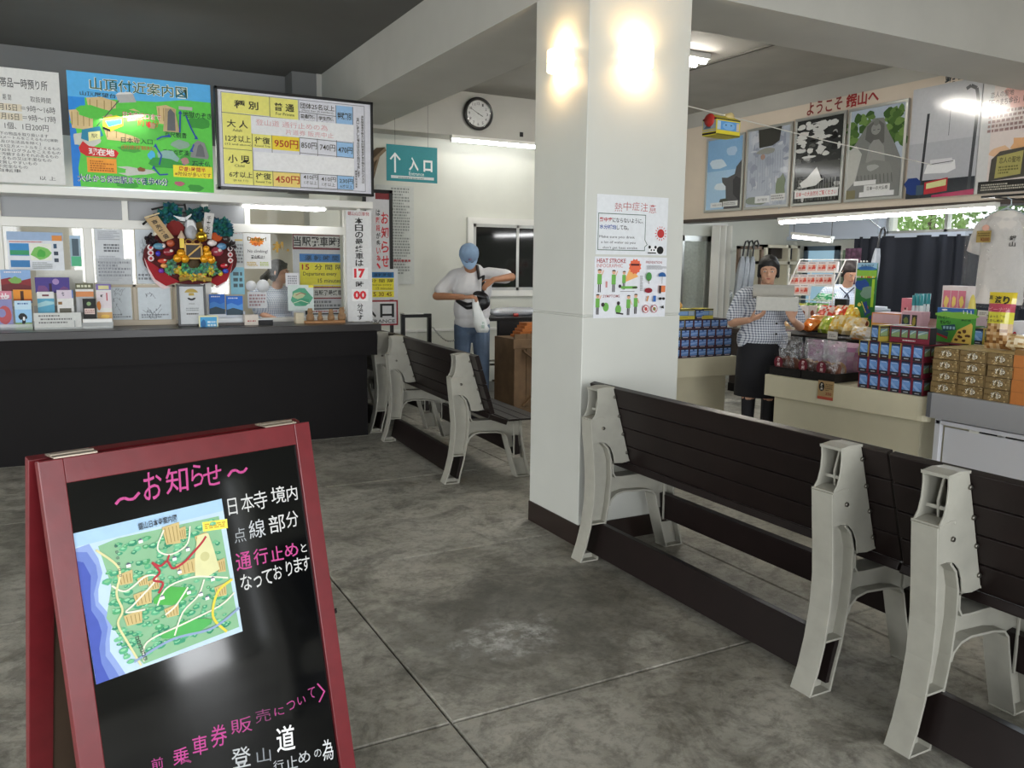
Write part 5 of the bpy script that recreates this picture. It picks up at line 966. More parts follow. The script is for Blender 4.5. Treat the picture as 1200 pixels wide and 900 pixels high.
# --- saleswoman with boxes
def woman(name, label, p, D, px0, hy, shirt_m, pants, hair, Rh, hcpx, arms, ang=0, hem=.88, tail=False, bun=False, skirt=.5, s=.93):
    w = place(name, label, p, ang=ang); S_ = D/FPX
    f = lambda px, py, y: V(((px-px0)*S_, y, 1.5-(py-hy)*S_))
    hc = f(hcpx[0], hcpx[1], hcpx[2]); ns = V((hc.x*.3, .02, hc.z-.165)); sh = ns.z-.022
    pr = head_prims(hc, Rh, s)+[('c', hc+V((0, .02, -.07)), ns+V((0, .01, -.02)), .047, .052), ('c', V((-.12, .03, sh-.02)), V((.12, .03, sh-.02)), .07, .07), ('c', V((0, .03, sh-.10)), V((0, .03, .95)), .09, .09), ('c', V((0, .03, 1.0)), V((0, .03, .86)), .09, .10),
        ('c', V((-.08, .02, .85)), V((-.08, .02, .47)), .08, .055), ('c', V((.08, .02, .85)), V((.08, .02, .47)), .08, .055), ('c', V((-.08, .02, .47)), V((-.08, .04, .09)), .052, .035), ('c', V((.08, .02, .47)), V((.08, .04, .09)), .052, .035)]
    sl = []
    for k, (e_, w_, hd, hn, tsd, cu) in enumerate(arms):
        shp = V(((-.165, .165)[k], .03, sh-.03)); e = f(*e_); wr = f(*w_); pr += [('c', shp, e, .042, .036), ('c', e, wr, .036, .024)]+hand(wr, hd, hn, tsd, .92, cu); sl.append(('c', shp, shp+(e-shp)*.72, .066, .070))
    melt('body', pr, .0075, skin_b, w)
    melt('blouse', [('c', V((-.13, .03, sh-.02)), V((.13, .03, sh-.02)), .082, .082), ('e', V((0, .015, sh-.13)), (.185, .135, .14), (0, 0, 0)), ('e', V((0, .015, sh-.30)), (.175, .135, .2), (0, 0, 0)), ('e', V((0, .02, hem+.09)), (.195, .15, .10), (0, 0, 0)), ('c', V((-.09, .02, hem+.055)), V((.09, .02, hem+.055)), .105, .105)]+sl, .009, shirt_m, w)
    if skirt: MB().lathe([(.0001, 1.0), (.12, 1.0), (.165, .93), (.185, .85), (.19, .70), (.195, skirt), (.18, skirt), (.0001, skirt+.02)], (0, .02, 0), 28, M=Matrix.Diagonal((1, .78, 1))).build('skirt', pants, w)
    melt('stockings', [('c', V((x, .02, .50)), V((x, .04, .09)), .057, .041) for x in (-.08, .08)]+[('e', V((x, -.02, .045)), (.042, .11, .038), (0, 0, 0)) for x in (-.08, .08)], .009, pants, w)
    T = lambda v: hc+Rh @ (V(v)*s)
    hp = [('e', T((0, .022, .044)), (.083*s, .099*s, .084*s), Rh.to_euler()), ('e', T((0, .045, -.015)), (.080*s, .068*s, .085*s), Rh.to_euler()), ('c', T((-.066, -.016, .045)), T((-.076, .002, -.05)), .021, .014), ('c', T((.066, -.016, .045)), T((.076, .002, -.05)), .021, .014), ('c', T((.02, -.060, .085)), T((-.052, -.044, .052)), .014, .012), ('c', T((.02, -.060, .085)), T((.058, -.040, .052)), .014, .012)]
    if tail: hp += [('c', T((0, .10, -.02)), T((0, .15, -.08)), .032, .036), ('c', T((0, .15, -.08)), T((0, .15, -.17)), .038, .02)]
    melt('hair', hp, .007, hair, w); face(w, hc, Rh, s); return w, f, hc, sh
black_cloth = mat('black_cloth', '#14141a', .8)
wp = at(893, 400, y=4.75); Dw = 6.43
w1, f1, hc1, sh1 = woman('person', 'saleswoman in a blue gingham blouse and dark skirt holding two pale boxes', wp, Dw, 893, 313, ging_w, black_cloth, hair_m, Euler((.12, 0, 0)).to_matrix(), (896, 316, -.02),
    (((858, 378, 0), (878, 372, -.24), (.75, -.2, .35), (-.2, -.4, -1), 1, .35), ((934, 380, 0), (925, 371, -.24), (-.35, -.3, .75), (.2, -.9, -.3), -1, .9)))
def crate(name, label, x0, y0, x1, y1, yy, dp, tilt, col):
    a, b = f1(x0, y0, yy), f1(x1, y1, yy); o = thing(name, label, 'box', w1.location, w1.rotation_euler.z); M_ = Matrix.Translation((a.x, yy, b.z)) @ Matrix.Rotation(tilt, 4, 'X')
    W_, H_ = b.x-a.x, a.z-b.z; MB(M_).box((0, 0, 0), (W_, dp, H_), col).build('carton', PRINT, o, bevel=.002)
    MB(M_).box((0.003, -.001, H_*.70), (W_-.003, 0, H_-.004), '#a9a69e').build('lid_flap', PRINT, o) if name == 'lidded_box' else None
    return o
crate('carton', 'wide pale grey carton held in front by the saleswoman', 884.5, 345, 929, 360, -.345, .16, 0, '#c4c2ba')
crate('lidded_box', 'pale box with a raised grey lid behind the wide carton', 880, 331.5, 925, 345.5, -.16, .05, -.25, '#aeaba2')
for k in range(4): c = f1(908, 376+k*12, -.13); MB().lathe([(.0001, 0), (.008, 0), (.008, -.004), (.0001, -.004)], (c.x, -.135-.006*k, c.z), 10, M=Euler((-math.pi/2, 0, 0)).to_matrix()).build('button', eye_m, w1)
tag(MB().box((0, 0, 0), (.001, .001, .001)).build('x'), 'x', 'x') if False else None
# --- clerk inside the ticket office, in profile
cpz = at(322, 350, y=7.85); Dc = .473*cpz.x+.881*7.85
woman('person', 'ticket clerk with a black ponytail and checked blouse behind the ticket glass', cpz, Dc, 322, 307.5, ging_c, black_cloth, hair_m, Euler((.1, 0, math.radians(62))).to_matrix(), (327, 319, -.04),
    (((306, 368, -.02), (318, 372, -.22), (.7, -.5, -.2), (0, -.2, 1), 1, .4), ((348, 374, -.05), (335, 378, -.25), (-.6, -.5, -.2), (0, -.2, 1), -1, .4)), ang=.15, tail=True)
# --- second saleswoman at the till
cs = at(990, 330, d=8.5); 
w3, f3, hc3, sh3 = woman('person', 'saleswoman at the till looking down, pale gingham blouse with a navy ribbon', cs, 8.5, 996, 316, ging_c, black_cloth, hair_b, Euler((.55, 0, math.radians(28))).to_matrix(), (1001, 320, -.05),
    (((972, 360, -.02), (985, 366, -.25), (.6, -.6, -.1), (0, -.3, 1), 1, .4), ((1012, 360, -.02), (1003, 368, -.25), (-.4, -.7, -.1), (0, -.3, 1), -1, .4)))
m = MB(); c = V((0.03, -.11, sh3-.03)); m.tube([c+V((-.07, .04, .06)), c+V((-.02, 0, .01)), c], .006, 6).tube([c+V((.06, .05, .06)), c], .006, 6).tube([c, c+V((.02, -.01, -.05))], .008, 6).tube([c, c+V((-.025, -.01, -.04))], .008, 6); m.build('ribbon', mat('navy_ribbon', '#1f2840', .6), w3)
# ------------------------------------------------------------------ entrance side: hanging sign, clock, notices, rails
a = at(453, 168.5, y=8.0); b = at(512.5, 215, y=8.0); W_, H_ = b.x-a.x, a.z-b.z
es = thing('hanging_sign', 'teal entrance sign with a white arrow hanging left of the wall clock', 'sign', (a.x, 8.0, b.z))
def ent(p):
    p.line([(16, 60), (16, 22)], 3.4, '#eef2f2'); p.line([(17, 18), (7, 32)], 3.2, '#eef2f2'); p.line([(15, 18), (26, 32)], 3.2, '#eef2f2'); p.text('入', 43, 24, 62, 54, '#eef2f2', .03); p.text('口', 72, 29, 90, 54, '#eef2f2', .04)
    p.text('Entrance', 43, 56, 73, 64, '#d9e6e6', .01); p.rect(8, 66, 93, p.V-6, '#d5dcdc'); p.dashes(22, 68, 80, 72, 1, '#7a8a8a', 1)
m = MB(); m.box((0, 0, 0), (W_, .012, H_), '#2e8a92'); m.build('panel', PRINT, es); q = MB(); ent(q.plane((0, 0, 0), (W_, 0, 0), (0, 0, H_), 100, 78)); q.build('lettering', PRINT, es)
for x in (.09, W_-.10): MB().tube([(x, .006, H_), (x, .006, 3.35-b.z)], .0015, 4).build('wire', black_metal, es)

ck = at(560, 133.5, y=8.43); clk = thing('wall_clock', 'round black rimmed wall clock on the beam', 'clock', (ck.x, 8.45, ck.z)); RX = Euler((math.pi/2, 0, 0)).to_matrix()
MB().lathe([(.0001, .0), (.168, .0), (.176, .02), (.174, .045), (.160, .055), (.146, .045), (.142, .028), (.0001, .028)], (0, 0, 0), 40, M=RX).build('rim', mat('black_clock_rim', '#1c1a1a', .25), clk)
MB().lathe([(.143, .034), (.1455, .046), (.139, .047), (.137, .034)], (0, 0, 0), 40, M=RX).build('inner_ring', chrome, clk)
q = MB(); p = q.plane((-.15, -.030, -.15), (.30, 0, 0), (0, 0, .30), 300, 300); p.disc(150, 150, 141, '#d8d8d4', n=40)
for h in range(1, 13):
    a_ = math.radians(90-30*h); x, y = 150+108*math.cos(a_), 150-108*math.sin(a_); w_ = 10 if h < 10 else 17; p.text(str(h), x-w_, y-15, x+w_, y+15, '#333', .01)
for h in range(60): a_ = math.radians(6*h); p.line([(150+130*math.cos(a_), 150-130*math.sin(a_)), (150+(136 if h % 5 else 138)*math.cos(a_), 150-(136 if h % 5 else 138)*math.sin(a_))], 1.2 if h % 5 else 3, '#444')
p.k += 10; p.line([(150-14*.8, 150-14*.45), (150+62*.87, 150+62*.42)], 8, '#161616'); p.k += 4; p.line([(150+18, 150+10), (150-98, 150-54)], 5.5, '#161616'); p.disc(150, 150, 8, '#161616', n=12)
q.build('dial', PRINT, clk)
MB().lathe([(.0001, .040), (.136, .040)], (0, 0, 0), 32, M=RX).build('glass', mat('clock_glass', '#ffffff', .03, alpha=.12), clk)

tube_light('tube_light', 'lit fluorescent tube on the wall under the clock, running behind the pillar', at(530, 163, y=8.40), at(530, 163, y=8.40)+Vector((1.2, 0, 0)), r=.026, gap=.0)
tag(MB().box((4.60, 8.44, 2.93), (4.64, 8.45, 2.98)).build('wall_plate', black_metal), 'small dark square socket on the beam near the pillar', 'socket')

sheet_y('wall_notice', 'tall pale notice of small print on the wall under the entrance sign', 'notice', 440, 216, 485.5, 333, 8.74, lambda p: p.dashes(40, 4, 88, p.V*.9, 30, '#8f938f', 5).dashes(44, p.V*.74, 90, p.V*.775, 1, '#a8484a', 2), base='#c9ccc6', th=.006)

# notice stand with black frame
YS = 8.22; a = at(425, 221, y=YS); b = at(461.5, 375, y=YS); ns = thing('notice_stand', 'black framed standing notice with red lettering behind the last car placard', 'sign', (a.x, YS, 0)); W_ = b.x-a.x
z0 = at(440, 345, y=YS).z
MB().box((W_-.035, 0, 0), (W_, .03, a.z)).box((0, 0, z0-.035), (.035, .03, a.z)).box((0, 0, a.z-.035), (W_, .03, a.z)).box((0, 0, z0-.035), (W_, .03, z0)).box((W_-.035, -.2, 0), (W_, .24, .03)).box((W_-.12, 0, 0), (W_+.04, .03, .03)).build('frame', black_metal, ns, bevel=.003)
q = MB(); q.box((.035, .01, z0), (W_-.035, .02, a.z-.035), '#cfcfd2'); p = q.plane((.035, .01, z0), (W_-.07, 0, 0), (0, 0, a.z-.035-z0), 100, 100*(a.z-.035-z0)/(W_-.07)); Vv = p.V
p.rect(40, 0, 100, Vv*.06, '#7d2a2e'); p.vtext('お知らせ', 80, Vv*.17, Vv*.74, 32, '#c8323a', .02, .8); 
for i, ch in enumerate('は階段が多い為、乳母'): p.text(ch, 42, Vv*(.16+i*.075), 60, Vv*(.16+i*.075+.062), '#c8323a' if i not in (0, 3, 4) else '#333', .02)
q.build('notice', PRINT, ns)
sheet_y('small_departure_sign', 'small yellow and blue departure times sign beside the last car placard', 'sign', 410, 315, 466.5, 349, 7.49, lambda p: dep_small(p), base='#d2d4d6', th=.006) if False else None
def dsm(p):
    V_ = p.V; p.rect(10, V_*.10, 90, V_*.28, '#2f6fa6'); p.text('運転時間', 40, V_*.13, 84, V_*.25, '#1d3c58', .02); p.rect(10, V_*.30, 90, V_*.70, '#e6d93c'); p.text('15 分 間 隔', 14, V_*.33, 88, V_*.44, '#4a441c', .01); p.text('Departures every', 14, V_*.48, 84, V_*.56, '#4a441c'); p.text('15 minutes', 46, V_*.59, 86, V_*.67, '#4a441c')
    p.rect(10, V_*.72, 90, V_*.92, '#e6d93c'); [p.text(s, 14+k*19, V_*.75, 27+k*19, V_*.89, '#7a5a20', .02) for k, s in enumerate(('00', '15', '30', '45'))]
sheet_y('small_departure_sign', 'small yellow and blue departure times sign beside the last car placard', 'sign', 418, 315, 466.5, 351, 8.16, dsm, base='#d2d4d6', th=.006)
def ent2(p):
    V_ = p.V; p.frame(0, 0, 100, V_, 4, '#9a3038'); p.text('入', 8, V_*.10, 44, V_*.68, '#2a2a2a', .02); p.text('口', 54, V_*.14, 90, V_*.68, '#2a2a2a', .03); p.text('ENTRANCE', 8, V_*.76, 92, V_*.9, '#444', .01)
sheet_y('entrance_notice', 'white entrance notice with a red border low beside the last car placard', 'sign', 420, 352, 466.5, 381, 8.16, ent2, base='#d8d8da', th=.006)

# queue rails and chain
rl = thing('queue_rail', 'black square tube queue rail between the benches and the man', 'rail', (0, 0, 0))
a = at(470, 368, y=8.4); a.x += .12; b = at(505, 369, y=8.4)
zt = a.z; m = MB(); m.box((a.x-.12, 8.38, zt-.04), (b.x, 8.42, zt)).box((b.x-.04, 8.38, 0), (b.x, 8.42, zt-.04)).box((a.x-.12, 8.38, 0), (a.x-.08, 8.42, zt-.04)); m.build('rail', black_metal, rl, bevel=.002); MB().box((a.x-.12, 8.3, zt-.0), (a.x+.10, 8.46, zt+.012)).build('ledge', white_paint, rl)
m = MB(); p0 = at(507.5, 384, y=8.4); p1 = at(540, 394, y=8.7); N_ = 26
for i in range(N_):
    t = i/(N_-1); c = p0.lerp(p1, t)+Vector((0, 0, -.10*math.sin(math.pi*t))); d = (p1-p0).normalized(); e1 = Vector((0, 0, 1)) if i % 2 else d.cross(Vector((0, 0, 1)))
    m.tube([c+d*.014*math.cos(k*1.0472)*1.3+e1*.008*math.sin(k*1.0472) for k in range(6)], .0028, 5, closed=True)
tag(m.build('chain', chrome), 'sagging steel chain hooked on the queue rail', 'chain')['kind'] = 'stuff'
# black table with steel foot rails
a = at(570, 366, y=7.9); b = at(618, 366, y=7.9); dk = thing('ticket_gate_table', 'black table with a modesty panel and steel foot rails behind the man', 'table', (a.x, 7.6, 0)); W_ = 1.05; zt = at(600, 372, y=7.6).z
MB().box((-.10, 0, zt-.035), (W_, .5, zt)).build('table_top', black_metal, dk, bevel=.004)
xp = at(585, 380, y=7.6).x-a.x; MB().box((xp, .0, at(600, 398, y=7.6).z), (W_, .02, zt-.035)).build('modesty_panel', mat('black_panel', '#121214', .4), dk)
for x, y in ((xp+.01, .03), (W_-.05, .03), (xp+.01, .45), (W_-.05, .45)): MB().tube([(x, y, 0), (x, y, zt-.035)], .02, 10).build('leg', black_metal, dk)
for x in (-.06,): MB().tube([(x, .40, 0), (x, .40, zt-.035)], .02, 10).build('leg', chrome, dk)
for z_, y in ((.46, .10), (.30, .03), (.46, .42)): MB().tube([(-.06, y, z_), (W_-.05, y, z_)], .012, 8).build('foot_rail', chrome, dk)
st_ = thing('plastic_wrapped_roll', 'clear plastic wrapped roll lying on the black table', 'package', (a.x+.30, 7.85, zt)); MB().lathe([(.0001, -.28), (.03, -.27), (.045, -.2), (.05, 0), (.045, .2), (.03, .27), (.0001, .28)], (0, 0, .045), 14, M=Euler((0, math.pi/2, 0)).to_matrix()).build('wrap', mat('silver_film', '#c9ccd0', .18, metal=.4, bump=.8, scale=25), st_)
tag(MB().tube([(a.x+.22, 7.70, zt+.018), (a.x+.27, 7.69, zt+.018)], .018, 10).build('red_stopper', mat('red_plastic', '#b5302a', .3)), 'small red stopper on the black table edge', 'stopper')
# wooden crate with a cross brace, with a pile of orange brown boxes
YR = 7.0; a = at(603.5, 392, y=YR); zb = a.z; cr = thing('wooden_crate', 'tall brown wooden crate with a diagonal brace beside the pillar', 'crate', (a.x, YR, 0)); wd_ = mat('crate_wood', '#70573c', .65, noise=.18, scale=12, bump=.2); W_ = .55
for k in range(4): MB().box((.01+k*.133, .02, .02), (.01+k*.133+.127, .035, zb-.0)).build('panel_board', wd_, cr)
MB().box((.01, .035, .02), (.54, .45, zb-.05)).build('box', wd_, cr)
for z_ in (.02, zb-.14): MB().box((-.015, 0, z_), (W_, .02, z_+.09)).build('rail_board', wd_, cr, bevel=.003)
for x in (-.0, W_-.075): MB().box((x, .004, .11), (x+.07, .02, zb-.14)).build('stile_board', wd_, cr)
MB().bar((.09, .010, zb-.16), (.46, .010, .42), .015, .07, up=(0, 1, 0)).bar((.46, .010, .44), (.09, .010, .13), .015, .07, up=(0, 1, 0)).build('brace', wd_, cr)
for k in range(6):
    x = .045+.03*k if k < 5 else .2; 
for r_ in range(5):
    for c_ in range(3):
        x0 = .10+.012*r_*2+c_*.13; o = MB().box((0, 0, 0), (.12, .16, .028), '#a8622e').build('sweet_box', PRINT, loc=(a.x+x0, YR+.12, zb-.045+r_*.029), bevel=.002) if (r_ == 0 and c_ == 0) else dup(bx0, (a.x+x0, YR+.12, zb-.045+r_*.029), label='orange brown sweet box on the crate, %s column, %s layer' % (('left', 'middle', 'right')[c_], ('lowest', 'second', 'third', 'fourth', 'uppermost')[r_]))
        if r_ == 0 and c_ == 0: bx0 = tag(o, 'orange brown sweet box on the crate, left column, lowest layer', 'box', 'orange brown boxes on the crate'); bx0['label'] = 'orange brown sweet box on the crate, left column, lowest layer'

# ------------------------------------------------------------------ pillar: wall lamps, posters; ceiling lamp; toy cable car on its wire
shade_m = mat('lit_lamp_shade', '#ffe9c0', .4, emit=3.2)
def wall_lamp(p, rz, label):
    o = thing('wall_lamp', label, 'lamp', p, rz, 'wall lamps on the pillar')
    MB().box((-.05, 0, -.05), (.05, .018, .05)).bar((0, 0, 0), (0, -.03, 0), .02, .02).build('back_plate', chrome, o, bevel=.003)
    n = 18; m = MB()
    for z0_, z1_ in ((-.055, -.018), (-.008, .045)):
        for r_ in (.10,):
            vs = []; 
            for z in (z0_, z1_):
                for rr in (r_, r_-.006):
                    for i in range(n+1): t = math.pi*i/n; vs.append((rr*math.cos(t), -.78*rr*math.sin(t)+.0, z))
            k = n+1; m.add(vs, [(i, i+1, 2*k+i+1, 2*k+i) for i in range(n)]+[(k+i+1, k+i, 3*k+i, 3*k+i+1) for i in range(n)]+[(2*k+i, 2*k+i+1, 3*k+i+1, 3*k+i) for i in range(n)]+[(i+1, i, k+i, k+i+1) for i in range(n)], (1, 1, 1, 1), True)
    m.build('shade', shade_m, o); MB().tube([(0, -.045, -.05), (0, -.045, .05)], .018, 10).build('bulb', mat('lit_warm_bulb', '#ffd99a', .4, emit=40), o)
    for z in (.085, -.10):
        l = bpy.data.lights.new('lamp_glow', 'POINT'); l.energy = .9; l.color = (1, .70, .38); l.shadow_soft_size = .02; lo_ = bpy.data.objects.new('lamp_glow', l); COL.objects.link(lo_); lo_.parent = o; lo_.location = (0, -.05, z)
a = at(659, 70, x=2.34); wall_lamp((2.345, a.y, a.z), -math.pi/2, 'lit glass wall lamp on the left face of the pillar')
a = at(745, 65, y=3.60); wall_lamp((a.x, 3.603, a.z), 0, 'lit glass wall lamp on the right face of the pillar')
def heat1(p):
    V_ = p.V; s = '熱中症注意'
    for i, ch in enumerate(s): y = V_*(.10+.03*((i-2)**2)/4); p.text(ch, 24+i*12, y, 34.5+i*12, y+V_*.145, '#b0504e', -.005)
    p.frame(2, V_*.31, 68, V_*.93, .8, '#3c5c4a'); p.poly([(67, V_*.74), (71, V_*.82), (67, V_*.86)], '#dfe1e3'); p.line([(67.6, V_*.74), (71, V_*.82), (67.6, V_*.86)], .8, '#3c5c4a')
    p.text('熱中症', 4, V_*.38, 21, V_*.455, '#b0383c', .03); p.text('にならないように、', 21.5, V_*.38, 64, V_*.46, '#2e2e30', .01); p.text('水分補給', 4, V_*.50, 27, V_*.575, '#2c4f9a', .02); p.text('してね。', 27.5, V_*.50, 44, V_*.58, '#2e2e30', .01)
    for i, (s, x) in enumerate((('Make sure you drink', 53), ('a lot of water so you', 54), ("don't get heat stroke.", 58))): p.text(s, 4+2.5*i, V_*(.68+i*.09), x, V_*(.735+i*.09), '#3c3c3e')
    for i in range(14): a_ = 6.283*i/14; p.line([(90+6.4*math.cos(a_), V_*.62-6.4*math.sin(a_)), (90+8.4*math.cos(a_), V_*.62-8.4*math.sin(a_))], .9, '#c8403a')
    p.disc(90, V_*.62, 5.2, '#b83a38'); p.disc(86, V_*.91, 11, '#e6e6e6', 4.6); p.disc(90, V_*.91, 5, '#222', 4.6); p.disc(79, V_*.91, 5.4, '#e9e9e9', 5); p.disc(74.5, V_*.86, 1.8, '#222'); p.disc(83, V_*.86, 1.8, '#222'); p.disc(77, V_*.91, 1.1, '#222'); p.disc(81, V_*.91, 1.1, '#222'); p.rect(72, V_*.95, 84, V_*.97, '#222')
def heat2(p):
    V_ = p.V; g, d, sk = '#6fae52', '#3c3436', '#d9a98a'
    p.text('HEAT STROKE', 3, V_*.03, 42, V_*.10, '#a03a3c', .02); p.text('INFOGRAPHIC', 3, V_*.115, 38, V_*.175, '#c0706c', 0); p.text('PREVENTION', 70, V_*.06, 93, V_*.105, '#9a4a4c', .01); p.text('SYMPTOMS', 12, V_*.62, 35, V_*.665, '#a05052', .01)
    p.poly([(48, V_*.17), (40, V_*.42), (60, V_*.32)], '#eeb06a')
    pts = []
    for i in range(24): r = 9 if i % 2 else 7.4; pts.append((55+r*math.cos(6.283*i/24), V_*.155-r*math.sin(6.283*i/24)))
    p.poly(pts, '#e0694a'); p.rect(49, V_*.11, 61, V_*.14, '#4a1f24')
    def man_(x, y, s, arm=1):
        p.rect(x-1.4*s, y+10*s, x-.3*s, y+17*s, d); p.rect(x+.3*s, y+10*s, x+1.4*s, y+17*s, d); p.rect(x-2.2*s, y+2*s, x+2.2*s, y+10.4*s, g); p.disc(x, y, 1.9*s, sk); p.disc(x, y-.8*s, 2*s, d, 1.2*s, a0=0, a1=180); p.line([(x+2*s, y+3*s), (x+3.8*s, y-1*s if arm else y+7*s)], .9*s, sk)
    man_(7, V_*.24, 1.35); man_(26, V_*.25, 1.3); man_(40, V_*.26, 1.1, 0); p.rect(15, V_*.4, 17.5, V_*.5, '#c98a88'); p.line([(36, V_*.5), (58, V_*.5)], 3, g); p.disc(34.5, V_*.48, 2, d); p.line([(52, V_*.505), (59, V_*.5)], 1.6, d)
    p.rect(35, V_*.56, 55, V_*.57, '#888'); man_(5, V_*.64, 1.2); man_(47, V_*.66, 1.2, 0); man_(57, V_*.64, 1.2, 0); p.disc(16, V_*.82, 4, g, 5); p.disc(12, V_*.78, 2.4, d); p.disc(33, V_*.86, 4, g, 5); p.disc(33, V_*.76, 2.2, d); p.line([(30, V_*.92), (40, V_*.94)], 1.8, d)
    p.dashes(62, V_*.3, 66, V_*.56, 12, '#9a9a9a', 2); p.dashes(70, V_*.13, 98, V_*.2, 4, '#a0a0a2', 3)
    p.disc(73, V_*.32, 4, '#4c8f4a', 5); p.rect(72.6, V_*.36, 73.4, V_*.44, '#6a5236'); p.disc(92, V_*.32, 5.5, '#2f5f9a', 5, a0=0, a1=180); p.rect(91.7, V_*.3, 92.2, V_*.44, '#4a4a4a'); p.disc(73, V_*.55, 5.5, '#8a2430', 3); p.rect(88, V_*.47, 97, V_*.58, '#d9794a'); p.rect(88, V_*.47, 91, V_*.6, '#33282a')
    p.poly([(70, V_*.72), (72, V_*.64), (74, V_*.64), (72, V_*.74)], '#c98a5a'); p.rect(80, V_*.64, 84, V_*.74, '#3a6ab0'); p.disc(90, V_*.69, 2, '#222', 1.6); p.disc(95, V_*.69, 2, '#222', 1.6)
    for x in (70, 82): p.disc(x, V_*.86, 4.6, '#b04048'); p.disc(x, V_*.86, 3.8, '#dcdcdc'); p.disc(x, V_*.86, 2.2, '#c0504a' if x == 70 else '#7a8a4a'); p.line([(x-3, V_*.86-3), (x+3, V_*.86+3)], .7, '#b04048')
    p.poly([(91, V_*.84), (95, V_*.80), (96, V_*.86)], '#222')
sheet_y('heatstroke_poster', 'white heatstroke warning poster with a speech bubble and sleeping panda on the pillar', 'poster', 700, 227, 781, 299.5, 3.600, heat1, base='#dde0e3', th=.002)
sheet_y('infographic_poster', 'white heat stroke infographic poster below the panda one on the pillar', 'poster', 697, 300.5, 779, 371, 3.600, heat2, base='#dfe1e6', th=.002)
# ceiling lamp of the right bay
cl = at(797, 68, z=3.30); c_ = thing('ceiling_light', 'lit ceiling lamp glaring beside the right edge of the pillar', 'light', (cl.x-.1, cl.y, 3.35))
MB().box((-.70, -.10, -.05), (.36, .10, 0)).build('housing', white_paint, c_, bevel=.004)
for y in (-.065, .065): MB().tube([(-.66, y, -.07), (.33, y, -.07)], .018, 12).build('tube', mat('lit_ceiling_tube', '#fffaf0', .4, emit=70), c_)
# ------------------------------------------------------------------ shop: fascia with framed photographs
XF = 6.8
beige = mat('beige_fascia', '#d2c4b2', .6, noise=.03, scale=4)
fa = struct('wall_fascia', MB().box((XF+.012, -1.0, 2.075), (XF+.20, 8.30, 3.17)), beige)
struct('trim_10', MB().box((XF-.02, -1.0, 2.035), (XF+.21, 8.32, 2.075)), mat('dark_wood_trim', '#3d322c', .4))
struct('trim_11', MB().box((XF+.05, -1.0, 3.17), (XF+.20, 8.45, ZC)), beam_m)
def fz(px, py): v = at(px, py, x=XF); return v.y, v.z
def on_fascia(name, label, cat, px0, px1, z0, z1, draw, frame=True, group=None, th=.012, base='#cfcfcf', gl=True):
    y0 = at(px0, 180, x=XF).y; y1 = at(px1, 180, x=XF).y; W_, H_ = y0-y1, z1-z0
    o = thing(name, label, cat, (XF, y0, z0), -math.pi/2, group)
    if frame:
        MB().box((0, -.022, 0), (W_, .0, .028)).box((0, -.022, H_-.028), (W_, 0, H_)).box((0, -.022, .028), (.028, 0, H_-.028)).box((W_-.028, -.022, .028), (W_, 0, H_-.028)).build('frame', alu, o, bevel=.003)
        f = .026
    else: f = 0
    m = MB(); m.box((f, -.012, f), (W_-f, 0.0, H_-f), base); p = m.plane((f, -.012, f), (W_-2*f, 0, 0), (0, 0, H_-2*f), 100, 100*(H_-2*f)/(W_-2*f)); draw(p); m.build('photo', GLOSSPRINT if gl else PRINT, o); return o
def ph1(p):
    V_ = p.V; p.rect(0, 0, 100, V_, '#7fa9cf'); p.rect(0, V_*.45, 100, V_, '#9fc0da'); p.blob(30, V_*.35, 26, 10, '#c5d6e2', 2); p.blob(50, V_*.68, 30, 8, '#cfdbe2', 1); p.blob(70, V_*.2, 18, 8, '#a9c4dc', 1)
    p.poly([(100, V_*.32), (84, V_*.42), (80, V_*.52), (60, V_*.56), (44, V_*.55), (46, V_*.62), (56, V_*.68), (58, V_*.86), (52, V_), (100, V_)], '#4a4a4c'); p.poly([(84, V_*.55), (76, V_*.6), (78, V_*.8), (96, V_*.9), (100, V_*.6)], '#2c2c30'); p.blob(52, V_*.90, 14, 8, '#3d4238', 2)
    p.rect(14, V_-14, 48, V_-4, '#d6d8d8'); p.text('地獄のぞき', 20, V_-11, 46, V_-7, '#444'); p.rect(50, V_-15, 92, V_-5, '#cfd0cd'); p.dashes(52, V_-13, 90, V_-7, 2, '#777', 1)
def cliffs(p, dark, seed, pal):
    V_ = p.V; R = random.Random(seed); p.rect(0, 0, 100, V_, pal[0])
    for i in range(90): p.blob(R.uniform(4, 96), R.uniform(3, V_-3), R.uniform(2, 9), R.uniform(1, 6 if dark else 12), R.choice(pal), i)
def clipv(p): pass
def ph2(p):
    V_ = p.V; cliffs(p, False, 3, ['#aab0bc', '#b9bec6', '#9aa1ae', '#c2c6cc', '#8f96a4']); p.poly([(24, 0), (80, 0), (76, V_*.18), (60, V_*.23), (28, V_*.24)], '#34342f'); p.blob(44, V_*.29, 20, 6, '#8f9188', 3); p.disc(38, V_*.36, 5, '#a5806c')
    for k in range(12): p.line([(20+6*k, V_*.3), (22+6*k, V_*.8)], .8, '#8d94a2')
    p.blob(84, V_*.78, 12, 22, '#6f7b62', 1); p.blob(30, V_*.92, 30, 8, '#7d8578', 3); p.rect(24, V_-18, 60, V_-6, '#d6d8d8'); p.text('百尺観音', 30, V_-14, 54, V_-9, '#444'); p.rect(62, V_-20, 96, V_-8, '#cfd0cd'); p.dashes(64, V_-18, 94, V_-10, 2, '#777', 1)
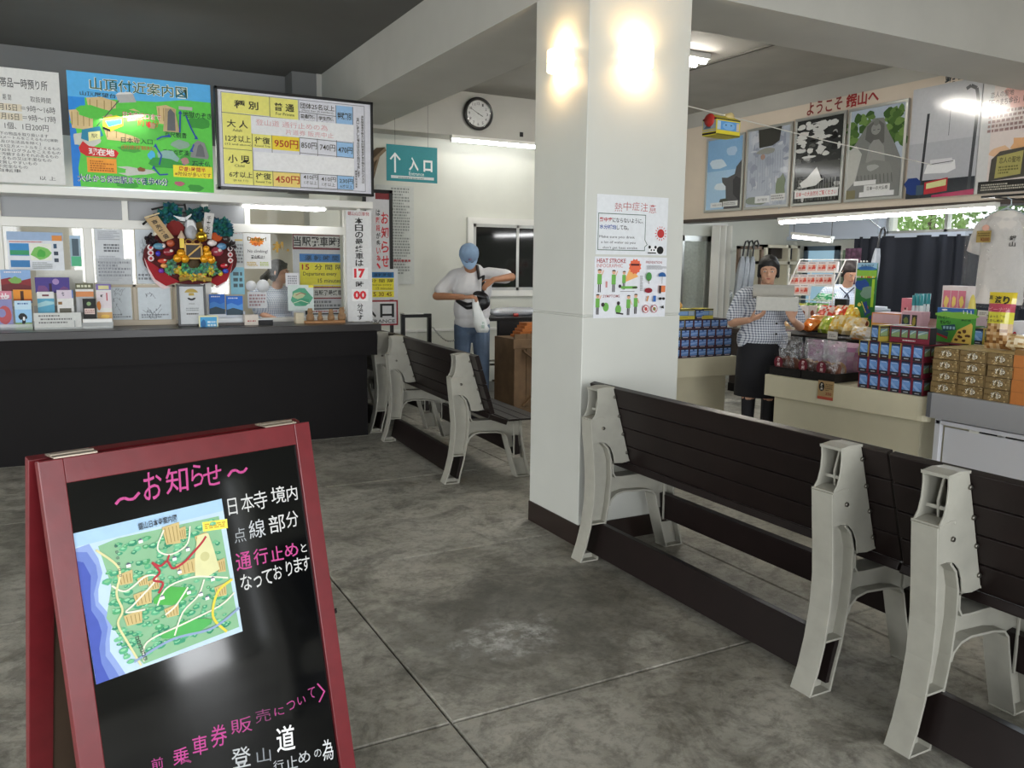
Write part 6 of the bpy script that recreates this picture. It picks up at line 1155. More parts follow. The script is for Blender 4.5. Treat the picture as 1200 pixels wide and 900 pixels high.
def ph3(p):
    V_ = p.V; cliffs(p, True, 5, ['#2e2f2e', '#3a3b39', '#555654', '#c6c6c2', '#9a9b98', '#1c1d1d', '#44463f']); p.rect(0, V_*.52, 100, V_*.68, '#3f403c')
    R = random.Random(9)
    for i in range(26): p.blob(R.uniform(10, 90), R.uniform(V_*.05, V_*.45), R.uniform(5, 14), R.uniform(2, 5), '#c9c9c5', i)
    for i in range(40): x = R.uniform(2, 98); p.line([(x, V_*.72), (x+1, V_*.98)], .8, R.choice(['#6d6e6a', '#8f908c', '#222']))
    p.poly([(14, V_*.76), (30, V_*.70), (50, V_*.58), (55, V_*.64), (62, V_*.74), (50, V_*.8), (20, V_*.82)], '#d6d6d2'); p.rect(4, V_-22, 98, V_-8, '#dcdcda'); p.text('日本一の大自然をご覧ください', 8, V_-19, 95, V_-11, '#c0484c', .01)
def ph4(p):
    V_ = p.V; p.rect(0, 0, 100, V_, '#a9b4c2'); R = random.Random(4)
    for i in range(60): p.blob(R.choice([R.uniform(0, 40), R.uniform(66, 100)]), R.uniform(V_*.06, V_*.42), R.uniform(4, 10), R.uniform(4, 8), R.choice(['#4c6a35', '#5d7a40', '#3e5a2e', '#6c8a4a']), i)
    p.poly([(0, V_), (2, V_*.45), (14, V_*.36), (30, V_*.2), (44, V_*.12), (62, V_*.13), (70, V_*.26), (86, V_*.44), (98, V_*.6), (100, V_)], '#7c7d7a'); p.poly([(30, V_*.34), (32, V_*.2), (50, V_*.13), (64, V_*.2), (66, V_*.4), (50, V_*.44)], '#62635f')
    p.disc(49, V_*.24, 9, '#8b8c88', 9); p.disc(49, V_*.17, 5, '#737470', 5); p.poly([(34, V_*.60), (38, V_*.42), (46, V_*.36), (56, V_*.36), (66, V_*.44), (70, V_*.62)], '#8e8f8b'); p.poly([(18, V_*.74), (24, V_*.62), (50, V_*.58), (78, V_*.62), (86, V_*.76)], '#80817d'); p.blob(46, V_*.66, 12, 5, '#a1a29e', 2)
    for k in range(10): p.line([(20+7*k, V_*.74), (22+7*k, V_*.84)], 1.4, '#5d5e5a')
    p.line([(44, V_*.25), (48, V_*.25)], 1, '#555'); p.line([(52, V_*.25), (56, V_*.25)], 1, '#555'); p.poly([(0, V_*.45), (14, V_*.4), (26, V_*.5), (16, V_*.8), (0, V_*.9)], '#b3b3ad')
    p.rect(14, V_*.80, 56, V_*.85, '#d8d8d6'); p.rect(34, V_*.855, 82, V_*.93, '#d6d6d4'); p.text('日本一の大仏様', 40, V_*.87, 78, V_*.915, '#3a3a3a', .01); p.rect(26, V_*.93, 90, V_*.985, '#d8d8d8'); p.rect(0, V_*.9, 18, V_, '#7a7458')
zt_, zb_ = 3.028, 2.142
on_fascia('framed_photo', 'framed photo of a rock ledge against blue sky, leftmost on the fascia', 'picture', 829, 873.5, zb_, zt_-.03, ph1, group='framed photographs on the fascia')
on_fascia('framed_photo', 'framed photo of a pale quarried cliff, second from the left on the fascia', 'picture', 876, 928.5, zb_, zt_-.01, ph2, group='framed photographs on the fascia')
on_fascia('framed_photo', 'framed photo of a dark rocky cliff with a red lettered strip', 'picture', 931.5, 990.5, zb_, zt_, ph3, group='framed photographs on the fascia')
on_fascia('framed_photo', 'framed photo of a seated stone buddha between green trees', 'picture', 993.5, 1062, zb_, zt_, ph4, group='framed photographs on the fascia')
def ph5(p):
    V_ = p.V; p.rect(0, 0, 100, V_, '#bcbdc1'); p.rect(0, V_*.5, 100, V_, '#aeafb4'); p.rect(0, V_*.84, 100, V_, '#33363a')
    p.line([(21, V_), (26, V_*.24)], 4, '#3c3d40'); p.line([(92, V_), (96, V_*.20), (92, V_*.09), (84, V_*.06), (78, V_*.08)], 4.5, '#46484b'); p.poly([(57, V_*.16), (60, V_*.16), (65, V_*.23), (52, V_*.23)], '#6f7072'); p.line([(58, V_*.23), (58, V_*.46)], .8, '#606164')
    p.poly([(26, V_*.78), (30, V_*.70), (70, V_*.68), (72, V_*.76), (60, V_*.79)], '#e3e3e3'); p.rect(34, V_*.66, 66, V_*.71, '#d2d2d4'); p.line([(34, V_*.70), (68, V_*.69)], 1, '#55575c'); p.blob(10, V_*.88, 14, 12, '#2b3f7a', 2)
    p.poly([(28, V_*.86), (62, V_*.83), (62, V_*.95), (28, V_*.97)], '#b9343c'); p.poly([(31, V_*.87), (60, V_*.845), (60, V_*.90), (31, V_*.92)], '#d6d79a'); p.rect(16, V_*.88, 27, V_*.97, '#4a5c6a'); p.poly([(40, V_*.98), (100, V_*.95), (100, V_), (40, V_)], '#b0305a')
def ph6(p):
    V_ = p.V; p.rect(0, 0, 100, V_, '#dccfc9'); p.blob(70, V_*.2, 30, 24, '#d9a79c', 2); p.blob(80, V_*.62, 26, 14, '#dca878', 3); p.blob(40, V_*.66, 18, 10, '#e0b894', 1); p.rect(0, 0, 20, V_, '#cfcecc')
    p.text('Love Rock - 鋸山ロープウェー', 2, 3, 98, 9, '#7a6a68'); p.text('恋人の聖地', 14, V_*.16, 54, V_*.21, '#5a4a4a', .01); p.text('「石のまち金谷」について', 12, V_*.22, 100, V_*.28, '#5a3a3a', .015)
    p.dashes(14, V_*.31, 98, V_*.50, 5, '#8a6a66', 3)
    p.poly([(24, V_*.90), (26, V_*.72), (40, V_*.66), (90, V_*.64), (98, V_*.70), (98, V_*.88)], '#4d4a42'); p.poly([(36, V_*.70), (80, V_*.67), (78, V_*.86), (34, V_*.88)], '#a8a060'); p.text('恋人の聖地', 40, V_*.71, 76, V_*.76, '#4a4630', .01); p.dashes(40, V_*.78, 74, V_*.85, 3, '#6d683a', 2)
    p.rect(6, V_*.90, 100, V_, '#26241f'); p.dashes(12, V_*.92, 96, V_*.98, 3, '#b5b0a0', 4)
on_fascia('ferry_poster', 'grey poster of a white ferry framed by an arch, right of the buddha photo', 'poster', 1066, 1146, zb_-.01, 3.09, ph5, frame=False)
on_fascia('story_poster', 'pinkish poster with a stone monument at the right end of the fascia', 'poster', 1147, 1215, zb_-.01, 3.10, ph6, frame=False)
def fasc_text(s, px0, py0, px1, py1, col, b=.02):
    a = at(px0, (py0+py1)/2, x=XF); c_ = at(px1, (py0+py1)/2, x=XF); zt = at(px0, py0, x=XF).z; zb = at(px0, py1, x=XF).z
    m = MB(); p = m.plane((XF+.008, a.y, zb), (0, c_.y-a.y, 0), (0, 0, zt-zb), 100, 100); p.text(s, 0, 0, 100, 100, col, b); m.build('lettering', PRINT, fa)
fasc_text('ようこそ', 945, 121, 986, 136, '#8a3a36'); fasc_text('鋸山へ', 991, 111, 1029, 127, '#9a2c2c', .03); fasc_text('鋸山ロープウェー', 1107, 82, 1230, 98, '#2f3438', .02)
tube_light('tube_light', 'long lit tube under the dark trim of the fascia', at(1166, 243, x=6.74), at(915, 260, x=6.74), r=.024, gap=.0, emit=mat('bright_lit_tube', '#ffffff', .4, emit=30))
# far tube fitting inside the shop
a = at(930, 277, x=7.9); b = at(974, 282, x=7.9); sl = tube_light('tube_light', 'short lit tube deep inside the shop above the clerk', b, a, r=.022, gap=.012)
MB().tube([b-(a+b)/2+Vector((0, 0, .04)), (b-(a+b)/2)+Vector((0, 0, ZC-b.z))], .004, 5).tube([a-(a+b)/2+Vector((0, 0, .04)), (a-(a+b)/2)+Vector((0, 0, ZC-a.z))], .004, 5).build('suspension_wire', black_metal, sl)
tube_light('tube_light', 'lit tube over the shop tables behind the fascia', (7.8, 4.2, 3.28), (7.8, 5.4, 3.28), r=.02, gap=.02)

# ------------------------------------------------------------------ clerestory window, bushes outside, curtain, glazed door, shop end wall
w = MB(); t = .04; n_ = 3
w.box((X1-.02, wy0, wz0), (X1+.06, wy1, wz0+t)).box((X1-.02, wy0, wz1-t), (X1+.06, wy1, wz1))
yy = [wy0, wy0+.95, wy0+1.9, at(1112, 257, x=X1).y, wy1-.04]
for y in yy: w.box((X1-.02, y, wz0), (X1+.06, y+t, wz1))
w4 = struct('window_4', w, alu)
for a_, b_ in zip(yy, yy[1:]): MB().box((X1+.01, a_+t, wz0+t), (X1+.015, b_, wz1-t)).build('pane', clear_glass, w4)
struct('trim_12', MB().box((X1-.16, wy1, 1.93), (X1, 8.52, 2.30)).box((X1-.2, 3.0, 1.88), (X1, 8.52, 1.93)), mat('blue_lit_white_paint', '#c7d0de', .4))  # blue window light put into the colour of this white beam
R = random.Random(11); leaf = [mat('leaf_green', '#4f7a3a', .5), mat('leaf_light', '#86a860', .5)]
for i, (y, z, r_) in enumerate(((3.2, 2.35, .68), (4.62, 2.45, .68), (6.04, 2.4, .68), (7.45, 2.4, .68), (8.85, 1.3, .68))):
    m = MB()
    for k in range(1500):
        v = Vector((R.gauss(0, 1), R.gauss(0, 1), R.gauss(0, 1))).normalized()*r_*R.uniform(.5, 1); c = Vector((10.5, y, z))+v; a_ = Vector((R.uniform(-1, 1), R.uniform(-1, 1), R.uniform(-1, 1))).normalized(); b_ = a_.cross(Vector((R.random(), R.random(), R.random()))).normalized()
        m.add([c-a_*.05, c+b_*.025, c+a_*.05, c-b_*.025], [(0, 1, 2, 3)])
    o = thing('bush', ('bush outside seen through the %s of the clerestory window' % ('right end', 'right pane', 'middle pane', 'left pane')[i]) if i < 4 else 'low bush outside the glazed side door of the shop', 'bush', (10.5, y, 0), 0, 'bushes outside the shop window')
    fo = m.build('leaves', leaf[i % 2], o); fo.matrix_parent_inverse = Matrix.Translation((-10.5, -y, 0)); fo['kind'] = 'stuff'
    MB().tube([(0, 0, -.1), (0, 0, z)], .05, 6).build('stem', mat('bark', '#4a3f33', .8), o)
tag(MB().box((X1+.25, -4, -.15), (16, 12, -.1)).build('ground', mat('outdoor_ground', '#8a8a7c', .9)), kind='structure')
# curtain
YA, YB = 7.38, 4.2; cu = thing('curtain', 'dark navy pleated curtain hanging below the clerestory window', 'curtain', (8.92, (YA+YB)/2, 0)); m = MB(); n_ = 260; vs = []
for j, z in enumerate((1.90, 1.2, .5, .03)):
    for i in range(n_+1):
        t_ = i/n_; y = YA+(YB-YA)*t_; x = 8.90+.034*math.sin(t_*100+2.2*math.sin(t_*11)+.8*math.sin(t_*29))*(.55+.45*math.sin(t_*17+1))+.020*math.sin(t_*33+j*.5); vs.append((x-8.92, y-(YA+YB)/2, z))
m.add(vs, [(j*(n_+1)+i, j*(n_+1)+i+1, (j+1)*(n_+1)+i+1, (j+1)*(n_+1)+i) for j in range(3) for i in range(n_)], (1, 1, 1, 1), True); m.build('cloth', mat('navy_cloth', '#1b202c', .7, noise=.08, scale=5), cu)
MB().tube([(0, YA-(YA+YB)/2, 1.905), (0, YB-(YA+YB)/2, 1.905)], .012, 8).build('rod', chrome, cu)
for s in (-1, 1): MB().box((-.012, s*(YA-YB)/2*.98-.01, 1.895), (.18, s*(YA-YB)/2*.98+.01, 1.915)).build('bracket', chrome, cu)
# purple hanging cloth and glazed door on the right wall
a = at(991, 291, x=8.85); b = at(1006, 330, x=8.85); m = MB(); vs = []
for j in range(2):
    for i in range(17): y = a.y+(b.y-a.y)*i/16; vs.append((8.85+.02*math.sin(i*1.3), y, a.z if j == 0 else 1.0))
m.add(vs, [(i, i+1, 18+i, 17+i) for i in range(16)], (1, 1, 1, 1), True); tag(m.build('patterned_cloth', mat('purple_cloth', '#6a4a5e', .8, noise=.5, scale=22)), 'mottled purple cloth hanging beside the navy curtain', 'cloth')
dA, dB = at(944, 300, x=X1).y, at(985, 300, x=X1).y; dA = min(dA, 8.5)
d2_ = struct('door_2', MB().box((X1-.04, dA-.07, 0), (X1, dA, 1.80)).box((X1-.04, dB, 0), (X1, dB+.07, 1.80)).box((X1-.04, dB, 1.74), (X1, dA, 1.80)).box((X1-.04, dB, 0), (X1, dA, .12)), mat('grey_blue_frame', '#5f6f7c', .4))
MB().box((X1-.02, dB+.07, .12), (X1-.012, dA-.07, 1.74)).build('pane', mat('glowing_blue_glass', '#a9cfe4', .25, emit=.25), d2_)  # pane given a faint glow in place of daylight behind it
a = at(988, 293, x=X1-.03); b = at(998, 345, x=X1-.03)
tag(MB().box((X1-.03, b.y, .9), (X1-.02, a.y, a.z)).build('leafy_panel', mat('leafy_print', '#7d9478', .6, noise=.6, scale=30)), 'narrow panel with a leafy pattern beside the purple cloth', 'panel')
# folding partition
a = at(836, 300, y=8.30).x; b = at(857, 300, y=8.30).x; fp = thing('folding_partition', 'white folded accordion door at the left end of the shop', 'partition', ((a+b)/2, 8.3, 0)); n_ = 6; wd = (b-a)/n_; zt = 2.035
for i in range(n_):
    x0 = a-(a+b)/2+i*wd; MB().bar((x0+.003, (-.05 if i % 2 else .05), zt/2), (x0+wd-.003, (.05 if i % 2 else -.05), zt/2), .008, zt-.004).build('panel', mat('ivory_panel', '#d9d8d0', .4), fp)
x = b-(a+b)/2-wd*1.2; MB().tube([(x, -.07, .98), (x, -.085, 1.0), (x, -.085, 1.18), (x, -.07, 1.2)], .006, 6).build('handle', chrome, fp); MB().tube([(x+.03, -.06, .98), (x+.03, -.075, 1.0), (x+.03, -.075, 1.18), (x+.03, -.06, 1.2)], .006, 6).build('handle', chrome, fp)
# inner partition wall right of it, with shelves, umbrellas
cream = mat('cream_shelf_paint', '#ddd6bf', .45)
tag(MB().box((7.72, 8.49, 1.72), (8.6, 8.52, 2.5)).build('trim_13', white_wall), kind='structure')
sh = thing('wall_shelf', 'cream open shelf unit on the shop end wall behind the saleswoman', 'shelf', (0, 0, 0)); YW = 8.2
A = lambda px, py: at(px, py, y=YW)
x0, x1 = A(897, 300).x, A(937, 300).x; z1 = A(915, 287).z; z0 = .1; m = MB()
for x in (x0, (x0+x1)/2+.1, x1-.04): m.box((x, YW, z0), (x+.04, YW+.25, z1))
for z in (z0, .7, 1.0, A(915, 308).z-.02, z1-.04): m.box((x0, YW, z), (x1, YW+.25, z+.04))
m.build('frame', cream, sh); MB().box((x0, YW+.25, z0), (x1, YW+.26, z1)).build('back', white_paint, sh)
for (p0, p1, c_, nm, lb, yo) in (((922, 304), (934, 291), '#3a3d44', 'dark_picture', 'dark picture on the cream shelf unit', .10), ((921, 321), (932, 310), '#8d928e', 'grey_picture', 'grey picture on the second cream shelf', .10), ((903, 303), (917, 291), '#3a332e', 'black_figure', 'black ornament on the cream shelf behind the saleswoman', .08)):
    a, b = at(p0[0], p0[1], y=YW+yo), at(p1[0], p1[1], y=YW+yo); tag(MB().box((a.x, YW+yo, a.z), (b.x, YW+yo+.05, b.z), c_).build(nm, PRINT, bevel=.003), lb, 'ornament')
ss = thing('brown_rack', 'brown rail rack carrying the upright umbrellas left of the saleswoman', 'rack', (0, 0, 0)); ax = at(866, 288, y=7.9).x; bx_ = at(893, 288, y=7.9).x; zz = at(866, 288, y=7.9).z
MB().box((ax, 7.9, 0), (ax+.035, 7.94, zz)).box((bx_, 7.9, 0), (bx_+.035, 7.94, zz)).box((ax, 7.9, zz-.04), (bx_+.035, 7.94, zz)).box((ax, 7.9, .3), (bx_+.035, 7.94, .34)).box((ax, 7.6, 0), (bx_+.035, 7.94, .04)).build('frame', mat('brown_rack_paint', '#6f5a48', .5), ss)
um_b = mat('grey_umbrella_cloth', '#8f9499', .5, noise=.1, scale=20, bump=.3)
def umbrella(top, bot, lb, r=.04):
    top = Vector(top); bot = Vector(bot); d = (bot-top).normalized(); o = thing('closed_umbrella', lb, 'umbrella', top, 0, 'closed umbrellas in the shop'); q = Vector((0, 0, -1)).rotation_difference(d).to_matrix(); L_ = (bot-top).length; hL = .2
    MB().tube([q @ Vector(v) for v in ((.07, 0, -.06), (.075, 0, -.01), (.045, 0, .03), (.01, 0, .01), (0, 0, -.05), (0, 0, -hL))], .011, 8).build('handle', black_metal, o)
    m = MB(); n = 16; prof = [(.02, hL-.02), (r*.8, hL+.06), (r, hL+.2), (r*.8, hL+.45), (.012, L_-.04), (.004, L_)]; vs = []
    for r_, z in prof:
        for k in range(n): rr = r_*(1+.2*math.sin(4*k*6.283/n)); vs.append(q @ Vector((rr*math.cos(k*6.283/n), rr*math.sin(k*6.283/n), -z)))
    m.add(vs, [(j*n+k, j*n+(k+1) % n, (j+1)*n+(k+1) % n, (j+1)*n+k) for j in range(len(prof)-1) for k in range(n)], (1, 1, 1, 1), True); m.build('canopy', um_b, o)
for i, (px, py, bx, lb) in enumerate(((873, 284, 862, 'leftmost closed grey umbrella on the brown rack'), (878, 284, 869, 'middle closed grey umbrella on the brown rack'), (884, 284, 876, 'rightmost closed grey umbrella on the brown rack'))):
    a = at(px, py, y=7.84); b = at(bx, 352, y=7.80); b.z = max(b.z, .08); umbrella(a, (b.x, b.y, b.z), lb, .045)
a = at(1032, 270, x=7.3); b = at(1020, 345, x=7.3); umbrella(a, b, 'closed umbrella with a pale cover hanging in front of the navy curtain', .04)
MB().tube([(7.3, a.y, a.z+.02), (7.0, a.y, 2.05)], .004, 5).build('hook', chrome, [o for o in bpy.data.objects if o.get('label') == 'closed umbrella with a pale cover hanging in front of the navy curtain'][0]).matrix_parent_inverse = Matrix.Translation(-a)
# dark counter behind the saleswoman
p0 = at(848, 457, z=0); dcn = thing('dark_sales_counter', 'dark brown sales counter behind the saleswoman', 'counter', (0, 0, 0)); db = mat('dark_brown_laminate', '#2e2421', .4, noise=.08, scale=5)
MB().box((7.12, 6.75, 0), (7.6, 7.62, .72)).build('base', db, dcn); MB().box((7.08, 6.7, .72), (7.63, 7.65, .77)).build('top', mat('dark_laminate_top', '#3b2f2a', .3), dcn, bevel=.003)
MB().box((7.108, 6.74, 0), (7.12, 7.62, .10)).build('kick_board', black_board, dcn)

# ------------------------------------------------------------------ display tables
cr_top = mat('cream_laminate_table', '#cfc8ad', .4, noise=.03, scale=6); cr_side = mat('cream_table_side', '#c6bfa5', .45, noise=.03, scale=6)
ZT = .72
# table A beside the pillar
YA_ = 5.52; xa0, xa1 = 3.95, 5.235
ta = thing('display_table', 'cream display table right of the pillar stacked with blue boxes', 'table', (xa0, YA_, 0), 0, 'cream display tables')
MB().box((0, 0, ZT-.165), (xa1-xa0, .8, ZT)).build('table_top', cr_top, ta, bevel=.004); MB().box((.05, .04, 0), (xa1-xa0-.08, .75, ZT-.165)).build('cabinet', cr_side, ta); MB().box((-.002, -.003, ZT-.172), (xa1-xa0+.002, .8, ZT-.162)).build('edge_strip', cr_side, ta)
# table B
TB0 = Vector((4.625, 3.20, 0)); TBR = math.radians(4.5); TBM = Matrix.Translation(TB0) @ Matrix.Rotation(TBR, 4, 'Z'); LB = 1.27
tb = thing('display_table', 'cream display table carrying bagged crackers and toy car shaped boxes', 'table', TB0, TBR, 'cream display tables')
rc = .07; poly = [(0, LB), (.72, LB), (.72, 0), (rc, 0)]+[(rc-rc*math.sin(math.radians(a_)), rc-rc*math.cos(math.radians(a_))) for a_ in (22, 45, 67, 90)]
MB().prism(poly[::-1], (0, 0, ZT-.0775), (1, 0, 0), (0, 1, 0), .155).build('table_top', cr_top, tb, bevel=.004); MB().box((.06, .08, 0), (.68, LB-.05, ZT-.155)).build('cabinet', cr_side, tb)
# cart C with grey top
tc_ = thing('display_cart', 'white framed cart with a thick grey top at the right edge of the photo', 'cart', (4.60, 1.9, 0)); ZC_ = .76
gm_ = mat('grey_laminate', '#9c9c9e', .4); wm_ = mat('white_cart_panel', '#d6d6da', .35)
MB().box((0, 0, ZC_-.155), (.75, 1.29, ZC_)).build('cart_top', gm_, tc_, bevel=.004)
m = MB(); [m.box((x, y, 0), (x+.035, y+.035, ZC_-.155)) for x in (.03, .68) for y in (.03, 1.22)]; m.box((.03, .03, ZC_-.19), (.065, 1.25, ZC_-.165)).box((.03, .03, .08), (.065, 1.25, .11)); m.build('frame', wm_, tc_, bevel=.002)
MB().box((.055, .07, .12), (.067, 1.205, ZC_-.205)).build('panel', wm_, tc_, bevel=.002)
for y in (.30, 1.02): MB().box((.052, y-.03, ZC_-.21), (.058, y+.03, ZC_-.165)).build('clip', white_paint, tc_)
MB().box((-.004, 1.27, ZC_-.15), (.1, 1.296, ZC_)).build('end_cap', mat('dark_grey_plastic', '#5f6064', .5), tc_)

# --- boxes shaped like cable cars
def bus_mesh(L_, w, h, edge, seed=0):
    """box lying along +X, end face towards -X"""
    m = MB(); m.box((0, 0, 0), (L_, w, h), '#25242a')
    def endf(p, V_):
        p.rect(0, 0, 100, V_, edge); p.rect(9, V_*.02, 91, V_, '#2a2b33'); p.rect(12, V_*.18, 88, V_*.76, '#5c84bd'); p.poly([(12, V_*.45), (12, V_*.18), (88, V_*.18), (88, V_*.6)], '#6f98cf'); p.poly([(20, V_*.36), (86, V_*.76), (50, V_*.76), (12, V_*.5)], '#89abd9'); p.poly([(86, V_*.18), (88, V_*.3), (70, V_*.18)], '#3b5f96'); p.rect(12, V_*.10, 88, V_*.18, '#24365a'); p.dashes(26, V_*.2, 76, V_*.27, 1, '#c9d6ea', seed); p.rect(30, V_*.86, 72, V_*.92, '#a9abb2')
    def side(p, V_):
        p.rect(0, 0, 100, V_, edge); p.rect(2, V_*.06, 98, V_*.16, '#2c2a2e')
        for a_, b_ in ((3, 27), (29, 47), (50, 68), (70, 97)): p.rect(a_, V_*.18, b_, V_*.70, '#33383c'); p.rect(a_+1.5, V_*.22, b_-1.5, V_*.67, '#6d8a92'); p.poly([(a_+1.5, V_*.67), (a_+1.5, V_*.5), (b_-1.5, V_*.32), (b_-1.5, V_*.67)], '#7f9465'); p.poly([(a_+2, V_*.4), (b_-4, V_*.22), (b_-1.5, V_*.22), (a_+2, V_*.5)], '#a9bcae')
        p.dashes(34, V_*.80, 66, V_*.9, 1, '#e4dada', seed)
    p = m.plane((0, w, 0), (0, -w, 0), (0, 0, h), 100, 100*h/w); endf(p, p.V); p = m.plane((0, 0, 0), (L_, 0, 0), (0, 0, h), 100, 100*h/L_); side(p, p.V)
    p = m.plane((L_, w, 0), (-L_, 0, 0), (0, 0, h), 100, 100*h/L_); side(p, p.V); p = m.plane((0, 0, h), (L_, 0, 0), (0, w, 0), 100, 40); p.rect(2, 3, 98, 37, '#3a3338'); p.rect(4, 16, 96, 24, edge)
    return m
RED, YEL = '#7c2638', '#a8953c'
_bus = {}
def bus(kind, loc, rotz, label, group, L_=.27, w=.074, h=.104):
    k = (kind, L_)
    if k not in _bus: o = bus_mesh(L_, w, h, RED if kind == 'r' else YEL).build('sweet_box', PRINT); _bus[k] = o; o.location = loc; o.rotation_euler = (0, 0, rotz); return tag(o, label, 'box', group)
    return dup(_bus[k], loc, rotz, label, group)
rows = ('bottom row', 'second row', 'third row'); cols = ('nearest', 'second', 'third', 'fourth', 'fifth', 'sixth')
WB, HB = .0755, .105
pat = ['rrrrrr', 'rrrrrr', 'rryyry']
for r_ in range(3):
    for c_ in range(6):
        lp = TBM @ Vector((.03+(0, .012, .01)[r_], .085+c_*WB+(-.02, .0, .0)[r_], ZT+r_*HB))
        k = pat[r_][c_]; lb = '%s bus box on the cream table, %s from the near end, %s' % ('red edged' if k == 'r' else 'yellow edged', cols[c_], rows[r_])
        bus(k, lp, TBR, lb, 'cable car shaped boxes on the cream table')
bus('y', TBM @ Vector((.035, .085+WB*4.1, ZT+3*HB)), TBR-.25, 'yellow edged box lying on top of the stack of red boxes', 'cable car shaped boxes on the cream table')
lp = TBM @ Vector((.10, .36, ZT+3*HB)); bus('r', lp, TBR-math.pi/2+.0, 'red box with its long windowed side showing on top of the stack', 'cable car shaped boxes on the cream table')
for i in range(2):
    for rr in range(3): bus('r', (4.962, 3.79, ZT+rr*HB) if i == 0 else (4.962, 3.515, ZT+rr*HB), -math.pi/2, 'long sided red box behind the stack, %s pile, %s layer' % (('left', 'right')[i], ('lowest', 'middle', 'upper')[rr]), 'cable car shaped boxes on the cream table')
# blue boxes on table A, ends towards the benches
WA, HA = .0965, .083
_ba = {}
def bluebox(kind, loc, rz, label):
    if kind not in _ba:
        L_ = .24; m = MB(); w, h = WA-.002, HA-.001; e = {'r': '#5c2636', 'y': '#8f8650', 'd': '#2b2c34'}[kind]; m.box((0, 0, 0), (w, L_, h), '#26272e'); p = m.plane((0, 0, 0), (w, 0, 0), (0, 0, h), 100, 86)
        p.rect(0, 0, 100, 86, e); p.rect(5, 3, 95, 84, '#2c2e38'); p.rect(9, 12, 91, 66, '#5f82b8'); p.rect(9, 12, 91, 20, '#8fa9d4'); p.poly([(9, 40), (91, 30), (91, 44), (9, 54)], '#84a2d0'); p.rect(40, 12, 60, 26, '#33508a'); p.rect(20, 70, 80, 77, '#b9a9b2')
        _ba[kind] = m.build('blue_box', PRINT, loc=loc, rotz=rz); return tag(_ba[kind], label, 'box', 'blue windowed boxes on the table by the pillar')
    return dup(_ba[kind], loc, rz, label, 'blue windowed boxes on the table by the pillar')
nm_ = ('bottom', 'second', 'third', 'top'); R = random.Random(8)
for r_ in range(4):
    n_ = 10 if r_ < 3 else 9
    for c_ in range(n_):
        x = xa1-.035-(c_+1)*WA-(.0 if r_ < 3 else .06)
        if x < xa0+.02: continue
        bluebox(R.choice('rddry'), (x, YA_+.03, ZT+r_*HA), 0, 'blue windowed box beside the pillar, %s row, %s from the right' % (nm_[r_], ('first', 'second', 'third', 'fourth', 'fifth', 'sixth', 'seventh', 'eighth', 'ninth', 'tenth')[c_]))
def ylong(x0, x1, z, lb, y=YA_+.05):
    m = MB(); L_ = x1-x0; m.box((0, 0, 0), (L_, .14, .088), '#b9ac3c'); p = m.plane((0, 0, 0), (L_, 0, 0), (0, 0, .088), 100, 100*.088/L_); V_ = p.V; p.rect(0, 0, 100, V_*.12, '#3a3a2a'); p.rect(2, V_*.18, 98, V_*.66, '#4f6f9a'); p.rect(6, V_*.24, 60, V_*.6, '#7fa3cc'); p.rect(64, V_*.22, 94, V_*.62, '#9aa9b4'); p.rect(2, V_*.72, 98, V_, '#c4b53e'); p.rect(10, V_*.82, 60, V_*.86, '#7a6c20')
    p = m.plane((0, 0, .088), (L_, 0, 0), (0, .14, 0), 100, 40); p.rect(1, 4, 99, 36, '#cbbf52'); return tag(m.build('yellow_box', PRINT, loc=(x0, y, z)), lb, 'box', 'long yellow boxes on the blue stack')
zt = ZT+4*HA; XP = lambda px: at(px, 365, y=YA_+.05).x
ylong(XP(793), XP(814.5), zt, 'long yellow box on the blue stack nearest the pillar'); ylong(XP(822.5), XP(836), zt, 'short yellow box at the right on top of the blue stack'); bluebox('d', (XP(815), YA_+.05, zt), 0, 'single dark ended box standing between the two yellow boxes')
bluebox('r', (XP(783.5), YA_+.05, zt), 0, 'red edged box beside the pillar on top of the blue stack')
ylong(XP(775), XP(799.5), zt+.088+HA, 'yellow box raised on a pile behind, next to the pillar', YA_+.22)
for k in range(2): bluebox('d', (XP(778)+k*.1, YA_+.30, zt+k*0), 0, 'dark box under the raised yellow box, %s' % ('left', 'right')[k])
bluebox('y', (XP(779), YA_+.24, zt+HA), 0, 'yellow edged box directly under the raised yellow box')
for i, (px, dy_) in enumerate(((787, 0), (796, 0), (791, .06))):
    a = at(px, 357, y=YA_+.10+dy_); tag(MB().sphere((0, 0, 0), .028, 12, 8).build('orange_ball', mat('orange_fruit', '#d9a048', .4), loc=(a.x, YA_+.10+dy_, zt+(.083 if i == 0 else .088)+.028)), 'small %s orange ball on the blue stack by the pillar' % ('left', 'right', 'middle')[i], 'ornament', 'orange balls on the blue stack')
a = at(786, 315, y=8.2) if False else at(787, 338, y=YA_+.4)
sheet_y('wall_notice', 'small cream notice with brown marks beside the pillar edge above the blue stack', 'notice', 778, 316, 794, 341, YA_+.42, lambda p: p.frame(6, 5, 94, p.V-5, 4, '#8a7a58').dashes(16, 12, 86, p.V-12, 4, '#6a5a44', 2), base='#d6cfb8', th=.01)

